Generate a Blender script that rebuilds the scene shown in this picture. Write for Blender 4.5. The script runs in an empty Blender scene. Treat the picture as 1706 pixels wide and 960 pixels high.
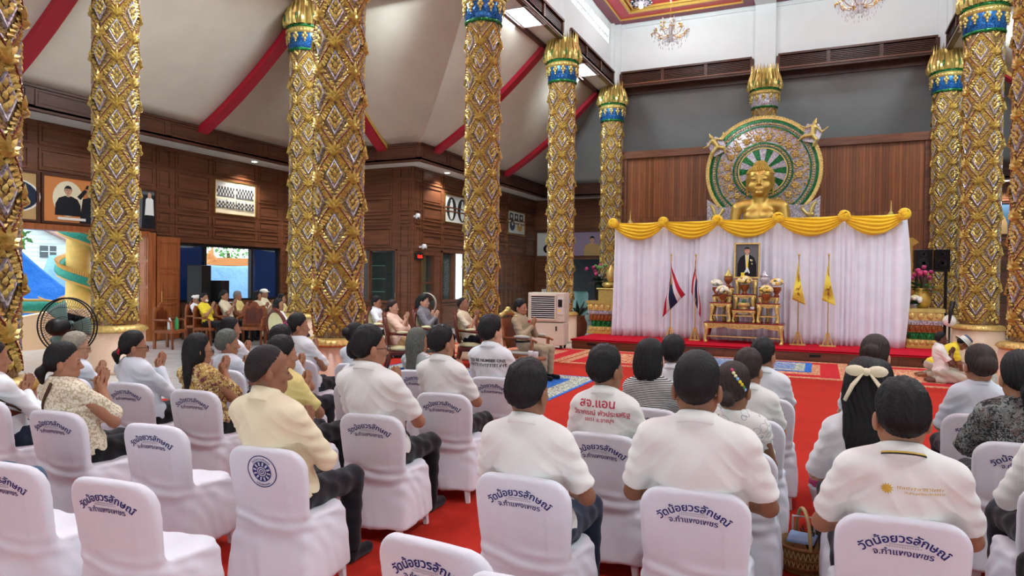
import bpy, math, random
import numpy as np
from math import sin, cos, pi, sqrt, atan2, radians as rad
from mathutils import Vector, Matrix, Euler
from mathutils.bvhtree import BVHTree

SC = bpy.context.scene
COL = SC.collection
RND = random.Random(7)

# ------------------------------------------------------------------ camera
def make_camera():
    yaw, pit, roll = rad(24.3416), rad(-0.839), rad(0.6184)
    F = Vector((-sin(yaw)*cos(pit), cos(yaw)*cos(pit), sin(pit)))
    R0 = Vector((cos(yaw), sin(yaw), 0)); U0 = R0.cross(F)
    R = cos(roll)*R0+sin(roll)*U0; U = -sin(roll)*R0+cos(roll)*U0
    m = Matrix(((R.x, U.x, -F.x, 0), (R.y, U.y, -F.y, 0), (R.z, U.z, -F.z, 1.7), (0, 0, 0, 1)))
    cd = bpy.data.cameras.new('camera'); cd.sensor_width = 36; cd.lens = 1129.41/1706*36
    cd.clip_start = .05; cd.clip_end = 300
    o = bpy.data.objects.new('camera', cd); COL.objects.link(o); o.matrix_world = m
    SC.camera = o
make_camera()
SC.view_settings.view_transform = 'Standard'
SC.view_settings.look = 'None'
SC.view_settings.gamma = 1
SC.view_settings.use_curve_mapping = False
SC.view_settings.exposure = EXPOSURE = 0.46
SC.cycles.use_denoising = True
SC.cycles.max_bounces = 6
SC.cycles.diffuse_bounces = 4
SC.cycles.glossy_bounces = 3
SC.cycles.sample_clamp_indirect = 4

# ------------------------------------------------------------------ light
def make_world():
    w = bpy.data.worlds.new('sky'); SC.world = w; w.use_nodes = True
    nt = w.node_tree; bg = nt.nodes['Background']
    tc = nt.nodes.new('ShaderNodeTexCoord'); sp = nt.nodes.new('ShaderNodeSeparateXYZ')
    cr = nt.nodes.new('ShaderNodeValToRGB')
    cr.color_ramp.elements[0].position = 0.0; cr.color_ramp.elements[0].color = (.74, .84, .88, 1)
    cr.color_ramp.elements[1].position = .6; cr.color_ramp.elements[1].color = (.66, .84, 1, 1)
    nt.links.new(tc.outputs['Generated'], sp.inputs[0]); nt.links.new(sp.outputs['Z'], cr.inputs[0])
    nt.links.new(cr.outputs[0], bg.inputs[0]); bg.inputs[1].default_value = 2.3
make_world()
def area(name, loc, size, power, rot=(0, 0, 0), col=(1, 1, 1), spread=pi):
    l = bpy.data.lights.new(name, 'AREA'); l.shape = 'RECTANGLE'; l.size, l.size_y = size
    l.energy = power; l.color = col; l.spread = spread
    o = bpy.data.objects.new(name, l); COL.objects.link(o); o.location = loc; o.rotation_euler = rot
    return o
TUBE_W = 150     # each ceiling light trough
for (x, y, rz) in ((-6.85, 14.9, 0), (-6.85, 19.9, 0), (3.65, 14.9, 0), (3.65, 19.9, 0), (-9.0, 12.2, 1), (-13.0, 12.2, 1),
                   (-9, 8.4, 1), (-13, 8.4, 1), (6, 12.2, 1), (6, 8.4, 1), (-6.85, 5.6, 0), (3.65, 5.6, 0), (-6.85, .9, 0), (3.65, .9, 0)):
    area('tube_light', (x, y, 8.0), (.5, 1.2) if not rz else (1.2, .5), TUBE_W, col=(.80, .94, 1))
for (x, y) in ((-4.0, 19.7), (.8, 18.63), (-4.2, 14.5), (.8, 14.5), (-4, 10.3), (.8, 10.3), (-8.8, 10.3), (-4, 5), (.8, 5), (-4, 1), (.8, 1)):  # added point lights without bulbs, standing in for chandelier light
    l = bpy.data.lights.new('overhead_fill', 'POINT'); l.energy = 110; l.shadow_soft_size = .12; l.color = (.84, .96, 1)
    o = bpy.data.objects.new('overhead_fill', l); COL.objects.link(o); o.location = (x, y, 9.75)

# ------------------------------------------------------------------ materials
def lin(c):
    return tuple(((x/255)/12.92 if x <= 10 else (((x/255)+.055)/1.055)**2.4) for x in c)
class Mt:
    def __init__(s, name, col=(200, 200, 200), rough=.6, metal=0, spec=.4):
        s.m = bpy.data.materials.new(name); s.m.use_nodes = True
        s.nt = s.m.node_tree; s.b = s.nt.nodes['Principled BSDF']
        s.col = (*lin(col), 1)
        s.b.inputs['Base Color'].default_value = s.col
        s.b.inputs['Roughness'].default_value = rough; s.b.inputs['Metallic'].default_value = metal
        s.b.inputs['Specular IOR Level'].default_value = spec
        s.tc = None
    def n(s, t, **k):
        d = s.nt.nodes.new('ShaderNode'+t)
        for a, b in k.items():
            if a.startswith('i_'): d.inputs[a[2:].replace('_', ' ')].default_value = b
            elif a[:2] == 'in' and a[2:].isdigit(): d.inputs[int(a[2:])].default_value = b
            else: setattr(d, a, b)
        return d
    def l(s, a, b): s.nt.links.new(a, b); return s
    def co(s, scale=(1, 1, 1), rot=(0, 0, 0), kind='Object'):
        if s.tc is None: s.tc = s.n('TexCoord')
        mp = s.n('Mapping'); mp.inputs['Scale'].default_value = scale; mp.inputs['Rotation'].default_value = rot
        s.l(s.tc.outputs[kind], mp.inputs[0]); return mp.outputs[0]
    def ramp(s, src, stops, interp='LINEAR'):
        r = s.n('ValToRGB'); r.color_ramp.interpolation = interp; e = r.color_ramp.elements
        while len(e) < len(stops): e.new(1)
        for i, (p, c) in enumerate(stops): e[i].position = p; e[i].color = (*lin(c), 1)
        s.l(src, r.inputs[0]); return r.outputs[0]
    def base(s, src): s.l(src, s.b.inputs['Base Color']); return s
    def bump(s, src, st=.3, dist=.01):
        b = s.n('Bump'); b.inputs['Strength'].default_value = st; b.inputs['Distance'].default_value = dist
        s.l(src, b.inputs['Height']); s.l(b.outputs[0], s.b.inputs['Normal']); return s
    def noise(s, scale=5, detail=4, co=None, rough=.55):
        n = s.n('TexNoise'); n.inputs['Scale'].default_value = scale; n.inputs['Detail'].default_value = detail
        n.inputs['Roughness'].default_value = rough
        s.l(co if co is not None else s.co(), n.inputs['Vector']); return n.outputs[0]
    def vary(s, scale=5, amt=.12, co=None):
        c = np.array(s.col[:3]); n = s.noise(scale, 4, co)
        r = s.n('ValToRGB'); e = r.color_ramp.elements
        e[0].position = .3; e[0].color = (*(c*(1-amt)), 1); e[1].position = .7; e[1].color = (*np.clip(c*(1+amt), 0, 1), 1)
        s.l(n, r.inputs[0]); s.base(r.outputs[0]); return s
MATS = {}
def reg(k, m): MATS[k] = m.m; return m.m
def simple(k, col, rough=.6, metal=0, spec=.4, vary=None, bump=None):
    m = Mt(k, col, rough, metal, spec)
    if vary: m.vary(*vary)
    if bump: m.bump(m.noise(bump[0], 3), bump[1], bump[2] if len(bump) > 2 else .01)
    return reg(k, m)
def emis(k, col, st):
    m = Mt(k, col); m.b.inputs['Emission Color'].default_value = m.col; m.b.inputs['Emission Strength'].default_value = st
    return reg(k, m)
def cloth(k, col, rough=.85, fine=260, st=.12):
    if k in MATS: return MATS[k]
    m = Mt(k, col, rough, 0, .2); m.vary(3, .05)
    f_ = m.noise(7, 3, m.co((1, 1, 1.7)), .45); a = m.noise(fine, 2); ad = m.n('Math', operation='MULTIPLY_ADD'); m.l(f_, ad.inputs[0]); ad.inputs[1].default_value = 6; m.l(a, ad.inputs[2]); m.bump(ad.outputs[0], st*1.4, .004)
    m.b.inputs['Sheen Weight'].default_value = .15
    return reg(k, m)
cover_m = cloth('white_spandex', (232, 234, 241), .7, 300, .06)
simple('navy_print', (34, 38, 110), .7)
simple('grey_print', (196, 192, 200), .8)
simple('red_print', (196, 40, 70), .8)
simple('dark_print', (62, 76, 74), .8)
simple('gold_print', (214, 176, 72), .7)
simple('white_plastic', (222, 220, 222), .45)
# floor tile
m = Mt('glazed_tile', (206, 205, 202), .12, 0, .5)
br = m.n('TexBrick', offset=0.0); m.l(m.co((1, 1, 1)), br.inputs['Vector'])
br.inputs['Scale'].default_value = 1; br.inputs['Brick Width'].default_value = .6; br.inputs['Row Height'].default_value = .6
br.inputs['Mortar Size'].default_value = .006; br.inputs['Color1'].default_value = (*lin((208, 207, 204)), 1); br.inputs['Color2'].default_value = (*lin((200, 200, 199)), 1)
br.inputs['Mortar'].default_value = (*lin((150, 150, 150)), 1); m.base(br.outputs[0]); reg('tile', m)
m = Mt('red_carpet_pile', (176, 46, 34), .95, 0, .1); m.vary(2.2, .08); m.bump(m.noise(180, 3), .35, .01); reg('carpet', m)
simple('red_felt', (190, 22, 44), .95, 0, .1, vary=(2, .08))
# wood
def wood(k, a, b, rough=.38, axis=(1, 1, 12), sc=2.2, spec=.4):
    m = Mt(k, a, rough, 0, spec)
    n = m.noise(sc, 6, m.co(axis), .62); m.base(m.ramp(n, [(.3, b), (.62, a)])); m.bump(n, .08, .01)
    return reg(k, m)
wood('wood_v', (116, 70, 46), (80, 46, 28), axis=(6, 6, .5))
wood('wood_h', (116, 72, 48), (80, 47, 30), axis=(.5, .5, 7))
wood('wood_dark', (84, 48, 32), (56, 30, 20), axis=(.5, .5, 7))
wood('wood_red', (112, 48, 26), (70, 26, 13), axis=(5, 5, 1), sc=4)
wood('wood_teak_chair', (150, 82, 40), (98, 48, 20), axis=(5, 5, 1), sc=5)
wood('wood_door', (168, 98, 56), (130, 70, 36), axis=(6, 6, .5))
wood('wood_stage', (112, 66, 44), (78, 44, 30), axis=(.6, 4, 5))
m = Mt('teak_planks', (140, 88, 50), .42)
br = m.n('TexBrick', offset=.37, offset_frequency=1); sx_ = m.n('SeparateXYZ'); cx_ = m.n('CombineXYZ'); m.l(m.co(), sx_.inputs[0]); m.l(sx_.outputs[2], cx_.inputs[0]); m.l(sx_.outputs[0], cx_.inputs[1]); m.l(cx_.outputs[0], br.inputs['Vector'])
br.inputs['Scale'].default_value = 1; br.inputs['Brick Width'].default_value = 2.3; br.inputs['Row Height'].default_value = .085
br.inputs['Mortar Size'].default_value = .004; br.inputs['Bias'].default_value = -.1
br.inputs['Color1'].default_value = (*lin((150, 92, 50)), 1); br.inputs['Color2'].default_value = (*lin((112, 66, 36)), 1); br.inputs['Mortar'].default_value = (*lin((70, 38, 20)), 1)
mx = m.n('MixRGB', blend_type='MULTIPLY'); mx.inputs[0].default_value = .6
m.l(br.outputs[0], mx.inputs[1]); m.l(m.ramp(m.noise(3, 5, m.co((9, 9, .5))), [(.3, (170, 160, 150)), (.7, (255, 250, 245))]), mx.inputs[2]); m.base(mx.outputs[0]); reg('teak', m)
# boards of the sloping ceiling
def boards(k, col, ang):
    m = Mt(k, col, .7, 0, .25); m.vary(1.5, .05)
    w = m.n('TexWave', wave_type='BANDS', bands_direction='Z', wave_profile='SAW'); m.l(m.co((1, 1, 1)), w.inputs[0])
    w.inputs['Scale'].default_value = 2.6; w.inputs['Distortion'].default_value = 0
    m.bump(w.outputs[1], .25, .02); return reg(k, m)
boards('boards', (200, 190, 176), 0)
boards('boards_shaded', (158, 161, 161), 0)  # same boards, with the shade of the back slope put into the colour
simple('plaster', (226, 232, 232), .8, vary=(1.2, .03))
simple('soffit', (206, 204, 198), .7)
simple('beam_red', (166, 24, 44), .45)
simple('ceiling_red', (186, 34, 58), .35)
simple('ceiling_maroon', (128, 48, 66), .4)
# gold and mosaic
def gold(k, col, rough=.34, metal=.8, noise=None):
    m = Mt(k, col, rough, metal, .5)
    if noise: m.vary(noise[0], noise[1]); m.bump(m.noise(noise[0]*3, 3), .15, .004)
    return reg(k, m)
gold('gold_leaf', (190, 163, 86), .36, .4, (16, .3))
gold('gold_bright', (206, 184, 108), .32, .55, (14, .12))
gold('gold_buddha', (206, 170, 84), .34, .6)
gold('gold_carved', (214, 182, 108), .38, .45, (22, .28))
gold('gold_paint', (206, 168, 80), .45, .3, (12, .1))
gold('brass', (200, 160, 90), .3, .9)
def mosaic(k, c1, c2, sc=60, rough=.18, metal=.35):
    m = Mt(k, c1, rough, metal, .6)
    v = m.n('TexVoronoi'); m.l(m.co(), v.inputs['Vector']); v.inputs['Scale'].default_value = sc
    sep = m.n('SeparateColor'); m.l(v.outputs['Color'], sep.inputs[0])
    m.base(m.ramp(sep.outputs[0], [(.15, c2), (.8, c1)]))
    m.bump(sep.outputs[1], .6, .02); return reg(k, m)
mosaic('mosaic_silver', (226, 222, 232), (150, 146, 160), 45)
mosaic('mosaic_green', (30, 140, 70), (8, 70, 30), 50, .2, .4)
mosaic('mosaic_blue', (40, 120, 190), (14, 50, 110), 50, .2, .4)
mosaic('mosaic_red', (150, 26, 36), (84, 10, 18), 50, .25, .35)
simple('red_line', (112, 30, 30), .45)
mosaic('shaft_base', (152, 122, 82), (84, 58, 36), 70, .32, .3)
simple('mauve', (150, 132, 158), .6); simple('granite', (212, 180, 152), .35, 0, .4, vary=(60, .08))
simple('granite_pink', (216, 164, 136), .35, 0, .4, vary=(60, .08))
# people
def skin(k, col):
    m = Mt(k, col, .48, 0, .4); m.vary(14, .06)
    m.b.inputs['Subsurface Weight'].default_value = .12; m.b.inputs['Subsurface Radius'].default_value = (.01, .004, .002)
    m.b.inputs['Subsurface Scale'].default_value = .6
    return reg(k, m)
skin('skin_a', (188, 142, 112)); skin('skin_b', (168, 120, 92)); skin('skin_c', (146, 102, 76)); skin('skin_d', (204, 158, 130)); skin('skin_child', (104, 68, 52))
def hairm(k, a, b, rough=.5):
    m = Mt(k, a, rough, 0, .35)
    n = m.noise(45, 5, m.co((5, 5, .6)), .65); m.base(m.ramp(n, [(.35, b), (.65, a)])); m.bump(n, .5, .01)
    return reg(k, m)
hairm('hair_black', (25, 22, 24), (9, 8, 10)); hairm('hair_brown', (62, 46, 38), (30, 22, 20)); hairm('hair_grey', (168, 164, 156), (84, 82, 80), .5)
hairm('hair_greygreen', (118, 122, 110), (62, 66, 62), .5); hairm('hair_short', (44, 38, 36), (24, 20, 20), .6); hairm('hair_white', (188, 180, 160), (120, 112, 98), .5)
cloth('white_polo', (239, 240, 234)); cloth('white_shirt', (236, 241, 243)); cloth('cool_white', (218, 226, 233))
cloth('cream_silk', (243, 234, 198), .55); cloth('cream', (232, 222, 190)); cloth('yellow_shirt', (238, 222, 146)); cloth('bright_yellow', (240, 216, 60))
cloth('blush', (240, 206, 184)); cloth('khaki', (166, 150, 122)); cloth('grey_shirt', (128, 128, 134)); cloth('charcoal', (30, 30, 36)); cloth('black_cloth', (20, 20, 24))
cloth('navy_cloth', (36, 46, 66)); cloth('denim', (66, 96, 124)); cloth('teal_jersey', (74, 104, 128)); cloth('sage', (122, 134, 124)); cloth('olive', (86, 96, 66)); cloth('tan_skirt', (188, 154, 104)); cloth('grey_linen', (190, 186, 170))
def pattern(k, bgc, stops, sc=28, rnd=1.0, kind='F1'):
    m = Mt(k, bgc, .85, 0, .2)
    v = m.n('TexVoronoi'); m.l(m.co(), v.inputs['Vector']); v.inputs['Scale'].default_value = sc; v.inputs['Randomness'].default_value = rnd
    n = m.noise(sc*.6, 4)
    mx = m.n('Math', operation='ADD'); m.l(v.outputs[0], mx.inputs[0]); m.l(n, mx.inputs[1])
    mm = m.n('Math', operation='MULTIPLY'); mm.inputs[1].default_value = .62; m.l(mx.outputs[0], mm.inputs[0])
    m.base(m.ramp(mm.outputs[0], stops, 'CONSTANT')); return reg(k, m)
def cells(k, stops, sc, dist=.5):
    m = Mt(k, (128, 128, 128), .85, 0, .2); n = m.n('TexNoise'); n.inputs['Scale'].default_value = sc*.8; n.inputs['Detail'].default_value = 3; m.l(m.co(), n.inputs['Vector'])
    mx = m.n('MixRGB'); mx.inputs[0].default_value = dist*.12; m.l(m.co(), mx.inputs[1]); m.l(n.outputs['Color'], mx.inputs[2])
    v = m.n('TexVoronoi'); v.inputs['Scale'].default_value = sc; m.l(mx.outputs[0], v.inputs['Vector']); s_ = m.n('SeparateColor'); m.l(v.outputs['Color'], s_.inputs[0])
    m.base(m.ramp(s_.outputs[0], stops, 'CONSTANT')); return reg(k, m)
cells('floral_brown', [(0, (112, 66, 62)), (.18, (190, 158, 90)), (.4, (214, 188, 118)), (.55, (120, 64, 78)), (.68, (170, 132, 70)), (.84, (232, 214, 160))], 62, .6)
cells('floral_dark', [(0, (54, 56, 58)), (.3, (142, 148, 144)), (.56, (44, 46, 48)), (.70, (116, 122, 118)), (.9, (112, 90, 84))], 52, 1.2)
pattern('floral_white', (236, 234, 228), [(0, (70, 90, 110)), (.285, (150, 130, 80)), (.32, (238, 238, 232)), (.575, (120, 140, 160)), (.60, (238, 238, 232))], 22)
pattern('lace_cream', (234, 226, 200), [(0, (186, 172, 140)), (.36, (238, 232, 210)), (.6, (222, 214, 186)), (.7, (196, 184, 150))], 70)
pattern('lace_white', (236, 232, 228), [(0, (196, 170, 160)), (.32, (240, 238, 234)), (.62, (226, 216, 210))], 40)
pattern('grey_batik', (210, 214, 212), [(0, (150, 164, 164)), (.4, (226, 228, 226)), (.58, (180, 190, 188))], 22)
m = Mt('stripes', (230, 230, 226), .85, 0, .2)
w = m.n('TexWave', wave_type='BANDS', bands_direction='Z'); m.l(m.co(), w.inputs[0]); w.inputs['Scale'].default_value = 27; w.inputs['Distortion'].default_value = .4; w.inputs['Detail Scale'].default_value = .6
m.base(m.ramp(w.outputs[0], [(0, (44, 46, 48)), (.5, (232, 232, 226))], 'CONSTANT')); reg('stripes', m)
cloth('curtain_white', (228, 230, 240), .8, 200, .05); cloth('satin_yellow', (242, 200, 50), .5, 200, .05)
cloth('flag_red', (186, 30, 56)); cloth('flag_white', (226, 218, 220)); cloth('flag_blue', (30, 34, 66)); cloth('flag_yellow', (238, 216, 84))
cloth('upholstery', (228, 226, 176), .6)
simple('black_plastic', (26, 26, 28), .45); simple('dark_metal', (40, 40, 44), .4, .5); simple('beige_plastic', (216, 208, 192), .5); simple('chrome', (200, 200, 204), .2, .9)
simple('dark_gap', (14, 14, 16), .7)
emis('tube_glow', (255, 255, 255), 3.2); emis('bulb_glow', (255, 252, 244), 6); emis('daylight_glow', (236, 240, 246), 2.4); emis('led_red', (255, 40, 24), 3)
m = Mt('tinted_glass', (22, 40, 78), .06, 0, .6); m.b.inputs['Alpha'].default_value = .82; reg('tint', m)
m = Mt('clear_glass', (90, 120, 116), .04, 0, .6); m.b.inputs['Alpha'].default_value = .10; reg('glass', m)
m = Mt('crystal', (236, 234, 240), .05, 0, .8); m.b.inputs['Alpha'].default_value = .75; reg('crystal', m)
simple('leaf_green', (40, 92, 40), .5, vary=(20, .3)); simple('leaf_dark', (22, 44, 30), .5); simple('petal_cream', (238, 228, 180), .6); simple('petal_yellow', (242, 206, 110), .6)
simple('petal_white', (240, 238, 228), .6); simple('petal_pink', (206, 70, 120), .6); simple('petal_magenta', (176, 60, 110), .6)
simple('lacquer_red', (128, 20, 28), .25); simple('enamel', (150, 84, 44), .3, .4, vary=(40, .5)); simple('porcelain', (206, 200, 206), .25, .2, vary=(30, .25)); simple('terracotta', (122, 66, 44), .5)
simple('tarp_blue', (40, 120, 214), .45, 0, .4, bump=(3, .6, .1)); simple('tarp_light', (150, 190, 232), .45, bump=(3, .6, .1)); simple('outside_wall', (234, 240, 236), .8); simple('roof_orange', (206, 130, 70), .7); simple('roof_pink', (206, 160, 150), .7)
simple('pillar_yellow', (242, 200, 110), .6, vary=(5, .1)); simple('naga_green', (50, 150, 130), .5, vary=(30, .3)); simple('naga_gold', (224, 170, 90), .5)
simple('peach_wall', (240, 200, 160), .7); simple('foliage', (96, 150, 70), .7, vary=(8, .4)); simple('ground', (190, 184, 172), .9); simple('wicker', (138, 100, 52), .6, vary=(60, .3), bump=(80, .5, .01)); simple('wicker_dark', (74, 50, 28), .6); simple('wicker_light', (200, 176, 120), .6)
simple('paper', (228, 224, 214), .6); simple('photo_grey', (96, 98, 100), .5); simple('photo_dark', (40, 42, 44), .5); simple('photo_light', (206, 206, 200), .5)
simple('plastic_bag', (206, 204, 206), .3); simple('bottle_clear', (220, 226, 226), .15); simple('bottle_green', (60, 150, 90), .2); simple('steel_teal', (150, 190, 184), .5)

# ------------------------------------------------------------------ mesh builder
class MB:
    def __init__(s): s.v = []; s.f = []; s.mi = []; s.M = None; s.cur = 0; s.names = []
    def mat(s, name):
        if name not in s.names: s.names.append(name)
        s.cur = s.names.index(name); return s
    def add(s, vs, fs):
        b = len(s.v)
        if s.M is not None: vs = [tuple(s.M @ Vector(p)) for p in vs]
        s.v.extend(vs); s.f.extend([tuple(i+b for i in f) for f in fs]); s.mi.extend([s.cur]*len(fs)); return s
    def box(s, x0, y0, z0, x1, y1, z1):
        v = [(x, y, z) for z in (z0, z1) for y in (y0, y1) for x in (x0, x1)]
        return s.add(v, [(0, 2, 3, 1), (4, 5, 7, 6), (0, 1, 5, 4), (2, 6, 7, 3), (0, 4, 6, 2), (1, 3, 7, 5)])
    def hexa(s, p): return s.add(p, [(0, 3, 2, 1), (4, 5, 6, 7), (0, 1, 5, 4), (1, 2, 6, 5), (2, 3, 7, 6), (3, 0, 4, 7)])
    def tube(s, pts, r, n=8, cap=True, flat=1.0):
        pts = [Vector(p) for p in pts]; k = len(pts); rs = r if hasattr(r, '__len__') else [r]*k
        vs = []; up = None
        for i in range(k):
            t = (pts[min(i+1, k-1)]-pts[max(i-1, 0)]); t = t.normalized() if t.length > 1e-9 else Vector((0, 0, 1))
            if up is None: up = Vector((0, 0, 1)) if abs(t.z) < .9 else Vector((1, 0, 0))
            a = t.cross(up); a = a.normalized() if a.length > 1e-6 else t.orthogonal().normalized()
            b = a.cross(t).normalized(); up = b
            for j in range(n):
                q = 2*pi*j/n; vs.append(tuple(pts[i]+rs[i]*(cos(q)*a+sin(q)*flat*b)))
        fs = [(i*n+j, i*n+(j+1) % n, (i+1)*n+(j+1) % n, (i+1)*n+j) for i in range(k-1) for j in range(n)]
        if cap: fs += [tuple(range(n))[::-1], tuple(range((k-1)*n, k*n))]
        return s.add(vs, fs)
    def lathe(s, prof, n=24, c=(0, 0, 0), sx=1, sy=1, cap=True):
        vs = [(c[0]+r*cos(2*pi*j/n)*sx, c[1]+r*sin(2*pi*j/n)*sy, c[2]+z) for r, z in prof for j in range(n)]; k = len(prof)
        fs = [(i*n+j, i*n+(j+1) % n, (i+1)*n+(j+1) % n, (i+1)*n+j) for i in range(k-1) for j in range(n)]
        if cap: fs += [tuple(range(n))[::-1], tuple(range((k-1)*n, k*n))]
        return s.add(vs, fs)
    def ell(s, c, r, nu=12, nv=8, R=None):
        if not hasattr(r, '__len__'): r = (r, r, r)
        vs = [(0, 0, -r[2])]; vs += [(r[0]*sin(pi*i/nv)*cos(2*pi*j/nu), r[1]*sin(pi*i/nv)*sin(2*pi*j/nu), -r[2]*cos(pi*i/nv)) for i in range(1, nv) for j in range(nu)]
        vs.append((0, 0, r[2])); e = len(vs)-1
        if R is not None: vs = [tuple(R @ Vector(p)) for p in vs]
        vs = [(p[0]+c[0], p[1]+c[1], p[2]+c[2]) for p in vs]
        fs = [(0, 1+(j+1) % nu, 1+j) for j in range(nu)]
        fs += [(1+i*nu+j, 1+i*nu+(j+1) % nu, 1+(i+1)*nu+(j+1) % nu, 1+(i+1)*nu+j) for i in range(nv-2) for j in range(nu)]
        fs += [(1+(nv-2)*nu+j, 1+(nv-2)*nu+(j+1) % nu, e) for j in range(nu)]
        return s.add(vs, fs)
    def prism(s, poly, a, b, plane='xz', inset=0):
        """poly (list of 2d) extruded between a and b along the axis normal to plane"""
        def P(p, d): return {'xz': (p[0], d, p[1]), 'yz': (d, p[0], p[1]), 'xy': (p[0], p[1], d)}[plane]
        n = len(poly); vs = [P(p, a) for p in poly]+[P(p, b) for p in poly]
        fs = [tuple(range(n)), tuple(range(n, 2*n))[::-1]]+[(i, n+i, n+(i+1) % n, (i+1) % n) for i in range(n)]
        return s.add(vs, fs)
    def strip(s, A, B):
        n = len(A); return s.add([tuple(p) for p in A]+[tuple(p) for p in B], [(i, i+1, n+i+1, n+i) for i in range(n-1)])
    def grid(s, rows):
        n = len(rows[0]); return s.add([tuple(p) for r in rows for p in r], [(i*n+j, i*n+j+1, (i+1)*n+j+1, (i+1)*n+j) for i in range(len(rows)-1) for j in range(n-1)])
    def mesh(s, name, m=None, smooth=False, recalc=False):
        me = bpy.data.meshes.new(name); me.from_pydata(s.v, [], s.f)
        for k in (s.names or [m]): me.materials.append(MATS[k] if isinstance(k, str) else k)
        if s.names: me.polygons.foreach_set('material_index', s.mi)
        if smooth: me.polygons.foreach_set('use_smooth', [True]*len(s.f))
        if recalc:
            import bmesh
            bm = bmesh.new(); bm.from_mesh(me); bmesh.ops.recalc_face_normals(bm, faces=bm.faces); bm.to_mesh(me); bm.free()
        me.update(); return me
    def build(s, name, m=None, parent=None, smooth=False, bevel=0, loc=None, rz=0, recalc=True):
        o = link(name, s.mesh(name, m, smooth, recalc), parent, loc, rz)
        if bevel:
            b = o.modifiers.new('bevel', 'BEVEL'); b.width = bevel; b.segments = 2; b.limit_method = 'ANGLE'
        return o
def link(name, me, parent=None, loc=None, rz=0):
    o = bpy.data.objects.new(name, me); COL.objects.link(o)
    if loc is not None: o.location = loc
    if rz: o.rotation_euler = (0, 0, rz)
    if parent is not None: o.parent = parent
    return o
def tag(o, label, cat, group=None):
    o['label'] = label; o['category'] = cat
    if group: o['group'] = group
    return o
def thing(name, label, cat, loc=(0, 0, 0), rz=0, group=None):
    return tag(link(name, None, None, loc, rz), label, cat, group)
def struct(o): o['kind'] = 'structure'; return o
def copy_tree(o, label=None, loc=None, rz=None, parent=None):
    c = o.copy(); COL.objects.link(c)
    if parent is not None: c.parent = parent
    if label: c['label'] = label
    if loc is not None: c.location = loc
    if rz is not None: c.rotation_euler = (0, 0, rz)
    for ch in list(o.children): copy_tree(ch, parent=c)
    return c
def smooth_angle(me): me.polygons.foreach_set('use_smooth', [True]*len(me.polygons))

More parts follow.
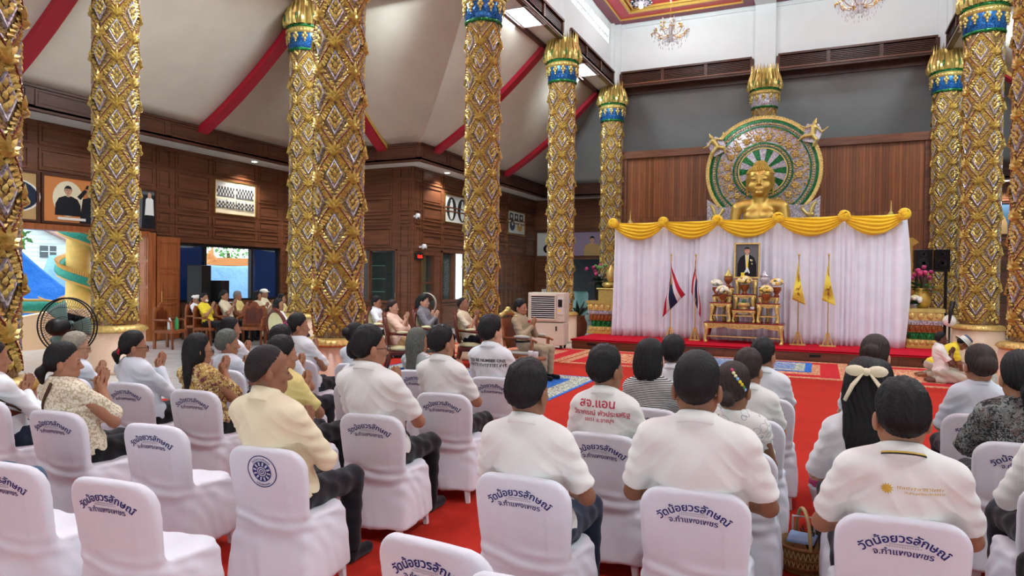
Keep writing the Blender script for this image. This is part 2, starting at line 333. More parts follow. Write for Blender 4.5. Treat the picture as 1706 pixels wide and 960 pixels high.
# ------------------------------------------------------------------ soft solids (distance fields meshed by surface nets)
def axis(lo, hi, coarse, fine=()):
    xs = [lo]
    while xs[-1] < hi:
        st = coarse
        for a, b, f in fine:
            if a-1e-6 <= xs[-1] < b: st = min(st, f)
        xs.append(xs[-1]+st)
    return np.array(xs, np.float32)
class SDF:
    def __init__(s, xs, ys, zs): s.x, s.y, s.z = xs, ys, zs; s.D = np.full((len(xs), len(ys), len(zs)), 1., np.float32)
    def sub(s, lo, hi):
        sl = []
        for ax, a, b in zip((s.x, s.y, s.z), lo, hi):
            i0 = max(int(np.searchsorted(ax, a))-1, 0); i1 = min(int(np.searchsorted(ax, b))+1, len(ax)); sl.append(slice(i0, max(i1, i0+1)))
        return tuple(sl), s.x[sl[0]][:, None, None], s.y[sl[1]][None, :, None], s.z[sl[2]][None, None, :]
    def un(s, fn, lo, hi, k, fr=None):
        m = k+.03
        if fr is not None:
            cs = [fr @ Vector((x, y, z)) for x in (lo[0], hi[0]) for y in (lo[1], hi[1]) for z in (lo[2], hi[2])]
            lo = [min(c[i] for c in cs) for i in range(3)]; hi = [max(c[i] for c in cs) for i in range(3)]
        sl, X, Y, Z = s.sub([a-m for a in lo], [b+m for b in hi])
        if fr is not None: X, Y, Z = loc(fr, X, Y, Z)
        d = fn(X, Y, Z); a = s.D[sl]
        if k > 0:
            h = np.maximum(k-np.abs(a-d), 0)/k; s.D[sl] = np.minimum(a, d)-h*h*k*.25
        else: s.D[sl] = np.minimum(a, d)
    def cap(s, a, b, r1, r2, k=.02, fr=None):
        a = np.array(a, np.float32); b = np.array(b, np.float32); ba = b-a; L = float(ba@ba)+1e-9; r = max(r1, r2)
        def fn(X, Y, Z):
            px, py, pz = X-a[0], Y-a[1], Z-a[2]
            t = np.clip((px*ba[0]+py*ba[1]+pz*ba[2])/L, 0, 1)
            return np.sqrt((px-t*ba[0])**2+(py-t*ba[1])**2+(pz-t*ba[2])**2)-(r1+(r2-r1)*t)
        s.un(fn, np.minimum(a, b)-r, np.maximum(a, b)+r, k, fr)
    def ell(s, c, r, k=.02, fr=None):
        s.un(lambda X, Y, Z: dell(X, Y, Z, c, r), [c[i]-r[i] for i in range(3)], [c[i]+r[i] for i in range(3)], k, fr)
    def carve(s, c, r, k=.01, fr=None):
        lo = [c[i]-r[i] for i in range(3)]; hi = [c[i]+r[i] for i in range(3)]
        if fr is not None:
            cs = [fr @ Vector((x, y, z)) for x in (lo[0], hi[0]) for y in (lo[1], hi[1]) for z in (lo[2], hi[2])]
            lo = [min(q[i] for q in cs) for i in range(3)]; hi = [max(q[i] for q in cs) for i in range(3)]
        sl, X, Y, Z = s.sub([a-k-.02 for a in lo], [b+k+.02 for b in hi])
        if fr is not None: X, Y, Z = loc(fr, X, Y, Z)
        d = -dell(X, Y, Z, c, r); a = s.D[sl]; h = np.maximum(k-np.abs(a-d), 0)/k; s.D[sl] = np.maximum(a, d)+h*h*k*.25
    def halfcut(s, fn, k=0):
        d = fn(s.x[:, None, None], s.y[None, :, None], s.z[None, None, :])
        if k: h = np.maximum(k-np.abs(s.D-d), 0)/k; s.D = np.maximum(s.D, d)+h*h*k*.25
        else: s.D = np.maximum(s.D, d)
    def nets(s):
        D = s.D; S = D < 0; nx, ny, nz = D.shape
        c = np.zeros((nx-1, ny-1, nz-1), np.int8)
        for i in (0, 1):
            for j in (0, 1):
                for k in (0, 1): c += S[i:nx-1+i, j:ny-1+j, k:nz-1+k]
        act = (c > 0) & (c < 8); I, J, K = np.nonzero(act); n = len(I)
        idx = np.full(act.shape, -1, np.int32); idx[I, J, K] = np.arange(n)
        V = {(i, j, k): D[I+i, J+j, K+k] for i in (0, 1) for j in (0, 1) for k in (0, 1)}
        acc = np.zeros((n, 3)); cnt = np.zeros(n)
        for ax in range(3):
            for p in (0, 1):
                for q in (0, 1):
                    e0 = [p, q]; e0.insert(ax, 0); e1 = [p, q]; e1.insert(ax, 1)
                    a, b = V[tuple(e0)], V[tuple(e1)]; w = (a < 0) != (b < 0)
                    t = np.where(w, a/np.where(w, a-b, 1), 0)
                    for d in range(3): acc[:, d] += np.where(w, t if d == ax else e0[d], 0)
                    cnt += w
        acc /= cnt[:, None]
        P = np.stack([np.interp(o+acc[:, d], np.arange(len(ax_)), ax_) for d, (o, ax_) in enumerate(((I, s.x), (J, s.y), (K, s.z)))], 1)
        F = []
        for ax in range(3):
            sa = [slice(1, -1)]*3; sb = [slice(1, -1)]*3; sa[ax] = slice(0, -1); sb[ax] = slice(1, None)
            A, B = S[tuple(sa)], S[tuple(sb)]
            for flip, w in ((0, A & ~B), (1, ~A & B)):
                q = np.nonzero(w); q = [q[d]+(0 if d == ax else 1) for d in range(3)]
                o1, o2 = [(1, 2), (2, 0), (0, 1)][ax]
                def g(d1, d2):
                    r = list(q); r[o1] = r[o1]-d1; r[o2] = r[o2]-d2; return idx[r[0], r[1], r[2]]
                f = np.stack([g(1, 1), g(0, 1), g(0, 0), g(1, 0)], 1)
                F.append(f[:, ::-1] if flip else f)
        return P, np.concatenate(F)
def loc(fr, X, Y, Z):
    m = fr.inverted(); r = [[m[i][j] for j in range(4)] for i in range(3)]
    return tuple(r[i][0]*X+r[i][1]*Y+r[i][2]*Z+r[i][3] for i in range(3))
def dell(X, Y, Z, c, r):
    x, y, z = X-c[0], Y-c[1], Z-c[2]
    k0 = np.sqrt((x/r[0])**2+(y/r[1])**2+(z/r[2])**2)+1e-6; k1 = np.sqrt((x/r[0]**2)**2+(y/r[1]**2)**2+(z/r[2]**2)**2)+1e-6
    return k0*(k0-1)/k1
def vnormals(P, F):
    n = np.cross(P[F[:, 2]]-P[F[:, 0]], P[F[:, 3]]-P[F[:, 1]]); N = np.zeros_like(P)
    for i in range(4): np.add.at(N, F[:, i], n)
    return N/(np.linalg.norm(N, axis=1)[:, None]+1e-9)
def npmesh(name, P, F, m, smooth=True):
    me = bpy.data.meshes.new(name); n, k = len(P), len(F)
    me.vertices.add(n); me.vertices.foreach_set('co', np.asarray(P, np.float32).ravel())
    me.loops.add(k*4); me.loops.foreach_set('vertex_index', np.asarray(F, np.int32).ravel())
    me.polygons.add(k); me.polygons.foreach_set('loop_start', np.arange(0, k*4, 4, dtype=np.int32))
    me.polygons.foreach_set('loop_total', np.full(k, 4, np.int32))
    me.polygons.foreach_set('use_smooth', np.full(k, smooth))
    me.materials.append(MATS[m] if isinstance(m, str) else m); me.update(calc_edges=True); return me
# lettering
def text_geo(s, size, bold=.012, align='CENTER'):
    c = bpy.data.curves.new('lettering', 'FONT'); c.body = s; c.size = size; c.align_x = align; c.offset = bold*size; c.resolution_u = 4
    o = bpy.data.objects.new('lettering', c); COL.objects.link(o)
    me = bpy.data.meshes.new_from_object(o.evaluated_get(bpy.context.evaluated_depsgraph_get()))
    vs = [tuple(v.co) for v in me.vertices]; fs = [tuple(p.vertices) for p in me.polygons]
    bpy.data.objects.remove(o); bpy.data.curves.remove(c); bpy.data.meshes.remove(me); return vs, fs
# ------------------------------------------------------------------ the hall
def MX(x): return -3.2-x      # the hall is symmetrical about x = -1.6
struct(MB().box(-15.75, -9, -.1, 12.6, 27.2, 0).build('floor', 'tile'))
struct(MB().box(-60, -9, -.4, -15.75, 50, -.15).box(-15.75, 27.2, -.4, 30, 60, -.15).build('ground', 'ground'))
def pframe(mb, P, u0, u1, z0, z1, w=.04, t=.035):
    """moulded wall panel; P(u, d, z) maps to the wall plane, d outwards"""
    def bx(a, b, c, d, t0, t1): mb.hexa([P(a, t0, c), P(b, t0, c), P(b, t1, c), P(a, t1, c), P(a, t0, d), P(b, t0, d), P(b, t1, d), P(a, t1, d)])
    bx(u0, u1, z0, z0+w, 0, t); bx(u0, u1, z1-w, z1, 0, t); bx(u0, u0+w, z0+w, z1-w, 0, t); bx(u1-w, u1, z0+w, z1-w, 0, t)
    bx(u0+w*2.2, u1-w*2.2, z0+w*2.2, z1-w*2.2, 0, t*.5)
def panels(mb, P, us, zs, skip=lambda u, z: False):
    for a, b in us:
        for c, d in zs:
            if not skip((a+b)/2, (c+d)/2): pframe(mb, P, a, b, c, d)
ROWS = [(2.72, 2.98), (3.04, 3.34), (3.42, 3.82), (3.9, 4.42), (4.5, 4.95)]
mb = MB()
for y0, y1, z0, z1 in ((-9, 6, 0, 5.2), (6, 11.85, 2.75, 5.2), (11.85, 12.78, 0, 5.2), (12.78, 16.52, 0, .95), (12.78, 16.52, 2.56, 5.2), (16.52, 17.5, 0, 5.2)): mb.box(-15.75, y0, z0, -15.5, y1, z1)
PL = lambda u, d, z: (-15.5+d, u, z)
panels(mb, PL, [(6.0, 7.4), (7.55, 9.0), (9.2, 10.6), (10.75, 12.0)], [(3.95, 4.42), (4.5, 4.95)])
panels(mb, PL, [(12.08, 12.5)], ROWS); panels(mb, PL, [(12.64, 13.75), (15.56, 16.4)], ROWS); panels(mb, PL, [(13.86, 15.45)], ROWS[:2]+ROWS[4:])
panels(mb, PL, [(12.85, 13.7), (13.8, 14.6), (14.7, 15.5), (15.6, 16.45)], [(.12, .85)]); panels(mb, PL, [(16.62, 17.2)], [(.15, 1.2), (1.3, 2.5)]+ROWS)
struct(mb.build('wall_left', 'wood_h'))
# projecting room on the left: front, side
mb = MB()
for x0, x1, z0, z1 in ((-15.5, -13.45, 0, 5.2), (-13.45, -11.66, 0, .95), (-13.45, -11.66, 2.54, 5.2), (-11.66, -11.1, 0, 5.2)): mb.box(x0, 17.3, z0, x1, 17.5, z1)
for y0, y1, z0, z1 in ((17.5, 17.72, 0, 5.2), (17.72, 18.5, 2.45, 5.2), (18.5, 18.95, 0, 5.2), (18.95, 20.75, 0, .95), (18.95, 20.75, 2.56, 5.2), (20.75, 27.1, 0, 5.2)): mb.box(-11.3, y0, z0, -11.1, y1, z1)
PF = lambda u, d, z: (u, 17.3-d, z); PS = lambda u, d, z: (-11.1+d, u, z)
panels(mb, PF, [(-15.4, -14.7), (-14.6, -13.15), (-13.05, -11.85)], [(2.6, 3.2), (3.28, 3.52), (3.6, 4.1), (4.18, 4.62), (4.72, 5.0)])
panels(mb, PF, [(-11.58, -11.18)], [(.2, 2.4), (2.5, 3.25), (3.32, 3.6), (3.7, 4.62), (4.7, 5.0)]); panels(mb, PF, [(-15.4, -13.6)], [(.2, 1.2), (1.3, 2.5)]); panels(mb, PF, [(-13.4, -11.7)], [(.15, .85)])
panels(mb, PS, [(17.36, 17.7)], [(2.5, 3.25), (3.32, 3.6), (3.7, 4.62), (4.7, 5.0)])
panels(mb, PS, [(17.8, 18.95), (19.05, 20.7), (20.85, 22.3), (22.4, 23.85), (23.95, 25.7), (25.8, 26.8)], [(2.66, 3.02), (3.1, 3.36), (3.44, 3.9), (3.98, 4.5), (4.58, 4.98)])
panels(mb, PS, [(20.85+.42*i, 21.2+.42*i) for i in range(14)], [(.1, 1.3), (1.38, 2.58)]); panels(mb, PS, [(19.0, 20.7)], [(.12, .85)])
struct(mb.build('wall_left_room', 'wood_h'))
mb = MB()   # inside of that room
mb.box(-15.5, 20.2, 0, -11.3, 20.3, 5.2); mb.box(-15.5, 17.5, 2.9, -11.3, 20.2, 3.0)
struct(mb.build('wall_left_room_back', 'wood_dark'))
# end walls behind the columns, with an opening on the left
mb = MB()
for x0, x1, z0, z1 in ((-11.1, -9.5, 0, 5.2), (-9.5, -6.6, 2.52, 5.2), (-6.6, 7.9, 0, 5.2)): mb.box(x0, 26.9, z0, x1, 27.1, z1)
PE = lambda u, d, z: (u, 26.9-d, z)
panels(mb, PE, [(-11.0, -9.6), (-9.5, -7.9), (-7.8, -6.4)], [(3.75, 4.3), (4.4, 4.95)]); panels(mb, PE, [(-11, -10.3), (-10.2, -9.55)], [(.1, 1.3), (1.38, 2.5)])
panels(mb, PE, [(3.2, 4.9), (5.0, 6.4), (6.5, 7.8)], [(.2, 1.2), (1.3, 2.2), (2.3, 2.7), (2.8, 3.2), (4.4, 4.95)])
struct(mb.build('wall_end', 'wood_h'))
mb = MB().box(7.9, 17.3, 0, 8.1, 27.1, 5.2).box(7.9, 17.3, 0, 12.3, 17.5, 5.2)
PR = lambda u, d, z: (7.9-d, u, z); panels(mb, PR, [(18.0+1.5*i, 19.4+1.5*i) for i in range(6)], [(.2, 2.4)]+ROWS)
struct(mb.build('wall_right_room', 'wood_h'))
mb = MB().box(12.3, 5, 0, 12.5, 17.5, 5.2).box(12.3, -9, 2.8, 12.5, 5, 5.2); struct(mb.build('wall_right', 'wood_h'))  # unseen near stretch above the gap added to cut sky light
mb = MB().box(-15.75, -9.2, 4.2, 12.5, -9, 10.4)
for x in (-15.6, -11.1, -6.4, -1.6, 3.1, 7.9, 12.3): mb.box(x-.4, -9.2, 0, x+.4, -9, 4.2)
struct(mb.build('wall_rear_blocker', 'wood_h'))  # unseen wall added to cut sky light from behind, opening sized for that
# soffits
def soffits(s):
    X = (lambda x: x) if s else MX
    mb = MB()
    def b(x0, y0, x1, y1): a, c = sorted((X(x0), X(x1))); mb.box(a, y0, 5.02, c, y1, 5.1)
    b(-15.5, -9, -14.5, 17.3); b(-14.5, 16.4, -10.3, 17.3); b(-11.1, 17.3, -10.3, 27); b(-10.3, 25.9, -1.6, 27)
    return struct(mb.build('ceiling_soffit', 'soffit'))
soffits(1); soffits(0)
def fascias(s):
    X = (lambda x: x) if s else MX
    mb = MB(); z0, z1 = 4.98, 5.5
    def seg(ax, c, u0, u1, d):
        sg = 1 if s else -1
        if ax == 'x':
            a, b = sorted((X(c), X(c)+sg*d*-.08)); mb.box(a, u0, z0, b, u1, z1); P = lambda u, dd, z: (X(c)+sg*d*dd, u, z)
        else:
            a, b = sorted((X(u0), X(u1))); mb.box(a, c, z0, b, c+.08, z1); P = lambda u, dd, z: (X(u), c-dd, z)
        n = max(1, round(abs(u1-u0)/1.55)); w = (u1-u0)/n
        for i in range(n): pframe(mb, P, u0+w*i+.08, u0+w*(i+1)-.08, z0+.1, z1-.08, .03, .02)
        for zz in (z0, z1-.05):
            if ax == 'x': a, b = sorted((X(c), X(c)+sg*d*.03)); mb.box(a, u0, zz, b, u1, zz+.05)
            else: a, b = sorted((X(u0), X(u1))); mb.box(a, c-.03, zz, b, c, zz+.05)
    seg('x', -14.5, -9, 16.4, 1); seg('y', 16.4, -14.5, -10.38, 1); seg('x', -10.3, 16.4, 25.9, 1); seg('y', 25.9, -10.3, -1.6, 1)
    return struct(mb.build('trim_fascia', 'wood_dark'))
fascias(1); fascias(0)
# sloping board ceilings, slightly sagging
def zs(t): return 5.5+2.62*(t-.28*t*(1-t))
def slope(name, b0, b1, t0, t1, m):
    rows = []
    for i in range(13):
        t = i/12; a = Vector((*b0, 0)).lerp(Vector((*t0, 0)), t); c = Vector((*b1, 0)).lerp(Vector((*t1, 0)), t); a.z = c.z = zs(t); rows.append([a, c])
    mb = MB().grid(rows); o = struct(mb.build(name, m, smooth=True)); md = o.modifiers.new('thickness', 'SOLIDIFY'); md.thickness = .06; md.offset = 1; return o
for s in (0, 1):
    X = (lambda x: x) if s else MX
    slope('ceiling_slope_outer', (X(-14.5), -9), (X(-14.5), 16.4), (X(-11.1), -9), (X(-11.1), 13.0), 'boards')
    slope('ceiling_slope_front', (X(-14.5), 16.4), (X(-10.3), 16.4), (X(-11.1), 13.0), (X(-6.9), 13.0), 'boards')
    slope('ceiling_slope_inner', (X(-10.3), 16.4), (X(-10.3), 25.9), (X(-6.9), 13.0), (X(-6.9), 22.5), 'boards')
slope('ceiling_slope_back', (-10.3, 25.9), (7.1, 25.9), (-6.9, 22.5), (3.7, 22.5), 'boards_shaded')
def rib(p0, p1, name='trim_rib'):
    d = (Vector(p1)-Vector(p0)).normalized(); n = Vector((-d.y, d.x))
    mb = MB(); pr = [[], [], [], [], [], []]
    for i in range(13):
        t = i/12; q = Vector(p0).lerp(Vector(p1), t); z = zs(t)-.01
        for k, (o, dz) in enumerate(((-.15, 0), (-.15, -.16), (.15, -.16), (.15, 0), (.19, 0), (.19, -.1))): pr[k].append((q.x+n.x*o, q.y+n.y*o, z+dz))
    mb.mat('beam_red').strip(pr[0], pr[1]).strip(pr[1], pr[2]).strip(pr[2], pr[3])
    mb.mat('gold_paint').strip(pr[4], pr[5]).strip(pr[5], [(a[0]*.5+b[0]*.5, a[1]*.5+b[1]*.5, a[2]) for a, b in zip(pr[5], pr[2])])
    return struct(mb.build(name, recalc=False))
for s in (0, 1):
    X = (lambda x: x) if s else MX
    for y in (12.65, 7.95, 3.25): rib((X(-14.5), y), (X(-11.1), y))
    for y in (17.3, 22.15): rib((X(-10.3), y), (X(-6.9), y))
    rib((X(-11.6), 16.4), (X(-11.4), 13.0))
# beams over the columns with louvre bands, white clerestory walls, red ceiling
def louvre(name, P, u0, u1, n):
    mb = MB()
    def bx(a, b, t0, t1, c, d): mb.hexa([P(a, t0, c), P(b, t0, c), P(b, t1, c), P(a, t1, c), P(a, t0, d), P(b, t0, d), P(b, t1, d), P(a, t1, d)])
    mb.mat('wood_dark'); bx(u0, u1, 0, .12, 8.04, 8.1); bx(u0, u1, 0, .16, 8.5, 8.56); bx(u0, u1, 0, .03, 8.1, 8.5)
    for i in range(7): bx(u0, u1, .03, .09, 8.15+.05*i, 8.175+.05*i)
    w = (u1-u0)/n
    for i in range(n+1): bx(u0+w*i-.05, u0+w*i+.05, .02, .13, 8.1, 8.5)
    mb.mat('wood_h'); bx(u0, u1, .1, .15, 8.1, 8.16)
    return struct(mb.build(name))
for s in (0, 1):
    X = (lambda x: x) if s else MX; sg = 1 if s else -1
    def B(mb, x0, y0, z0, x1, y1, z1): a, c = sorted((X(x0), X(x1))); return mb.box(a, y0, z0, c, y1, z1)
    mb = MB(); mb.mat('soffit'); B(mb, -6.95, 12.4, 8.08, -6.25, 22.5, 8.16); mb.mat('boards'); B(mb, -11.4, 12.35, 8.08, -6.95, 13.0, 8.16); B(mb, -11.3, -9, 8.08, -10.9, 12.35, 8.16); struct(mb.build('ceiling_beam'))
    mb = MB(); B(mb, -6.98, 12.9, 7.98, -6.88, 22.5, 8.14); struct(mb.build('trim_beam', 'wood_dark'))
    mb = MB(); wy = [(13.4, 16.7), (17.95, 21.65)]
    B(mb, -6.65, 12.65, 8.1, -6.4, 22.4, 9.42); B(mb, -6.65, 12.65, 9.9, -6.4, 22.4, 10.4)
    for a, b in ((12.65, 13.4), (16.7, 17.95), (21.65, 22.4)): B(mb, -6.65, a, 9.42, -6.4, b, 9.9)
    for y in (12.65, 17.3, 22.15): B(mb, -6.42, y-.28, 8.1, -6.3, y+.28, 10.2)
    struct(mb.build('wall_clerestory_left' if s else 'wall_clerestory_right', 'plaster'))
    mb = MB(); B(mb, -11.3, 12.55, 8.1, -6.4, 12.75, 10.4); B(mb, -11.25, -9, 8.1, -11.1, 12.6, 10.4); struct(mb.build('wall_clerestory_transept', 'boards'))
    for a, b in wy:
        mb = MB(); mb.mat('daylight_glow'); B(mb, -6.6, a, 9.42, -6.56, b, 9.9); mb.mat('plaster')  # panes glow by themselves in place of daylight coming through
        n = 15; w = (b-a)/n
        for i in range(1, n): B(mb, -6.56, a+w*i-.022, 9.42, -6.42, a+w*i+.022, 9.9)
        B(mb, -6.55, a, 9.64, -6.43, b, 9.68)
        struct(mb.build('window_1' if a < 15 else 'window_2'))
    louvre('trim_louvre', (lambda u, d, z: (-6.4+d, u, z)) if s else (lambda u, d, z: (MX(-6.4)-d, u, z)), 12.95, 17.0, 3)
    louvre('trim_louvre', (lambda u, d, z: (-6.4+d, u, z)) if s else (lambda u, d, z: (MX(-6.4)-d, u, z)), 17.6, 21.85, 3)
mb = MB().box(-6.65, 22.15, 8.1, 3.45, 22.4, 10.4)
for x in (-6.4, -1.6, 3.2): mb.box(x-.3, 22.05, 8.1, x+.3, 22.15, 10.2)
mb.box(-6.1, 22.1, 10.02, -1.9, 22.15, 10.05).box(-1.3, 22.1, 10.02, 2.9, 22.15, 10.05)
struct(mb.build('wall_clerestory_back', 'plaster'))
struct(MB().box(-6.95, 22.1, 8.08, 3.75, 22.55, 8.15).box(-6.95, 22.45, 7.9, 3.75, 22.55, 8.1).build('trim_back_beam', 'wood_dark'))
louvre('trim_louvre', lambda u, d, z: (u, 22.15-d, z), -6.08, -1.98, 3); louvre('trim_louvre', lambda u, d, z: (u, 22.15-d, z), -1.22, 2.9, 3)
mb = MB(); mb.mat('ceiling_red').box(-6.5, 12.6, 10.3, 3.3, 22.3, 10.4).box(-11.2, -9, 10.3, 8, 12.6, 10.4)
for x0, x1 in ((-6.38, -1.9), (-1.3, 3.18)):
    for y0, y1 in ((13.0, 17.0), (17.6, 22.1)):
        def fr(i, w, z0, z1):
            mb.box(x0+i, y0+i, z0, x1-i, y0+i+w, z1).box(x0+i, y1-i-w, z0, x1-i, y1-i, z1).box(x0+i, y0+i+w, z0, x0+i+w, y1-i-w, z1).box(x1-i-w, y0+i+w, z0, x1-i, y1-i-w, z1)
        mb.mat('ceiling_maroon'); fr(0, .34, 10.16, 10.3)
        mb.mat('gold_paint'); fr(.32, .03, 10.15, 10.3)
        mb.mat('ceiling_red'); fr(.35, .38, 10.2, 10.3)
        mb.mat('gold_paint'); fr(.72, .07, 10.18, 10.3); fr(.86, .05, 10.24, 10.3)
mb.mat('plaster').box(-1.9, 12.9, 10.12, -1.3, 22.15, 10.3).box(-6.4, 17.0, 10.12, 3.2, 17.6, 10.3)
struct(mb.build('ceiling'))
# wooden screen wall behind the statue
mb = MB(); mb.mat('teak').box(-6.05, 22.3, 0, 2.85, 22.38, 5.9)
mb.mat('wood_h').box(-6.1, 22.2, 5.72, 2.9, 22.42, 5.95).box(-6.1, 22.24, 0, -5.9, 22.4, 5.72).box(2.68, 22.24, 0, 2.9, 22.4, 5.72)
struct(mb.build('wall_screen'))
# window and door of the left wall
mb = MB().mat('black_plastic')
for a, b, c, d in ((12.78, 16.52, .95, 1.02), (12.78, 16.52, 2.48, 2.56), (12.78, 12.86, 1.02, 2.48), (16.44, 16.52, 1.02, 2.48), (13.64, 13.72, 1.02, 2.48), (15.34, 15.42, 1.02, 2.48)): mb.box(-15.68, a, c, -15.56, b, d)
mb.mat('tint').box(-15.63, 12.86, 1.02, -15.61, 13.64, 2.48).box(-15.63, 15.42, 1.02, -15.61, 16.44, 2.48)
struct(mb.build('window_3'))
mb = MB().mat('wood_door'); PJ = lambda u, d, z: (u, 11.86-d, z)
mb.box(-15.8, 11.8, 0, -15.42, 11.9, 2.75).box(-15.8, 6, 2.65, -15.45, 11.86, 2.78).mat('wood_door').box(-15.5, 11.9, 0, -15.42, 12.02, 2.75)
for i in range(4): pframe(mb, lambda u, d, z: (u, 11.8-d, z), -15.77, -15.47, .1+.66*i, .68+.66*i, .03, .015)
struct(mb.build('door_1_frame'))
mb = MB().mat('wood_door').box(-15.4, 12.03, .02, -15.35, 12.68, 2.66)
for a, b in ((.12, .95), (1.05, 1.75), (1.85, 2.55)): pframe(mb, lambda u, d, z: (-15.35+d, u, z), 12.1, 12.62, a, b, .035, .018)
d1 = struct(mb.build('door_1')); MB().tube([(-15.3, 12.08, 1.0), (-15.27, 12.08, 1.0), (-15.27, 12.08, 1.25), (-15.3, 12.08, 1.25)], .012).build('door_handle', 'brass', d1)
# glazing of the projecting room
mb = MB().mat('wood_v')
for x in (-13.45, -12.72, -11.72): mb.box(x, 17.28, .95, x+.06, 17.42, 2.54)
mb.box(-13.45, 17.26, .9, -11.66, 17.44, .97).box(-13.45, 17.28, 2.5, -11.66, 17.42, 2.56).mat('glass').box(-13.4, 17.35, .97, -11.7, 17.36, 2.5)
struct(mb.build('window_4'))
mb = MB().mat('wood_v')
for y in (18.95, 19.75, 20.69): mb.box(-11.22, y, .95, -11.06, y+.06, 2.56)
mb.box(-11.24, 18.95, .9, -11.05, 20.75, .97).box(-11.22, 18.95, 2.5, -11.06, 20.75, 2.58).mat('glass').box(-11.16, 19, .97, -11.15, 20.7, 2.5)
struct(mb.build('window_5'))
mb = MB().mat('wood_v').box(-11.24, 17.72, 2.38, -11.05, 18.5, 2.47).box(-11.24, 17.68, 0, -11.05, 17.76, 2.4).box(-11.24, 18.46, 0, -11.05, 18.54, 2.4)
mb.box(-11.18, 17.76, 0, -11.13, 18.46, .9).box(-11.18, 17.76, 1.5, -11.13, 18.46, 1.55).mat('glass').box(-11.16, 17.76, .9, -11.15, 18.46, 2.38)
struct(mb.build('door_2'))
def shelf_unit(x0, x1, y, lab, zs_):
    t = thing('display_shelf', lab, 'shelf', (0, 0, 0))
    mb = MB().box(x0, y, 0, x0+.04, y+.35, 2.5).box(x1-.04, y, 0, x1, y+.35, 2.5).box(x0, y+.33, 0, x1, y+.35, 2.5)
    mb.build('cabinet_body', 'wood_dark', t)
    for z in zs_: MB().box(x0+.04, y+.01, z, x1-.04, y+.33, z+.02).build('shelf', 'steel_teal', t)
    return t
shelf_unit(-13.4, -12.75, 18.3, 'dark display shelf with pale teal boards behind the glass of the projecting room', (1.2, 1.62, 2.05))
mb = MB()
for i in range(7): mb.mat('steel_teal').lathe([(.03, 0), (.05, .02), (.05, .16), (.02, .2), (.02, .26)], 10, (-12.5+.13*i, 18.5, 1.02))
o = mb.build('glass_jars', smooth=True); tag(o, 'row of pale teal glass jars behind the room window', 'jars'); o['kind'] = 'stuff'
tag(MB().box(-12.6, 18.35, .95, -11.7, 18.7, 1.0).box(-12.6, 18.35, 0, -12.55, 18.7, .95).box(-11.75, 18.35, 0, -11.7, 18.7, .95).build('counter', 'wood_dark'), 'dark wooden counter inside the glazed room under the jars', 'counter')
tag(MB().box(-12.25, 19.4, 1.1, -11.95, 19.44, 2.4).build('lit_banner', 'gold_paint'), 'tall yellow banner hanging inside the glazed room', 'banner')
tag(MB().prism([(-11.99, 1.02), (-11.76, 1.02), (-11.80, 2.2), (-11.87, 2.2)], 17.9, 17.92).build('white_cloth_hanging', 'paper'), 'white cloth hanging inside the glazed room', 'cloth')
# outdoors, seen through the openings
def house():
    t = thing('house', 'white clapboard house with pink roof edge beyond the doorway', 'house', (0, 0, 0))
    prof = [(15.6, -.2), (19.2, -.2), (19.2, 2.98), (17.4, 3.78), (15.6, 4.6)]
    mb = MB().prism(prof, -33, -30, 'yz')
    for i in range(22): mb.box(-30.02, 15.6, .18*i-.1, -29.97, min(19.2, 19.2-(max(0, .18*i-3.08))*2.25), .18*i-.085)
    mb.build('house_wall', 'outside_wall', t)
    MB().prism([(19.5, 2.85), (19.5, 2.97), (15.4, 4.82), (15.4, 4.7)], -33.2, -29.7, 'yz').build('roof', 'roof_pink', t)
    MB().mat('photo_grey').box(-30.0, 17.88, 2.36, -29.93, 18.52, 2.86).mat('outside_wall').box(-29.95, 18.18, 2.36, -29.9, 18.22, 2.86).box(-29.95, 17.88, 2.6, -29.9, 18.52, 2.63).build('window', parent=t)
house()
def tarp(name, lab, pts, m, sag=.1):
    a, b, c, d = [Vector(p) for p in pts]; rows = []
    for i in range(25):
        u = i/24; r = []
        for j in range(25):
            v = j/24; p = a.lerp(b, v).lerp(d.lerp(c, v), u); p.z -= sag*4*v*(1-v)*(1-u); p.x += .05*sin(9*v+5*u)+.04*sin(23*v+9*u)*u; r.append(p)
        rows.append(r)
    o = MB().grid(rows).build(name, m, smooth=True); md = o.modifiers.new('thickness', 'SOLIDIFY'); md.thickness = .02
    return tag(o, lab, 'tarpaulin')
tarp('tarpaulin', 'blue tarpaulin tent side sloping down outside the doorway', [(-21, 10.4, 3.8), (-21, 14.7, .1), (-20.8, 14.7, -.15), (-20.8, 10.4, -.15)], 'tarp_blue')
tarp('tarpaulin', 'pale blue tarpaulin roof behind the golden pillar', [(-24, 14.6, 2.3), (-24, 18.9, 3.0), (-23.4, 18.9, -.15), (-23.4, 13.2, -.15)], 'tarp_light')
tarp('tarpaulin', 'blue tarpaulin wall behind the white notice board', [(-22.6, 15.9, 2.0), (-22.6, 18.2, 1.9), (-22.4, 18.2, -.15), (-22.4, 15.9, -.15)], 'tarp_blue')
tarp('tarpaulin', 'pale blue tarpaulin sheet filling the open sliding window', [(-21.5, 18.3, 2.12), (-21.5, 22.6, 2.2), (-21.0, 22.6, -.15), (-21.0, 18.3, -.15)], 'tarp_light')
tarp('tarpaulin', 'deep blue tarpaulin behind the tinted pane by the loudspeaker', [(-19.5, 15.4, 2.7), (-19.5, 17.0, 2.7), (-19.4, 17.0, -.15), (-19.4, 15.4, -.15)], 'tarp_blue')
tarp('tarpaulin', 'deep blue tarpaulin behind the tinted pane nearest the tall columns', [(-19.5, 19.35, 2.7), (-19.5, 22.4, 2.7), (-19.4, 22.4, -.15), (-19.4, 19.35, -.15)], 'tarp_blue')
t = thing('pavilion', 'orange tiled pavilion roof beyond the tarpaulin', 'pavilion')
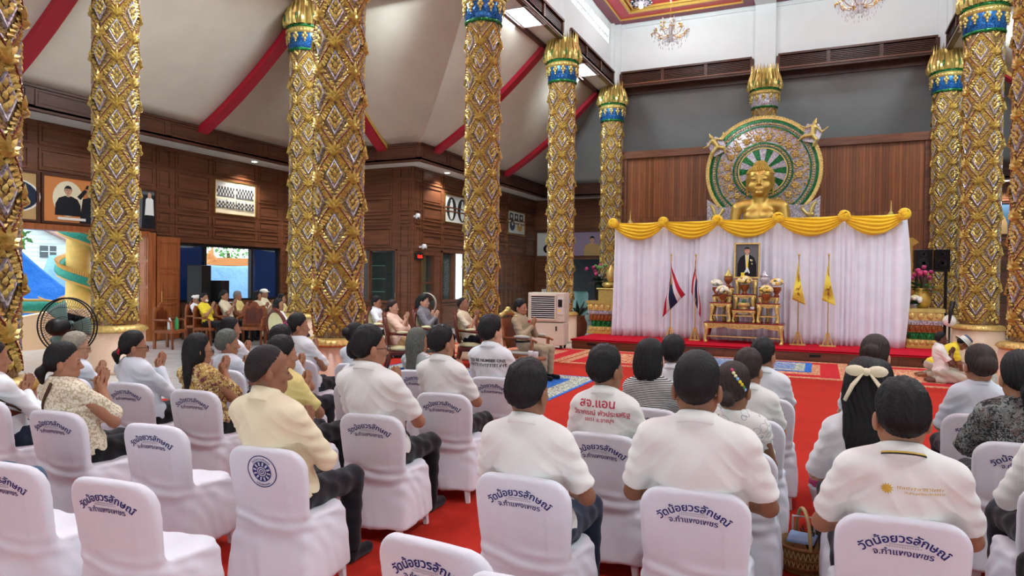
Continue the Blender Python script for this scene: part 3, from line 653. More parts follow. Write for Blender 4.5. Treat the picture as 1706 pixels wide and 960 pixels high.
MB().prism([(24.6, 2.2), (29.4, 2.2), (29.0, 2.62), (25.1, 2.58)], -31, -28, 'yz').box(-30.6, 25, -.2, -28.4, 29, 2.2).build('roof', 'roof_orange', t)
MB().tube([(-28.2, 25.2, 2.45), (-28.2, 25.1, 2.75), (-28.2, 25.25, 3.1)], [.28, .16, .02], 8).build('gable_finial', 'roof_orange', t)
def tree(lab, c, r, seed):
    t = thing('tree', lab, 'tree', (c[0], c[1], -.2)); R = random.Random(seed)
    MB().tube([(0, 0, 0), (.1, 0, c[2]*.5), (0, .1, c[2])], [.22, .16, .1], 8).build('trunk', 'wicker_dark', t)
    mb = MB()
    for i in range(900):
        a, b = R.uniform(0, 2*pi), math.acos(R.uniform(-1, 1)); q = r*R.uniform(.6, 1)
        p = Vector((q*sin(b)*cos(a), q*sin(b)*sin(a), c[2]+q*.8*cos(b))); s = R.uniform(.1, .24)
        u = Vector((R.uniform(-1, 1), R.uniform(-1, 1), R.uniform(-1, 1))).normalized(); v = u.orthogonal().normalized()
        mb.add([tuple(p), tuple(p+s*.5*u+s*.4*v), tuple(p+s*u*1.3), tuple(p+s*.5*u-s*.4*v)], [(0, 1, 2, 3)])
    f = mb.build('foliage', 'foliage', t, recalc=False); return t
tree('leafy tree beside the white house wall', (-25.5, 13.6, 3.1), 1.0, 1); tree('leafy tree over the pavilion roof', (-34.5, 32, 3.3), 2.3, 2); tree('leafy tree beyond the door jamb', (-28, 21.5, 3.0), 1.0, 3)
def naga_pillar():
    t = thing('naga_pillar', 'yellow pillar wrapped by a green and gold naga outside the doorway', 'pillar', (-17.6, 11.45, 0))
    MB().lathe([(.42, -.2), (.42, .1), (.31, .3), (.28, 1.5), (.27, 3.2), (.38, 3.4), (.38, 6)], 20).build('pillar_shaft', 'pillar_yellow', t, True)
    b, sp, be = [], [], []
    for i in range(130):
        a = -.576-2.2+i*.105; z = 2.65-1.1*(a+.576)/(2*pi); r = .40
        if z < .78: break
        b.append((r*cos(a), r*sin(a), z)); sp.append((r*1.12*cos(a), r*1.12*sin(a), z+.14)); be.append((r*1.14*cos(a), r*1.14*sin(a), z-.11))
    e = b[-1]
    for k in range(1, 9): q = (e[0]-.14*k, e[1]-.36*k, .80+.06*sin(k)); b.append(q); sp.append((q[0], q[1], q[2]+.15)); be.append((q[0], q[1], q[2]-.13))
    MB().tube(b, .135, 10).build('naga_body', 'naga_green', t, True)
    mb = MB()
    for i in range(0, len(sp)-1): mb.tube([sp[i], (sp[i][0]*1.16, sp[i][1]*1.16, sp[i][2]+.1)], [.045, .01], 5, False)
    mb.tube(sp, .04, 6).tube(be, .045, 6); mb.build('naga_crest', 'naga_gold', t)
naga_pillar()
mb = MB().hexa([(-16.6, 5.5, -.2), (-16.4, 5.5, -.2), (-16.4, 13.6, -.2), (-16.6, 13.6, -.2), (-16.6, 5.5, .12), (-16.4, 5.5, .12), (-16.4, 10.2, .82), (-16.6, 10.2, .82)]).box(-16.6, 10.2, -.2, -16.4, 13.6, .82)
tag(mb.build('balustrade_wall', 'peach_wall'), 'peach painted low wall sloping up outside the doorway', 'wall')
tag(MB().box(-20, 14.88, 1.42, -19.95, 15.14, 1.86).box(-20.03, 14.98, -.15, -19.99, 15.04, 1.6).build('notice_sign', 'paper'), 'small white notice board in front of the blue tarpaulin', 'sign')
# beyond the end-wall opening: open kitchen yard
tag(MB().box(-8.75, 28.6, -.2, -8.15, 29, 4).build('pale_green_post', 'steel_teal'), 'pale green square post beyond the end wall opening', 'post')
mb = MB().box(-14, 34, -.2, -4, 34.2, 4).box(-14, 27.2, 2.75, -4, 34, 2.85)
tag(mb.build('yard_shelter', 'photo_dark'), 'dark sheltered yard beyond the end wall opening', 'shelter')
mb = MB().box(-10.4, 33.9, 1.2, -8.9, 33.98, 2.2); tag(mb.build('yard_glow_slab', 'daylight_glow'), 'glowing slab for the bright opening at the far side of the yard', 'opening')  # solid slab whose glow replaces daylight at the far side
tag(MB().lathe([(.3, 0), (.42, .1), (.42, 1.0), (.35, 1.1)], 16, (-10.3, 30.5, 0)).build('water_drum', 'steel_teal', smooth=True), 'large dark water drum in the yard', 'drum')
# ------------------------------------------------------------------ ornate columns
CR = .335
def cyl(a, z, h=0): r = CR+h; return (r*cos(a), r*sin(a), z)
def petal(mb, a, z, phi, L, W, H, r0=.004):
    """leaf lying on the shaft at angle a, height z, pointing along phi (0 = up)"""
    s, c = sin(phi), cos(phi)
    def P(l, w, h): return cyl(a+(l*s+w*c)/CR, z+l*c-w*s, h)
    mb.add([P(0, 0, r0+.3*H), P(.28*L, -W*.46, r0), P(.66*L, -W*.40, r0+.2*H), P(L, 0, r0+.62*H), P(.66*L, W*.40, r0+.2*H), P(.28*L, W*.46, r0), P(.52*L, 0, r0+H)],
           [(0, 6, 1), (1, 6, 2), (2, 6, 3), (3, 6, 4), (4, 6, 5), (5, 6, 0)])
def column_meshes():
    LV, Z0 = .38, .86; n = 16
    base = MB().lathe([(CR, .8), (CR, 6.98)], 48, cap=False).mesh('shaft', 'shaft_base', True)
    lf, fm, ln = MB(), MB(), MB()
    hx, hz = pi/4, LV       # half diagonals of a lattice cell (angle, metres)
    for j in range(-1, n+1):
        for i in range(4):
            a0 = i*pi/2+(j % 2)*pi/4; z0 = Z0+LV*j
            ok = lambda z: .84 < z < 6.95
            # mirror frame round the small diamond
            if ok(z0-.2) and ok(z0+.2):
                V = [(0, .205), (.315, 0), (0, -.205), (-.315, 0)]
                for k in range(4):
                    (u0, w0), (u1, w1) = V[k], V[(k+1) % 4]; q = .86
                    A = [cyl(a0+u0, z0+w0, .030), cyl(a0+u1, z0+w1, .030)]; B = [cyl(a0+u0*q, z0+w0*q, .026), cyl(a0+u1*q, z0+w1*q, .026)]
                    A0 = [cyl(a0+u0*1.06, z0+w0*1.06, -.004), cyl(a0+u1*1.06, z0+w1*1.06, -.004)]; B0 = [cyl(a0+u0*q*.94, z0+w0*q*.94, -.004), cyl(a0+u1*q*.94, z0+w1*q*.94, -.004)]
                    for m_, e in ((A, B), (A0, A), (B, B0)): fm.add([m_[0], m_[1], e[1], e[0]], [(0, 1, 2, 3)])
            # red raised lines on the lattice
            for sx in (1, -1):
                p = []
                for t in np.linspace(0, 1, 7):
                    zz = z0+hz*(1-t)
                    if .84 < zz < 6.96: p.append(cyl(a0+sx*hx*t, zz, .030))
                if len(p) > 1: ln.tube(p, .0085, 5, False)
            # second mirror line beside the red one, on the lower edges
            for sx in (1, -1):
                A, B = [], []
                for t in np.linspace(.12, .88, 5):
                    zz = z0-hz*(1-t)
                    if .86 < zz < 6.93: A.append(cyl(a0+sx*hx*t, zz+.022, .027)); B.append(cyl(a0+sx*(hx*t), zz+.042, .027))
                if len(A) > 1: fm.strip(A, B)
            # leaves inside the diamond
            for (dz, row) in ((-.12, (0,)), (-.075, (-.1, .1)), (-.02, (-.15, 0, .15)), (.04, (-.1, .1)), (.085, (0,))):
                for da in row:
                    if ok(z0+dz): petal(lf, a0+da, z0+dz-.01, da*4, .085, .066, .032)
            # bands of leaves between diamond and lattice
            for sx in (1, -1):
                for up in (1, -1):
                    for (q, m_) in ((.61, 6), (.75, 7), (.89, 8)):
                        for k in range(m_):
                            t = (k+.5)/m_
                            da = sx*hx*t*q*1.12; dz = up*hz*(1-t)*q*1.08
                            if not ok(z0+dz): continue
                            ph = sx*(.75 if up > 0 else 1.5)+(RND.uniform(-.45, .45))
                            petal(lf, a0+da-sx*.03, z0+dz-.03, ph, .080*RND.uniform(.85, 1.2), .054, .034)
            # lotus at the crossing above
            zc = z0+hz-.05
            if ok(zc) and ok(zc+.13):
                for k in range(-3, 4): petal(lf, a0, zc-.03, k*.52, .17-.014*abs(k), .06, .048, .02)
                for k in (-1, 0, 1): petal(lf, a0, zc-.07, k*.8, .10, .055, .062, .024)
                for k in (-1, 1): petal(lf, a0, zc-.03, k*2.3, .10, .055, .035)
    leaf = lf.mesh('leaf_relief', 'gold_leaf'); frame = fm.mesh('mirror_frames', 'mosaic_silver'); line = ln.mesh('lattice_lines', 'red_line', True)
    # plinth and its leaf ring
    pl = MB().lathe([(.52, 0), (.52, .06), (.47, .08), (.47, .70)], 40).mesh('plinth', 'granite', True)
    rg = MB().lathe([(.46, .70), (.49, .72), (.49, .74), (.45, .80), (.36, .82)], 40)
    for i in range(36):
        a = 2*pi*i/36
        def P(r, da, z): return (r*cos(a+da), r*sin(a+da), z)
        rg.add([P(.485, -.08, .73), P(.485, .08, .73), P(.515, 0, .735), P(.47, .0, .815), P(.50, -.04, .77), P(.50, .04, .77)], [(0, 2, 4), (2, 1, 5), (4, 2, 5), (4, 5, 3)])
    ring = rg.mesh('plinth_ring', 'gold_carved', True)
    # capital
    def capital(band):
        bd = MB(); bd.mat(band).lathe([(.345, 6.95), (.385, 6.99), (.40, 7.25), (.40, 7.33)], 40, cap=False)
        bd.mat('mosaic_green').lathe([(.35, 6.93), (.39, 6.94), (.40, 6.98), (.37, 7.0)], 40, cap=False).lathe([(.39, 7.46), (.43, 7.48), (.43, 7.53), (.38, 7.56)], 40, cap=False)
        gd = MB(); gd.lathe([(.40, 7.33), (.44, 7.35), (.45, 7.40), (.42, 7.45), (.40, 7.47)], 40, cap=False)
        for i in range(40):        # rope
            a = 2*pi*i/40; gd.ell((.43*cos(a), .43*sin(a), 7.4), (.03, .03, .034), 6, 4)
        for i in range(12):        # hanging pendants over the band
            a = 2*pi*i/12
            for (dz, w, da) in ((7.30, .05, 0), (7.25, .042, -.09), (7.25, .042, .09), (7.19, .04, 0), (7.13, .026, 0)): gd.ell((.415*cos(a+da), .415*sin(a+da), dz), (w*.8, w*.8, w), 7, 5)
        tp = MB(); tg = MB()
        for ly, (n_, r0, r1, zt, w) in enumerate(((26, .39, .385, 8.20, .048), (26, .425, .42, 8.26, .046), (16, .46, .44, 7.98, .062))):
            for i in range(n_):
                a = 2*pi*(i+.5*(ly % 2))/n_; A, B, Cc = [], [], []
                for t in np.linspace(0, 1, 7):
                    z = 7.52+(zt-7.52)*t; r = r0+(r1-r0)*t+.055*sin(pi*min(1, t*1.6))-.03*t; ww = w*(1-t)**.55*(.75+.9*t*(1-t))
                    A.append(((r)*cos(a)-ww*-sin(a), r*sin(a)-ww*cos(a), z)); B.append(((r+.045*(1-t*.6))*cos(a), (r+.045*(1-t*.6))*sin(a), z)); Cc.append((r*cos(a)+ww*-sin(a), r*sin(a)+ww*cos(a), z))
                tp.strip(A, B).strip(B, Cc)
                if ly == 2 and i % 2 == 0: tg.ell((.505*cos(a+.13), .505*sin(a+.13), 7.68), (.018, .018, .10), 6, 5)
        tp.lathe([(.36, 7.5), (.40, 7.6), (.38, 8.1), (.2, 8.12)], 24)
        return [(bd.mesh('capital_band', None, True), 'capital_band'), (gd.mesh('capital_ropes', 'gold_bright', True), 'capital_ropes'), (tp.mesh('capital_petals', 'gold_bright'), 'capital_petals'), (tg.mesh('capital_jewels', 'mosaic_green', True), 'capital_jewels')]
    return base, leaf, frame, line, pl, ring, capital('mosaic_blue'), capital('mosaic_silver')
CM = column_meshes()
def column(x, y, rz, lab, white=False, pm='granite'):
    t = thing('ornate_column', lab, 'column', (x, y, 0), rz, 'gilded columns of the hall')
    for me in (CM[0],): link('shaft', me, t)
    for me, n in ((CM[1], 'leaf_relief'), (CM[2], 'mirror_frames'), (CM[3], 'lattice_lines')): link(n, me, t)
    p = link('plinth', CM[4], t); link('plinth_ring', CM[5], t)
    if pm != 'granite': p.material_slots[0].link = 'OBJECT'; p.material_slots[0].material = MATS[pm]
    for me, n in (CM[7] if white else CM[6]): link(n, me, t)
    return t
column(-11.15, 7.9, .2, 'gilded column in front of the open doorway, behind the pedestal fan')
column(-6.4, 7.98, .5, 'gilded column with pinkish plinth nearest the middle of the seated crowd', pm='granite_pink')
column(-6.4, 3.25, .3, 'gilded column cut off by the photo edge beside the woman with shoulder straps', pm='granite_pink')
column(-11.15, 12.65, .15, 'gilded column standing close behind the pink plinth column, its capital in view')
column(-6.45, 12.68, .3, 'gilded column directly behind the man in the cream shirt praying')
column(-6.4, 17.3, .4, 'gilded column standing behind the air cooler')
column(-6.4, 22.15, .2, 'gilded column beside the wooden screen, behind the flower pedestal')
column(-1.6, 22.15, 0, 'gilded column rising above the round halo of the golden statue', True)
column(3.17, 22.15, .3, 'gilded column behind the black loudspeakers and pink lotus vase')
column(3.12, 17.3, .45, 'gilded column behind the kneeling boy and bowing worshipper')
column(3.0, 12.55, .35, 'gilded column at the photo edge behind the woman in the dark floral blouse', pm='granite_pink')
# ------------------------------------------------------------------ lamps
def trough(x, y, lab, rz=0, L=1.25):
    t = thing('ceiling_light', lab, 'ceiling light', (x, y, 8.06), rz, 'fluorescent troughs under the beams')
    mb = MB().box(-.3, -L/2, -.0, .3, L/2, .03)
    for a in (-.3, .27): mb.box(a, -L/2, -.03, a+.03, L/2, 0)
    for a in (-L/2, L/2-.03): mb.box(-.3, a, -.03, .3, a+.03, 0)
    for i in range(1, 12): mb.box(-.27, -L/2+L*i/12-.004, -.022, .27, -L/2+L*i/12+.004, -.004)
    mb.build('frame', 'white_plastic', t)
    for xx in (-.14, .14): MB().tube([(xx, -L/2+.05, -.012), (xx, L/2-.05, -.012)], .019, 8).build('tube', 'tube_glow', t)
    MB().box(-.27, -L/2+.03, -.004, .27, L/2-.03, -.001).build('reflector', 'tube_glow', t)
trough(-6.6, 15.2, 'bright fluorescent trough beside the second visible roof louvre'); trough(-6.6, 19.7, 'bright fluorescent trough above the column behind the air cooler')
trough(3.4, 15.2, 'fluorescent trough under the beam by the twin columns'); trough(3.4, 19.7, 'fluorescent trough beyond the twin columns')
def downlight(x, y, lab):
    t = thing('downlight', lab, 'ceiling light', (x, y, 5.02), 0, 'round soffit downlights')
    MB().lathe([(.075, 0), (.11, 0), (.11, -.012), (.075, -.02)], 20).build('rim', 'white_plastic', t, True); MB().lathe([(.08, -.018), (.07, -.03), (.0, -.034)], 20).build('lens', 'bulb_glow', t, True)
    l = bpy.data.lights.new('downlight_beam', 'SPOT'); l.energy = 150; l.spot_size = rad(120); l.spot_blend = .6; l.color = (1, .96, .88); l.shadow_soft_size = .08
    o = bpy.data.objects.new('downlight_beam', l); COL.objects.link(o); o.location = (x, y, 4.94)
downlight(-15.0, 14.9, 'round soffit downlight above the framed group photographs'); downlight(-10.75, 22.3, 'round soffit downlight between two ornate columns by the room corner')
downlight(5.45, 26.4, 'round soffit downlight above the purple portrait'); downlight(-13.9, 16.9, 'round soffit downlight over the glazed room front'); downlight(-10.75, 18.7, 'round soffit downlight above the oval portraits')
def medallion(x, y, lab):
    t = thing('ceiling_medallion', lab, 'ceiling light', (x, y, 10.28), 0, 'ceiling medallions with bulbs')
    mb = MB().lathe([(.0, -.02), (.14, -.03), (.16, 0), (.34, 0)], 16)
    for i in range(12):
        a = 2*pi*i/12; mb.ell((.2*cos(a), .2*sin(a), -.03), (.06, .04, .03), 6, 4).ell((.32*cos(a+.26), .32*sin(a+.26), -.02), (.05, .05, .02), 6, 4)
    mb.build('rosette', 'mosaic_silver', t, True); MB().ell((0, 0, -.12), .07, 12, 8).build('bulb', 'bulb_glow', t, True)
medallion(-5.15, 20.85, 'silver ceiling rosette with bulb above the crystal chandelier nearest the roof corner'); medallion(-2.55, 21.2, 'silver ceiling rosette with bulb near the white ceiling beam')
def chandelier(x, y, z, lab, dz=0):
    t = thing('chandelier', lab, 'chandelier', (x, y, z), 0, 'crystal chandeliers under the red ceiling')
    MB().tube([(0, 0, .42), (0, 0, 10.2-z)], .008, 6).build('chain', 'brass', t)
    MB().lathe([(.02, .45), (.05, .36), (.03, .28), (.07, .16), (.04, .05), (.09, -.05), (.05, -.16), (.02, -.24)], 12).build('stem', 'crystal', t, True)
    cme = MB().lathe([(.012, .02), (.012, .09), (.016, .11), (.002, .15)], 8).mesh('candle', 'petal_white', True)
    arms, cups, can, fl, dr = MB(), MB(), MB(), MB(), MB(); R = random.Random(3)
    DF = [(0, 1, 2), (0, 2, 3), (0, 3, 4), (0, 4, 1), (5, 2, 1), (5, 3, 2), (5, 4, 3), (5, 1, 4)]; nd = [0]
    dme = MB().add([(0, 0, 0), (.35, 0, -1), (0, .35, -1), (-.35, 0, -1), (0, -.35, -1), (0, 0, -2)], DF).mesh('drop', 'crystal')
    def drop(p, s):
        nd[0] += 1
        if nd[0] % 2 and nd[0] < 200: o = link('drop', dme, t, p); o.scale = (s, s, s); return
        dr.add([(p[0], p[1], p[2]), (p[0]+s*.35, p[1], p[2]-s), (p[0], p[1]+s*.35, p[2]-s), (p[0]-s*.35, p[1], p[2]-s), (p[0], p[1]-s*.35, p[2]-s), (p[0], p[1], p[2]-2*s)], DF)
    for n, r, z0 in ((10, .48, .0), (5, .28, .22)):
        for i in range(n):
            a = 2*pi*i/n+z0; c, s = cos(a), sin(a)
            pts = [(r*u*c, r*u*s, z0-.12*sin(pi*u)+.05*u) for u in np.linspace(.08, 1, 8)]; arms.tube(pts, .009, 6)
            e = pts[-1]; cups.lathe([(.01, -.02), (.045, .0), (.05, .02)], 10, e); link('candle', cme, t, e)
            for k in range(5): fl.ell((e[0]+R.uniform(-.06, .06), e[1]+R.uniform(-.06, .06), e[2]+R.uniform(-.05, .04)), .027, 6, 4)
            for k in range(5):
                q = 2*pi*k/5; drop((e[0]+.055*cos(q), e[1]+.055*sin(q), e[2]-.02-.03*(k % 2)), .04)
            for k in range(4): drop((r*.27*(k+.6)*c, r*.27*(k+.6)*s, z0-.12), .045)
    for i in range(40):
        a = 2*pi*i/20; q = .1+.22*(i % 3)/2; drop((q*cos(a), q*sin(a), -.14-.07*(i % 3)), .05)
    for n, m_, k in (('arms', arms, 'brass'), ('cups', cups, 'crystal'), ('glass_flowers', fl, 'gold_paint'), ('small_drops', dr, 'crystal')):
        o = m_.build(n, k, t, n != 'small_drops')
        if n in ('small_drops', 'glass_flowers'): o['kind'] = 'stuff'
chandelier(-4.0, 19.7, 8.78, 'crystal chandelier hanging nearest the roof corner window strip'); chandelier(.8, 18.63, 8.5, 'crystal chandelier cut by the top of the photo, by the grey slope')
# ------------------------------------------------------------------ golden statue
def statue():
    t = thing('buddha_statue', 'large golden seated statue rising above the yellow swags', 'statue', (-1.565, 20.5, 0))
    S = SDF(axis(-1.25, 1.25, .03), axis(-.95, .8, .03), axis(2.15, 5.15, .03, [(3.95, 5.15, .016)]))
    S.ell((0, 0, 4.53), (.355, .38, .42), .05); S.ell((0, -.10, 4.32), (.275, .275, .25), .06); S.ell((0, 0, 4.64), (.36, .385, .33), .04); S.ell((0, .02, 4.97), (.17, .18, .14), .06)
    S.cap((0, .04, 3.8), (0, .02, 4.3), .2, .2, .06)
    S.cap((0, -.375, 4.56), (0, -.435, 4.41), .02, .05, .025); S.cap((-.04, -.40, 4.39), (.04, -.40, 4.39), .03, .03, .015)
    for s in (1, -1):
        S.cap((s*.05, -.355, 4.625), (s*.15, -.35, 4.665), .02, .018, .012); S.cap((s*.15, -.35, 4.665), (s*.25, -.26, 4.62), .018, .014, .012)
        S.ell((s*.145, -.33, 4.555), (.075, .04, .035), .012); S.ell((s*.2, -.26, 4.36), (.1, .08, .1), .05)
    S.cap((-.085, -.36, 4.285), (.085, -.36, 4.285), .024, .024, .01); S.cap((-.06, -.355, 4.245), (.06, -.355, 4.245), .026, .026, .01); S.ell((0, -.32, 4.165), (.1, .07, .06), .03)
    for s in (1, -1):
        S.cap((s*.365, .03, 4.62), (s*.34, .03, 4.14), .035, .03, .02)
        S.cap((s*.28, .05, 3.88), (s*.58, .06, 3.82), .15, .16, .1); S.cap((s*.63, .05, 3.76), (s*.74, -.02, 3.0), .155, .12, .05); S.cap((s*.74, -.02, 3.0), (s*.3, -.5, 2.75), .12, .09, .06)
        S.cap((s*.3, .0, 2.5), (s*1.05, -.35, 2.45), .24, .2, .1); S.cap((s*1.05, -.35, 2.45), (0, -.62, 2.4), .2, .13, .08)
    S.ell((0, .06, 3.48), (.46, .28, .46), .10); S.ell((0, .04, 2.8), (.45, .3, .6), .12); S.ell((-.22, -.12, 3.5), (.2, .16, .2), .1); S.ell((.22, -.12, 3.5), (.2, .16, .2), .1)
    P, F = S.nets(); link('body', npmesh('body', P, F, 'gold_buddha'), t)
    mb = MB()
    for j in range(9):                                   # rows of hair curls
        z = 4.74+.03*j*1.1; q = sqrt(max(0, 1-((z-4.64)/.345)**2)); n = max(6, int(40*q))
        for i in range(n):
            a = 2*pi*(i+.5*(j % 2))/n
            if z < 4.80 and abs(a-1.5*pi) < .9: continue
            mb.ell((.375*q*cos(a), .40*q*sin(a), z), .027, 6, 4)
    mb.build('hair_curls', 'gold_paint', t, True); mb = MB()
    for j in range(6):
        z = 4.96+.026*j; q = sqrt(max(0.02, 1-((z-4.95)/.16)**2)); n = max(4, int(22*q))
        for i in range(n): a = 2*pi*(i+.5*(j % 2))/n; mb.ell((.18*q*cos(a), .02+.19*q*sin(a), z), .024, 6, 4)
    mb.build('topknot_curls', 'gold_paint', t, True)
    mb = MB()
    for s in (1, -1): mb.tube([(s*(.085+.022*k), -.377+.0042*k*k, 4.535-.014*sin(pi*k/5)) for k in range(6)], [.004, .011, .014, .013, .009, .003], 6).tube([(s*(.05+.034*k), -.383+.0042*k*k, 4.632+.05*sin(pi*(k+.8)/7.5)) for k in range(7)], [.004, .008, .009, .009, .008, .006, .003], 5)
    mb.build('eyes', 'dark_gap', t, True)
    MB().lathe([(1.5, 0), (1.5, .5), (1.3, .7), (1.25, 1.5), (1.45, 1.9), (1.3, 2.2)], 32, sy=.62).build('lotus_base', 'gold_carved', t, True)
statue()
def halo():
    t = thing('halo_wheel', 'round carved halo with green and silver wheel behind the golden statue', 'halo', (-1.56, 21.3, 0))
    c = Vector((0, 0, 4.93)); R = 1.6
    def ring(r0, r1, y, h, m, name, n=96):
        return MB().lathe([(r0, 0), (r0, h), (r1, h), (r1, 0)], n, cap=False)
    def up(mb): mb.v = [(p[0], -p[2], p[1]+4.93) for p in mb.v]; return mb
    up(MB().lathe([(0, -.12), (R, -.12), (R, 0), (0, 0)], 96, cap=False)).build('disc', 'mosaic_silver', t, False)
    for n, r0, r1, h, m in (('outer_rim', 1.52, 1.62, .07, 'gold_carved'), ('outer_green_band', 1.44, 1.52, .05, 'mosaic_green'), ('inner_green_band', 1.29, 1.33, .05, 'mosaic_green'), ('wheel_rim', .80, .84, .06, 'mosaic_green'), ('wheel_gold_rim', .66, .69, .06, 'gold_carved'), ('wheel_green_rim', .69, .715, .05, 'mosaic_green')):
        up(ring(r0, r1, 0, h, m, n)).build(n, m, t)
    for r, k, s in ((1.385, 120, .034), (.757, 70, .032), (1.60, 130, .036)):
        mb = MB()
        for i in range(k): a = 2*pi*i/k; mb.ell((r*cos(a), r*sin(a), .05), (s, s, s*.8), 6, 4)
        up(mb).build('bead_ring', 'gold_bright', t, True)
    for i in range(20):
        a0, a1 = 2*pi*(i-.5)/20+pi/2, 2*pi*(i+.5)/20+pi/2
        mb = MB().add([(.05*cos(a), .05*sin(a), z) for z in (0, .03) for a in (a0, a1)]+[(.66*cos(a), .66*sin(a), z) for z in (0, .03) for a in (a0, a1)], [(2, 6, 7, 3), (0, 2, 3, 1), (4, 5, 7, 6), (0, 4, 6, 2), (1, 3, 7, 5)])
        up(mb).build('spoke', 'mosaic_green' if i % 2 else 'mosaic_silver', t)
    mb, fb = MB(), MB(); Rn = random.Random(11); fme = None
    for i in range(40):                                   # scrolling vines between the rings
        a = 2*pi*i/40
        for rr, sgn in ((.93, 1), (1.08, -1), (1.21, 1)):
            cx, cy = rr*cos(a+.1*sgn), rr*sin(a+.1*sgn); s0 = Rn.uniform(0, 6)
            mb.tube([(cx+(.085-.0095*k)*cos(s0+sgn*k*.75), cy+(.085-.0095*k)*sin(s0+sgn*k*.75), .025) for k in range(9)], [.02-.0014*k for k in range(9)], 6)
        if i % 2:
            if fme is None:
                for k in range(6): q = 2*pi*k/6; fb.ell((.06*cos(q), -.03, .06*sin(q)), (.04, .03, .04), 6, 4)
                fb.ell((0, -.035, 0), (.03, .03, .03), 6, 4); fme = fb.mesh('flower', 'gold_carved', True)
            link('flower', fme, t, (1.0*cos(a), -.01, 4.93+1.0*sin(a)))
    up(mb).build('scrolls', 'gold_paint', t, True)
    mb = MB()
    mb.prism([(-1.55, 3.2), (-1.0, 3.2), (-1.05, 3.75), (-1.3, 3.95), (-1.57, 4.15)], -.12, -.02).prism([(1.55, 3.2), (1.0, 3.2), (1.05, 3.75), (1.3, 3.95), (1.57, 4.15)], -.12, -.02).box(-1.3, -.1, 1.5, 1.3, .1, 3.9).build('side_wings', 'mosaic_silver', t)
    for s in (1, -1):
        mb = MB()
        mb.tube([(s*(1.48-.06*k), -.14, 3.98-.13*k+.1*sin(k)) for k in range(5)], [.02, .05, .06, .05, .03], 7).tube([(s*(1.2+.12*sin(k*.8)), -.14, 3.3+.09*k) for k in range(7)], .04, 7).ell((s*1.3, -.14, 3.62), (.12, .05, .07), 8, 6)
        for k in range(14): mb.tube([(s*(1.08+.42*((k*7) % 10)/10)+(.05-.006*q)*cos(q*.9+k), -.13, 3.25+.055*k*(.8 if k % 2 else 1)+(.05-.006*q)*sin(q*.9+k)) for q in range(7)], .012, 5)
        mb.build('wing_swan', 'gold_bright', t, True)
    return t
HALO = halo()
def deva(x, z, lab, tilt):
    t = thing('deva_figure', lab, 'figure', (x, 21.12, z), 0, 'golden deva figures on the halo rim')
    up = MB().prism([(-.2, -.24), (.2, -.24), (.26, .1), (.1, .3), (-.22, .24)], .06, .02).build('mosaic_backing', 'mosaic_silver', t)
    S = SDF(axis(-.42, .42, .016), axis(-.2, .1, .016), axis(-.4, .5, .016))
    S.ell((0, -.06, .3), (.06, .06, .075), .02); S.cap((0, -.06, .36), (0, -.06, .46), .035, .006, .02); S.cap((0, -.06, .17), (.02, -.06, -.02), .075, .065, .04)
    S.cap((.08, -.06, .2), (.24, -.08, .08), .03, .025, .03); S.cap((.24, -.08, .08), (.36, -.08, .24), .025, .02, .02); S.cap((-.08, -.06, .2), (-.2, -.08, .12), .03, .025, .03); S.cap((-.2, -.08, .12), (-.34, -.08, .14), .025, .02, .02)
    S.cap((.03, -.06, -.05), (.16, -.09, -.16), .06, .045, .03); S.cap((.16, -.09, -.16), (.12, -.06, -.34), .045, .03, .02); S.cap((-.02, -.06, -.05), (-.18, -.09, -.12), .06, .045, .03); S.cap((-.18, -.09, -.12), (-.3, -.06, -.26), .045, .025, .02)
    P, F = S.nets(); b = link('figure_body', npmesh('figure_body', P, F, 'gold_bright'), t); t.rotation_euler = (0, tilt, 0)
deva(-2.86, 5.72, 'small golden deva figure on the halo rim by the darker screen half', -.5); deva(-.24, 5.9, 'small golden deva figure on the halo rim toward the loudspeaker side', .25)
def stupa(x, y, z0, s, lab, m='gold_bright'):
    t = thing('small_stupa', lab, 'ornament', (x, y, 0)); h = s
    MB().lathe([(.5, 0), (.5, z0-.1), (.52, z0)], 16, sx=.3, sy=.3).build('stand', 'gold_carved', t)
    MB().lathe([(.3*h, z0), (.32*h, z0+.06*h), (.2*h, z0+.2*h), (.24*h, z0+.34*h), (.12*h, z0+.52*h), (.05*h, z0+.62*h), (.04*h, z0+.8*h), (.004, z0+1.25*h)], 16).build('spire', m, t, True)
stupa(-5.31, 20.5, 3.25, .46, 'tiny golden spire peeking above the curtain by the column'); stupa(1.67, 20, 3.28, .42, 'golden stupa tip peeking above the last swag')
MBX = MB().prism([(2.02, 2.2), (2.16, 2.2), (2.16, 2.62), (2.3, 2.72), (2.16, 2.84), (2.02, 2.84)], 19.9, 20.1).box(1.9, 19.85, .24, 2.25, 20.15, 2.2); tag(MBX.build('gilded_bracket', 'gold_paint'), 'gilded bracket jutting out behind the curtain edge', 'ornament')
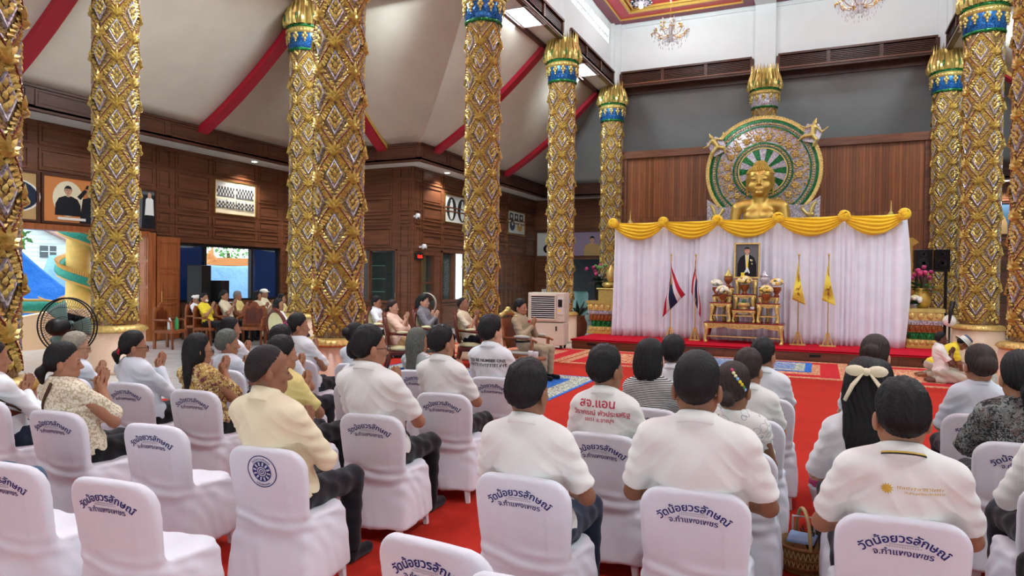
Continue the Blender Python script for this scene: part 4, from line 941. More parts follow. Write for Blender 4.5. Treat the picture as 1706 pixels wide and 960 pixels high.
# ------------------------------------------------------------------ stage, curtain, swags
ST = .24
def stage():
    t = thing('stage_platform', 'low wooden stage topped with red felt under the curtain', 'stage', (0, 0, 0))
    MB().box(-5.44, 15.62, .0, 2.5, 21.55, ST-.012).build('platform_body', 'wood_stage', t)
    MB().box(-5.47, 15.58, ST-.012, 2.54, 21.58, ST).box(-5.47, 15.58, ST-.035, 2.54, 15.6, ST).build('felt_top', 'red_felt', t)
    for i, x in enumerate((-4.95, -3.7, -2.4, -1.1, -.05, .98, 2.0)):
        d = MB().box(x-.5, 15.607, .03, x+.5, 15.622, ST-.03).build('drawer', 'wood_stage', t)
        MB().box(x-.11, 15.598, .10, x+.11, 15.61, .155).build('handle_slot', 'dark_gap', d)
stage()
def curtain():
    rows = []; n = 420
    for k in range(14):
        v = k/13; r = []
        for i in range(n+1):
            u = i/n; x = -4.85+6.6*u; f = .05*sin(u*260+2.4*sin(u*23)+1.5*sin(u*61))+.04*sin(u*97+1.3+sin(u*31))+.035*sin(u*41)
            zb = .245; f *= .55+.6*v; y = 17.22-f*.8-.05*v
            if u < .03: x += .12*v*v*(1-u/.03)*-.4
            if u > .97: x += .10*sin(pi*v)*(u-.97)/.03
            r.append((x, y, 3.14+.04*u+(zb-3.14-.04*u)*v))
        rows.append(r)
    o = MB().grid(rows).build('curtain', 'curtain_white', smooth=True); md = o.modifiers.new('thickness', 'SOLIDIFY'); md.thickness = .006
    tag(o, 'long white pleated curtain standing along the stage', 'curtain')
curtain()
f_ = MB()
f_.tube([(-4.9, 17.34, 3.12), (1.78, 17.34, 3.16)], .025, 8)
for x in (-4.88, -1.5, 1.74): f_.tube([(x, 17.36, .24), (x, 17.36, 3.14)], .022, 8)
tag(f_.build('curtain_rack', 'dark_metal'), 'metal rack carrying the white curtain', 'rack')
KN = [(-4.85, 3.142), (-3.56, 3.143), (-2.259, 3.156), (-.891, 3.178), (.498, 3.182), (1.676, 3.19)]
PLC = ['first swag from the flower pedestal end', 'second swag from the flower pedestal end', 'over the portrait side of the flags', 'over the yellow flags', 'at the lotus vase end']
for i in range(5):
    (xa, za), (xb, zb) = KN[i], KN[i+1]; rows = []; nu, nv = 36, 26
    for j in range(nv+1):
        v = j/nv; r = []
        for k in range(nu+1):
            u = k/nu; sag = (4*u*(1-u))**.85; e = 1-abs(2*u-1)**3
            z = za+(zb-za)*u+.02-(.03+.43*v)*sag-.1*v*(1-e); y = 17.10-.05*sin(pi*v)*e-.03*e*sin(v*30+1.5*sin(u*6))*(.4+.6*sin(pi*u))-.02
            r.append((xa+(xb-xa)*u, y, z))
        rows.append(r)
    o = MB().grid(rows).build('swag', 'satin_yellow', smooth=True); md = o.modifiers.new('thickness', 'SOLIDIFY'); md.thickness = .006
    tag(o, 'yellow satin swag draped on the curtain, '+PLC[i], 'swag', 'yellow swags along the curtain')
NM = ['at the flower pedestal corner', 'second from the flower pedestal corner', 'just below the statue shoulder before the halo wing', 'beside the statue chest toward the yellow flags', 'above the taller gap past the yellow flags', 'at the lotus vase corner']
for i, (x, z) in enumerate(KN):
    mb = MB(); R = random.Random(i)
    for k in range(46):
        a, b = R.uniform(0, 2*pi), math.acos(R.uniform(-1, 1)); d = Vector((sin(b)*cos(a), sin(b)*sin(a)*.7-.2, cos(b)))
        mb.ell(tuple(d*.115), (.058, .013, .058), 8, 5, d.to_track_quat('Y', 'Z').to_matrix() @ Matrix.Rotation(R.uniform(0, 3), 3, 'Y'))
    mb.ell((0, 0, 0), .10, 10, 8)
    tag(mb.build('fabric_rosette', 'satin_yellow', smooth=True, loc=(x, 17.0, z+.0)), 'ruffled yellow fabric rosette pinned '+NM[i], 'rosette', 'yellow rosettes between swags')
# ------------------------------------------------------------------ altar tables
def leg_curve(mb, x, y, z0, z1, sx, w=.05):
    h = z1-z0; mb.tube([(x, y, z1), (x-sx*.02, y, z1-.2*h), (x+sx*.0, y, z0+.45*h), (x+sx*.02, y, z0+.2*h), (x, y-.01, z0+.06*h), (x-sx*.005, y-.03, z0)], [w, w*1.05, w*.7, w*.6, w*.9, w*.8], 8)
def altar_table(x0, x1, y0, y1, z0, z1, lab, ap=.1, sub=True):
    t = thing('altar_table', lab, 'altar table', ((x0+x1)/2, (y0+y1)/2, z0)); cx, cy = (x0+x1)/2, (y0+y1)/2; X0, X1, Y0, Y1, H = x0-cx, x1-cx, y0-cy, y1-cy, z1-z0
    MB().box(X0, Y0, H-.025, X1, Y1, H).build('table_top', 'lacquer_red', t, bevel=.006)
    mb = MB(); n = 24; L = X1-X0                         # scalloped apron
    top, bot = [], []
    for i in range(n+1):
        u = i/n; top.append((X0+.01+(L-.02)*u, Y0+.015, H-.025)); bot.append((X0+.01+(L-.02)*u, Y0+.015, H-.03-ap*(.55+.45*abs(cos(u*pi*2))**.6)))
    mb.strip(top, bot); mb.strip([(p[0], p[1]+.03, p[2]) for p in top], [(p[0], p[1]+.03, p[2]) for p in bot]).strip(bot, [(p[0], p[1]+.03, p[2]) for p in bot])
    mb.box(X0, Y0, H-.045, X1, Y0+.03, H-.025)
    for sx in (X0+.01, X1-.03): mb.box(sx, Y0+.03, H-.1, sx+.02, Y1, H-.025)
    k = max(5, int(L/.07))
    for i in range(k):
        u = (i+.5)/k; mb.ell((X0+L*u, Y0+.012, H-.03-ap*.32), (.028, .014, .024), 6, 4).ell((X0+L*u+.03, Y0+.012, H-.02-ap*.62), (.02, .012, .018), 6, 4)
    mb.build('carved_apron', 'gold_carved', t)
    w = .05 if H > .35 else .034
    for sx in (-1, 1):
        m_ = MB(); leg_curve(m_, sx*(L/2-w), Y0+.045, 0, H-.03, sx, w); m_.ell((sx*(L/2-w), Y0+.02, .03), (w*.9, w, .03), 8, 6); m_.build('front_leg', 'gold_carved', t, True)
        m_ = MB(); leg_curve(m_, sx*(L/2-w), Y1-.045, 0, H-.03, sx, w); m_.build('back_leg', 'lacquer_red', t, True)
    MB().box(X0+.06, Y0+.05, .09*1.6, X1-.06, Y0+.075, .09*1.6+.022).build('stretcher', 'gold_carved', t)
    return t
A0 = .24
altar_table(-2.45, -.70, 16.32, 17.0, A0, .725, 'long low red and gold altar table carrying the tiered tables', .12)
altar_table(-2.33, -1.84, 16.36, 16.62, .725, 1.185, 'small red and gold tiered table on the thai flag side, front row', .08)
altar_table(-1.29, -.79, 16.36, 16.62, .725, 1.185, 'small red and gold tiered table on the yellow flag side, front row', .08)
altar_table(-1.82, -1.315, 16.36, 16.6, .725, 1.035, 'lowest small gold table in the middle of the altar', .07)
altar_table(-1.83, -1.32, 16.61, 16.78, .725, 1.385, 'middle gold table behind the golden tray', .08)
altar_table(-2.30, -1.86, 16.63, 16.79, .725, 1.345, 'gold table with side drawers behind the thai flag side tier', .09)
altar_table(-1.28, -.82, 16.63, 16.79, .725, 1.345, 'gold table with carved side behind the yellow flag side tier', .09)
altar_table(-2.1, -1.84, 16.8, 16.96, .725, 1.55, 'tall narrow gold stand under the golden urn', .09)
altar_table(-1.28, -1.03, 16.8, 16.96, .725, 1.55, 'tall narrow gold stand under the silver urn', .09)
altar_table(-1.81, -1.30, 16.8, 16.98, .725, 1.75, 'topmost gold table under the portrait', .1)
def flower_vase(x, y, z, s, cols, lab, vm='enamel', seed=0):
    t = thing('flower_vase', lab, 'vase of flowers', (x, y, z), 0, 'flower vases on the altar'); R = random.Random(seed)
    MB().lathe([(.05*s, 0), (.055*s, .012*s), (.03*s, .035*s), (.06*s, .08*s), (.085*s, .13*s), (.08*s, .16*s), (.09*s, .175*s)], 16).build('vase', vm, t, True)
    for ci, c in enumerate(cols):
        mb = MB()
        for k in range(15):
            a, b = R.uniform(0, 2*pi), R.uniform(0, 1.45); d = Vector((sin(b)*cos(a), sin(b)*sin(a), cos(b)*.85)); p = d*.125*s+Vector((0, 0, .22*s))
            for q in range(6):
                e = (d.orthogonal().normalized()); e.rotate(Matrix.Rotation(q*pi/3, 3, d)); mb.ell(tuple(p+e*.02*s), (.026*s, .026*s, .012*s), 6, 4, (d*.7+e).to_track_quat('Z', 'Y').to_matrix())
        mb.build('blossoms', c, t, True)
    mb = MB()
    for k in range(16):
        a = R.uniform(0, 2*pi); d = Vector((cos(a), sin(a), R.uniform(-.1, .5))); p = Vector((0, 0, .19*s)); mb.add([tuple(p+d*.03*s), tuple(p+d*.1*s+Vector((-d.y, d.x, 0))*.022*s), tuple(p+d*.17*s), tuple(p+d*.1*s-Vector((-d.y, d.x, 0))*.022*s)], [(0, 1, 2, 3)])
    mb.build('leaves', 'leaf_green', t)
flower_vase(-2.22, 16.7, 1.347, 1.1, ('petal_cream', 'petal_white'), 'cream flowers in small brown vase at the outer altar corner by the thai flags', seed=1)
flower_vase(-2.04, 16.48, 1.187, 1.15, ('petal_cream', 'petal_white'), 'white and cream flowers in front of the golden urn', seed=2)
flower_vase(-1.575, 16.68, 1.387, 1.25, ('petal_cream', 'petal_yellow'), 'cream and yellow flowers directly below the portrait', seed=3)
flower_vase(-1.09, 16.48, 1.187, 1.2, ('petal_yellow', 'petal_cream'), 'yellow and cream flowers in front of the silver urn', seed=4)
flower_vase(-.88, 16.7, 1.347, 1.2, ('petal_yellow', 'petal_white'), 'yellow flowers in brown vase at the altar corner by the yellow flags', seed=5)
def urn(x, y, z, m, top, lab):
    t = thing('covered_urn', lab, 'urn', (x, y, z), 0, 'covered urns beside the portrait')
    MB().lathe([(.06, 0), (.065, .015), (.028, .05), (.05, .08), (.10, .15), (.105, .2), (.09, .24)], 18).build('bowl', m, t, True)
    MB().lathe([(.105, .24), (.1, .27), (.06, .31), (.05, .33), (.03, .37), (.012, .41), (.002, .50)], 18).build('lid', top, t, True)
urn(-1.97, 16.88, 1.552, 'enamel', 'gold_bright', 'covered brown urn with golden spired lid beside the portrait'); urn(-1.155, 16.88, 1.552, 'porcelain', 'mosaic_silver', 'covered silver urn with pale spired lid beside the portrait')
t = thing('golden_offering_tray', 'golden footed tray with green leaf tip on the lowest gold table', 'tray', (-1.575, 16.48, 1.037))
MB().lathe([(.10, 0), (.105, .015), (.07, .05), (.13, .08), (.135, .12), (.12, .15)], 20).build('tray', 'gold_bright', t, True)
mb = MB()
for i in range(22): a = 2*pi*i/22; mb.ell((.128*cos(a), .128*sin(a), .1), (.014, .014, .03), 5, 4)
mb.build('beaded_rim', 'gold_carved', t, True); MB().lathe([(.05, .15), (.04, .19), (.002, .24)], 10).build('leaf_cone', 'leaf_green', t, True)
tag(MB().tube([(-1.42, 16.42, 1.04), (-1.36, 16.4, 1.06), (-1.33, 16.4, 1.1)], [.02, .03, .012], 8).ell((-1.385, 16.4, 1.07), (.045, .03, .03), 8, 6).build('small_white_figurine', 'porcelain', smooth=True), 'small white figurine beside the golden tray', 'figurine')
# painted figures used on portraits and posters: flat layers on a panel, each its own small thickness
def picture(name, lab, cat, P, W, H, bg, layers, frame=None, fw=.04, group=None):
    """P(u, d, v): panel plane; layers: (kind, colour, data)"""
    t = thing(name, lab, cat, tuple(P(W/2, 0, 0)), 0, group); o0 = Vector(P(W/2, 0, 0))
    Q = lambda u, d, v: tuple(Vector(P(u, d, v))-o0)
    def slab(mb, poly, d0, d1): n = len(poly); mb.add([Q(a, d0, b) for a, b in poly]+[Q(a, d1, b) for a, b in poly], [tuple(range(n, 2*n))]+[(i, (i+1) % n, n+(i+1) % n, n+i) for i in range(n)])
    mb = MB(); slab(mb, [(0, 0), (W, 0), (W, H), (0, H)], 0, .02); mb.build('panel', bg, t)
    by = {}
    for i, (c, poly) in enumerate(layers):
        mb = by.setdefault(c, MB()); slab(mb, [(a*W, b*H) for a, b in poly], .02, .022+(.0015 if len(layers) < 40 else .00012)*i)
    mb = MB()
    for c, q in by.items(): q_ = q; mb.mat(c); mb.add(q_.v, q_.f)
    if layers: mb.build('image', parent=t)
    if frame:
        mb = MB()
        for a, b, c, d in ((-fw, -fw, W+fw, 0), (-fw, H, W+fw, H+fw), (-fw, 0, 0, H), (W, 0, W+fw, H)): slab(mb, [(a, b), (c, b), (c, d), (a, d)], -.005, .05)
        mb.build('frame', frame, t)
    return t
def oval(cx, cy, rx, ry, n=24): return [(cx+rx*cos(2*pi*i/n), cy+ry*sin(2*pi*i/n)) for i in range(n)]
def bust(cx, cy, w, h, suit, skin_='skin_d', hair='hair_black', shirt=None, asp=1.1):
    """simple head-and-shoulders figure; w,h in panel fractions, asp = panel width / height"""
    rx = .132*w; ry = rx*asp*1.28; hy = cy+.62*h+ry*1.0
    L = [(suit, [(cx-.5*w, cy), (cx-.48*w, cy+.34*h), (cx-.36*w, cy+.52*h), (cx-.12*w, cy+.60*h), (cx+.12*w, cy+.60*h), (cx+.36*w, cy+.52*h), (cx+.48*w, cy+.34*h), (cx+.5*w, cy)])]
    if shirt: L.append((shirt, [(cx-.1*w, cy+.6*h), (cx+.1*w, cy+.6*h), (cx+.04*w, cy+.12*h), (cx-.03*w, cy+.12*h)]))
    L += [(hair, oval(cx, hy+ry*.22, rx*1.12, ry*1.0)), (skin_, [(cx-.06*w, cy+.66*h), (cx-.06*w, cy+.57*h), (cx+.06*w, cy+.57*h), (cx+.06*w, cy+.66*h)]), (skin_, oval(cx, hy-ry*.06, rx, ry*.94))]
    L += [(hair, [(cx-rx*.9, hy+ry*.5), (cx+rx*.9, hy+ry*.5), (cx+rx*.6, hy+ry*1.1), (cx-rx*.6, hy+ry*1.1)])]
    for s in (1, -1): L += [('dark_gap', oval(cx+s*rx*.4, hy+ry*.12, rx*.16, ry*.06, 8)), (hair, [(cx+s*rx*.2, hy+ry*.27), (cx+s*rx*.66, hy+ry*.27), (cx+s*rx*.6, hy+ry*.33), (cx+s*rx*.25, hy+ry*.33)])]
    L += [('terracotta', oval(cx, hy-ry*.5, rx*.28, ry*.06, 8)), ('skin_b', [(cx-rx*.12, hy-ry*.22), (cx+rx*.12, hy-ry*.22), (cx, hy+ry*.1)])]
    return L
# ------------------------------------------------------------------ pictures
L = bust(.5, .0, .86, 1.14, 'charcoal', 'skin_d', 'hair_short', 'white_shirt', .66)
L += [('bright_yellow', [(.47, .66), (.52, .66), (.57, .22), (.49, .22)]), ('white_shirt', [(.36, .1), (.43, .12), (.56, .26), (.52, .3)]), ('white_shirt', [(.6, .1), (.64, .13), (.55, .28), (.5, .24)]), ('bright_yellow', [(.24, 0), (.4, 0), (.4, .13), (.25, .13)]), ('gold_bright', oval(.7, .5, .05, .03)), ('gold_bright', oval(.72, .4, .03, .03)), ('petal_white', oval(.66, .52, .03, .02))]
picture('framed_portrait', 'gold framed portrait of a man in black evening dress on the altar', 'portrait', lambda u, d, v: (-1.81+u, 16.9-d+.06*v, 1.79+v), .51, .77, 'photo_grey', L, 'gold_carved', .035)
PLw = lambda y0, z0: (lambda u, d, v: (-15.5+d, y0+u, z0+v))
L = [('cream', oval(.29, .53, .185, .40))]+[(c, [(a*.44+.07, b*.74+.15) for a, b in p]) for c, p in bust(.5, .0, .72, 1.0, 'charcoal', 'skin_d', asp=1.1)]+[('charcoal', [(.43, 0), (.9, 0), (.9, .60), (.64, .66), (.47, .56)]), ('charcoal', [(.40, .60), (.44, .54), (.52, .74), (.49, .78)]), ('skin_d', oval(.56, .70, .042, .10)), ('charcoal', [(.50, .80), (.62, .80), (.60, .88), (.52, .88)]), ('paper', [(.16, .05), (.5, .05), (.5, .11), (.16, .11)])]
picture('wall_poster', 'orange poster with a man in dark uniform inside an oval, above the doorway', 'poster', PLw(9.3, 2.85), 1.85, 1.0, 'roof_orange', L, 'wood_dark', .05)
picture('wall_poster', 'tan poster with an oval portrait cut by the column at the photo edge', 'poster', PLw(7.3, 2.85), 1.85, 1.0, 'tan_skirt', [('paper', oval(.75, .5, .3, .36)), ('navy_cloth', oval(.75, .5, .27, .33))], 'wood_dark', .05)
L = [('charcoal', [(.5, 0), (1, 0), (1, .9), (.55, .9)]), ('white_polo', [(.62, .35), (.98, .35), (.95, .78), (.8, .86), (.66, .78)]), ('black_cloth', [(.66, 0), (.94, 0), (.96, .36), (.64, .36)]), ('skin_d', oval(.8, .88, .07, .08))]
picture('wall_poster', 'tall poster with a standing figure in white jacket beside the open door', 'poster', PLw(11.3, 2.85), .72, .95, 'photo_grey', L, 'wood_dark', .05)
def photo_patch(x0, y0, x1, y1, s):
    R = random.Random(s); L = [('photo_grey', [(x0, y0), (x1, y0), (x1, y1), (x0, y1)]), ('photo_light', [(x0, y0+.72*(y1-y0)), (x1, y0+.72*(y1-y0)), (x1, y1), (x0, y1)])]; n = int((x1-x0)/.035)
    for r in range(3):
        for i in range(n):
            cx = x0+(i+.5)*(x1-x0)/n; cy = y0+(y1-y0)*(.2+.22*r); L.append((('photo_dark', 'photo_light')[(i*7+r+s) % 2], oval(cx, cy, .017, .045, 7)))
            if (i+r) % 2: L.append(('photo_light', oval(cx, cy+.05, .009, .018, 6)))
    return L
L = photo_patch(.04, .5, .47, .95, 1)+photo_patch(.51, .5, .96, .95, 2)
for k in range(4): L += photo_patch(.04+.235*k, .17, .25+.235*k, .44, 3+k)
picture('framed_photographs', 'framed sheet of six black and white group photographs on the wood wall', 'picture', PLw(13.92, 3.46), 1.48, .92, 'cream', L, 'brass', .03)
PSd = lambda y0, z0: (lambda u, d, v: (-11.1+d, y0+u, z0+v))
def standing(cx, w, s): return [('photo_dark', oval(cx, .5, w, .44)), (s, oval(cx, .4, w*.42, .3)), (s, oval(cx, .62, w*.3, .16)), ('photo_light', oval(cx, .8, w*.16, .06))]
picture('oval_portraits', 'two grey oval portraits in a wide frame beside the corner column', 'picture', PSd(19.15, 3.52), 1.6, .88, 'photo_light', standing(.27, .2, 'photo_light')+standing(.73, .2, 'photo_light'), 'brass', .03)
L = []
for (cx, cy, c) in ((.2, .78, 'photo_dark'), (.5, .78, 'photo_dark'), (.8, .78, 'photo_dark')): L += [(c, [(cx-.11, cy-.14), (cx+.11, cy-.14), (cx+.11, cy+.14), (cx-.11, cy+.14)]), ('photo_light', oval(cx, cy, .05, .08))]
L += [('navy_cloth', oval(.25, .38, .15, .22)), ('gold_paint', oval(.7, .36, .15, .2)), ('photo_light', oval(.25, .46, .05, .08)), ('photo_light', oval(.7, .46, .05, .08))]
picture('portrait_sheet', 'pale sheet of five small portraits on the side wall nearer the cooler', 'picture', PSd(24.05, 3.44), 1.6, .9, 'photo_light', L, 'brass', .03)
PEn = lambda x0, z0: (lambda u, d, v: (x0+u, 26.9-d, z0+v))
picture('wall_poster', 'white poster with two small portraits on the end wall beside the cooler column', 'poster', PEn(-11.0, 2.66), 1.5, .98, 'photo_light', [('navy_cloth', oval(.4, .7, .14, .16)), ('skin_d', oval(.4, .66, .07, .1)), ('black_cloth', oval(.35, .3, .16, .2)), ('skin_d', oval(.35, .3, .08, .13))], 'wood_dark', .03)
picture('wall_poster', 'mauve poster of a person in yellow dress on the end wall', 'poster', PEn(-9.35, 2.66), 2.0, .98, 'mauve', bust(.40, 0, .36, .9, 'tan_skirt', 'skin_d', asp=2.0), 'wood_dark', .03)
picture('wall_poster', 'blue grey poster of a person in yellow beyond the twin columns', 'poster', PEn(4.9, 3.32), 1.1, 1.0, 'denim', bust(.38, 0, .5, 1.05, 'tan_skirt', 'skin_d'), 'wood_dark', .03)
# ------------------------------------------------------------------ flags
def flag(x, y, lab, cols, shape, seed, bx=.17):
    t = thing('standing_flag', lab, 'flag', (x, y, ST), 0, None); top = 2.03
    MB().tube([(0, 0, .02), (0, 0, top)], .012, 8).build('pole', 'brass', t); MB().ell((0, 0, top+.03), (.025, .025, .035), 10, 6).build('finial', 'gold_bright', t, True)
    mb = MB().box(-bx, -.11, 0, bx, .11, .02)
    for sx in (-1, 1):
        for sy in (-1, 1): mb.tube([(sx*.1, sy*.07, .02), (sx*.02, sy*.02, .3)], .012, 6)
    mb.lathe([(.03, .02), (.02, .3)], 8); mb.build('stand', 'gold_carved', t)
    rows = []; n = len(cols)*6
    for i in range(n+1):
        v = i/n; r = []
        for k in range(15):
            u = k/14; x_, z_ = shape(u, v); r.append((x_, -.025-.05*sin(u*9+v*2+seed)*min(1, u*3+.2)-.03*u, z_))
        rows.append(r)
    mb = MB()
    for i in range(n): mb.mat(cols[i//6]); mb.strip(rows[i], rows[i+1])
    c = mb.build('flag_cloth', None, t, True); md = c.modifiers.new('thickness', 'SOLIDIFY'); md.thickness = .004
    return t, c
TH = ['flag_red', 'flag_white', 'flag_blue', 'flag_blue', 'flag_white', 'flag_red']
# v runs across the stripes (hoist side top to bottom), u from the pole outwards; the cloth droops
flag(-3.3, 16.75, 'drooping red white and blue striped flag farther from the altar', TH, lambda u, v: (-.2*u*(.3+v)+.3*u*u*(1-v)*1.2+.06*u, 1.97-.42*v-1.02*u*(.75+.25*v)-.1*u*u*(1-v)), .3)
flag(-2.72, 16.8, 'drooping red white and blue striped flag nearest the altar', TH, lambda u, v: (.3*u*v*(1-.55*u)-.1*u*(1-v), 1.97-.42*v-1.0*u*(.8+.2*v)), 1.7, .13)
YL = ['flag_yellow']*4
def yflag(x, lab, sd, sg):
    t, c = flag(x, 16.82, lab, YL, lambda u, v: (sg*(.15*u*v-.13*u*(1-v)), 1.97-.3*v*(1-u)-.93*u-.12*u*v), sd)
    mb = MB().tube([(sg*(-.05+.012*k), -.09, 1.25+.03*sin(k*.9)+.01*k) for k in range(9)], .008, 5).tube([(sg*(-.04+.01*k), -.09, 1.18-.008*k*sin(k*1.1)) for k in range(8)], .007, 5).tube([(0, -.088, 1.3), (.0, -.088, 1.14)], .008, 5)
    mb.build('royal_cypher', 'enamel', t)
yflag(-.42, 'plain yellow flag with brown emblem nearest the altar', .5, 1); yflag(.2, 'plain yellow flag with brown emblem farther from the altar', 2.1, 1)
# ------------------------------------------------------------------ pedestals with flowers
def pedestal(x0, x1, y0, y1, lab):
    cx, cy = (x0+x1)/2, (y0+y1)/2; t = thing('tiered_pedestal', lab, 'pedestal', (cx, cy, ST)); W, D = (x1-x0)/2, (y1-y0)/2
    def tier(n, z0, z1, s, m, row=None):
        mb = MB().box(-W*s, -D*s, z0, W*s, D*s, z1)
        if row:
            k = max(4, int(2*W*s/row))
            for i in range(k):
                u = -W*s+2*W*s*(i+.5)/k; h = (z1-z0)*.42
                for yy in (-D*s,): mb.ell((u, yy, (z0+z1)/2), (row*.42, .03, h), 8, 6)
            k = max(4, int(2*D*s/row))
            for i in range(k):
                u = -D*s+2*D*s*(i+.5)/k; h = (z1-z0)*.42
                for xx in (-W*s, W*s): mb.ell((xx, u, (z0+z1)/2), (.03, row*.42, h), 8, 6)
        mb.build(n, m, t)
    tier('base_step', 0, .05, 1.0, 'gold_paint'); tier('lower_lotus', .05, .19, .94, 'gold_carved', .11); tier('mosaic_band', .19, .35, .82, 'mosaic_green', .13)
    tier('red_lotus', .35, .52, .9, 'enamel', .10); tier('bead_band', .52, .62, .95, 'mosaic_silver', .05); tier('upper_band', .62, .80, .98, 'gold_carved', .16); tier('top_slab', .80, .88, 1.04, 'gold_bright')
    return t
pedestal(-5.66, -4.5, 17.42, 18.3, 'tiered gold and mosaic pedestal at the cooler end of the curtain'); pedestal(1.80, 2.52, 17.42, 18.2, 'tiered gold and mosaic pedestal behind the kneeling boy')
PT = ST+.88
mb = MB().box(-5.38, 17.5, PT, -4.9, 17.85, PT+.3).box(-5.42, 17.46, PT+.3, -4.86, 17.9, PT+.34); tag(mb.build('golden_casket', 'gold_bright', bevel=.012), 'golden box on the pedestal beside the curtain edge', 'box')
tag(MB().lathe([(.1, PT+.34), (.2, PT+.4), (.2, PT+.46), (.1, PT+.5)], 18, (-5.12, 17.66, 0)).build('golden_bowl', 'gold_bright', smooth=True), 'shallow golden bowl on the golden box', 'bowl')
tag(MB().lathe([(.06, PT+.5), (.12, PT+.6), (.13, PT+.75), (.06, PT+.88), (.03, PT+.95)], 14, (-5.08, 17.66, 0)).build('lidded_jar', 'gold_carved', smooth=True), 'rounded golden jar stacked on the golden bowl', 'jar')
def bouquet(x, y, z, lab, cols, vm, vprof, spread, n, seed, leafm='leaf_green'):
    t = thing('flower_arrangement', lab, 'flower arrangement', (x, y, z)); R = random.Random(seed); top = vprof[-1][1]
    MB().lathe(vprof, 18).build('vase', vm, t, True); st, lf = MB(), MB(); bl = {c: MB() for c in cols}
    for k in range(n):
        a = R.uniform(0, 2*pi); b = R.uniform(.05, 1.1); d = Vector((sin(b)*cos(a), sin(b)*sin(a), cos(b))); e = d*spread*R.uniform(.7, 1.1); p = (e.x, e.y, top+e.z)
        st.tube([(0, 0, top-.05), (e.x*.5, e.y*.5, top+e.z*.6), p], .006, 5)
        m_ = bl[cols[k % len(cols)]]; Rm = d.to_track_quat('Z', 'Y').to_matrix()
        for q in range(7):
            f = Rm @ Vector((cos(q*.9), sin(q*.9), .5)); m_.ell((p[0]+f.x*.025, p[1]+f.y*.025, p[2]+f.z*.03), (.028, .028, .045), 6, 4, Rm)
        for q in range(3):
            f = Vector((R.uniform(-1, 1), R.uniform(-1, 1), R.uniform(-.4, .6))).normalized()*spread*R.uniform(.5, .95); c = Vector((f.x, f.y, top+f.z*.7)); w = Vector((-f.y, f.x, .05)).normalized()*.06
            lf.add([tuple(c*.0+Vector((f.x*.3, f.y*.3, top+f.z*.2))), tuple(c*.75+w+Vector((0, 0, top*.25))), tuple(c), tuple(c*.75-w+Vector((0, 0, top*.25)))], [(0, 1, 2, 3)])
    st.build('stems', 'leaf_dark', t); lf.build('leaves', leafm, t)
    for c in cols: bl[c].build('blossoms', c, t, True)
bouquet(-5.5, 17.95, PT, 'dark leafy arrangement topped with pink flowers beside the golden box', ('petal_magenta', 'foliage'), 'black_plastic', [(.08, 0), (.12, .1), (.14, .35), (.1, .5)], .5, 16, 5, 'leaf_dark')
bouquet(2.12, 17.75, PT, 'pink lotus arrangement in a glazed vase beside the loudspeakers', ('petal_pink', 'petal_magenta'), 'gold_paint', [(.08, 0), (.17, .1), (.19, .22), (.15, .34), (.12, .40), (.15, .45)], .42, 13, 9)
bouquet(1.95, 17.5, PT, 'low bowl of white flowers in front of the lotus vase', ('petal_white', 'petal_cream'), 'porcelain', [(.05, 0), (.07, .05), (.09, .1)], .14, 16, 12)
def speaker(x, y, z, w, d, h, lab, rz=0, group=None):
    t = thing('loudspeaker', lab, 'loudspeaker', (x, y, z), rz, group); MB().box(-w/2, -d/2, 0, w/2, d/2, h).build('cabinet', 'black_plastic', t, bevel=.015)
    MB().box(-w/2+.02, -d/2-.012, .02, w/2-.02, -d/2, h-.02).build('grille', 'dark_gap', t)
    mb = MB()
    for zz, r in ((.3*h, .33*w), (.75*h, .2*w)): mb.v += []; mb.lathe([(r, 0), (r*.9, .006), (r*.3, .0)], 18); mb.v[-54:] = [(p[0], -d/2-.013-p[2], p[1]+zz) for p in mb.v[-54:]]
    mb.build('cone_ring', 'dark_metal', t)
speaker(2.25, 18.75, 2.02, .36, .34, .46, 'black loudspeaker on stands, the one by the screen wall side', 0); speaker(2.63, 18.75, 2.02, .3, .34, .46, 'black loudspeaker beside the gilded column')
t = thing('speaker_stand', 'black rack stand under the two loudspeakers', 'stand', (2.42, 18.75, ST)); MB().box(-.36, -.16, 0, .36, .16, .06).build('foot_plate', 'black_plastic', t); MB().box(-.36, -.16, 1.72, .36, .16, 1.78).build('shelf', 'black_plastic', t)
for sx in (-.3, .3): MB().box(sx-.03, -.03, .06, sx+.03, .03, 1.72).build('post', 'black_plastic', t)
# ------------------------------------------------------------------ carpets
tag(MB().box(-8.1, -6, .001, 5.2, 15.58, .008).build('red_carpet', 'carpet'), 'plain red carpet covering the floor under the covered chairs', 'carpet')
def rugmat(k, field, border, motif, sc=3.0):
    m = Mt(k, field, .95, 0, .1); v = m.n('TexVoronoi', feature='SMOOTH_F1'); m.l(m.co(), v.inputs['Vector']); v.inputs['Scale'].default_value = sc*3
    w = m.n('TexMagic', turbulence_depth=3); m.l(m.co((sc, sc*.7, 1)), w.inputs[0]); w.inputs['Scale'].default_value = 3; w.inputs['Distortion'].default_value = 1.6
    mx = m.n('Math', operation='MULTIPLY'); m.l(w.outputs[1], mx.inputs[0]); m.l(v.outputs[0], mx.inputs[1])
    m.base(m.ramp(mx.outputs[0], [(0, field), (.12, motif), (.19, field), (.26, border), (.34, motif), (.5, field)], 'CONSTANT')); m.bump(m.noise(200, 2), .3, .01); return reg(k, m)
rugmat('rug_redgold', (190, 36, 44), (206, 150, 110), (226, 196, 150)); rugmat('rug_border', (218, 186, 140), (176, 60, 54), (196, 120, 90), 4.5); rugmat('rug_blue', (40, 96, 184), (52, 110, 196), (70, 124, 200), 2); rugmat('rug_floral', (222, 218, 200), (84, 100, 140), (130, 150, 110), 5); rugmat('rug_bluemix', (60, 104, 176), (190, 194, 200), (120, 140, 176), 4)
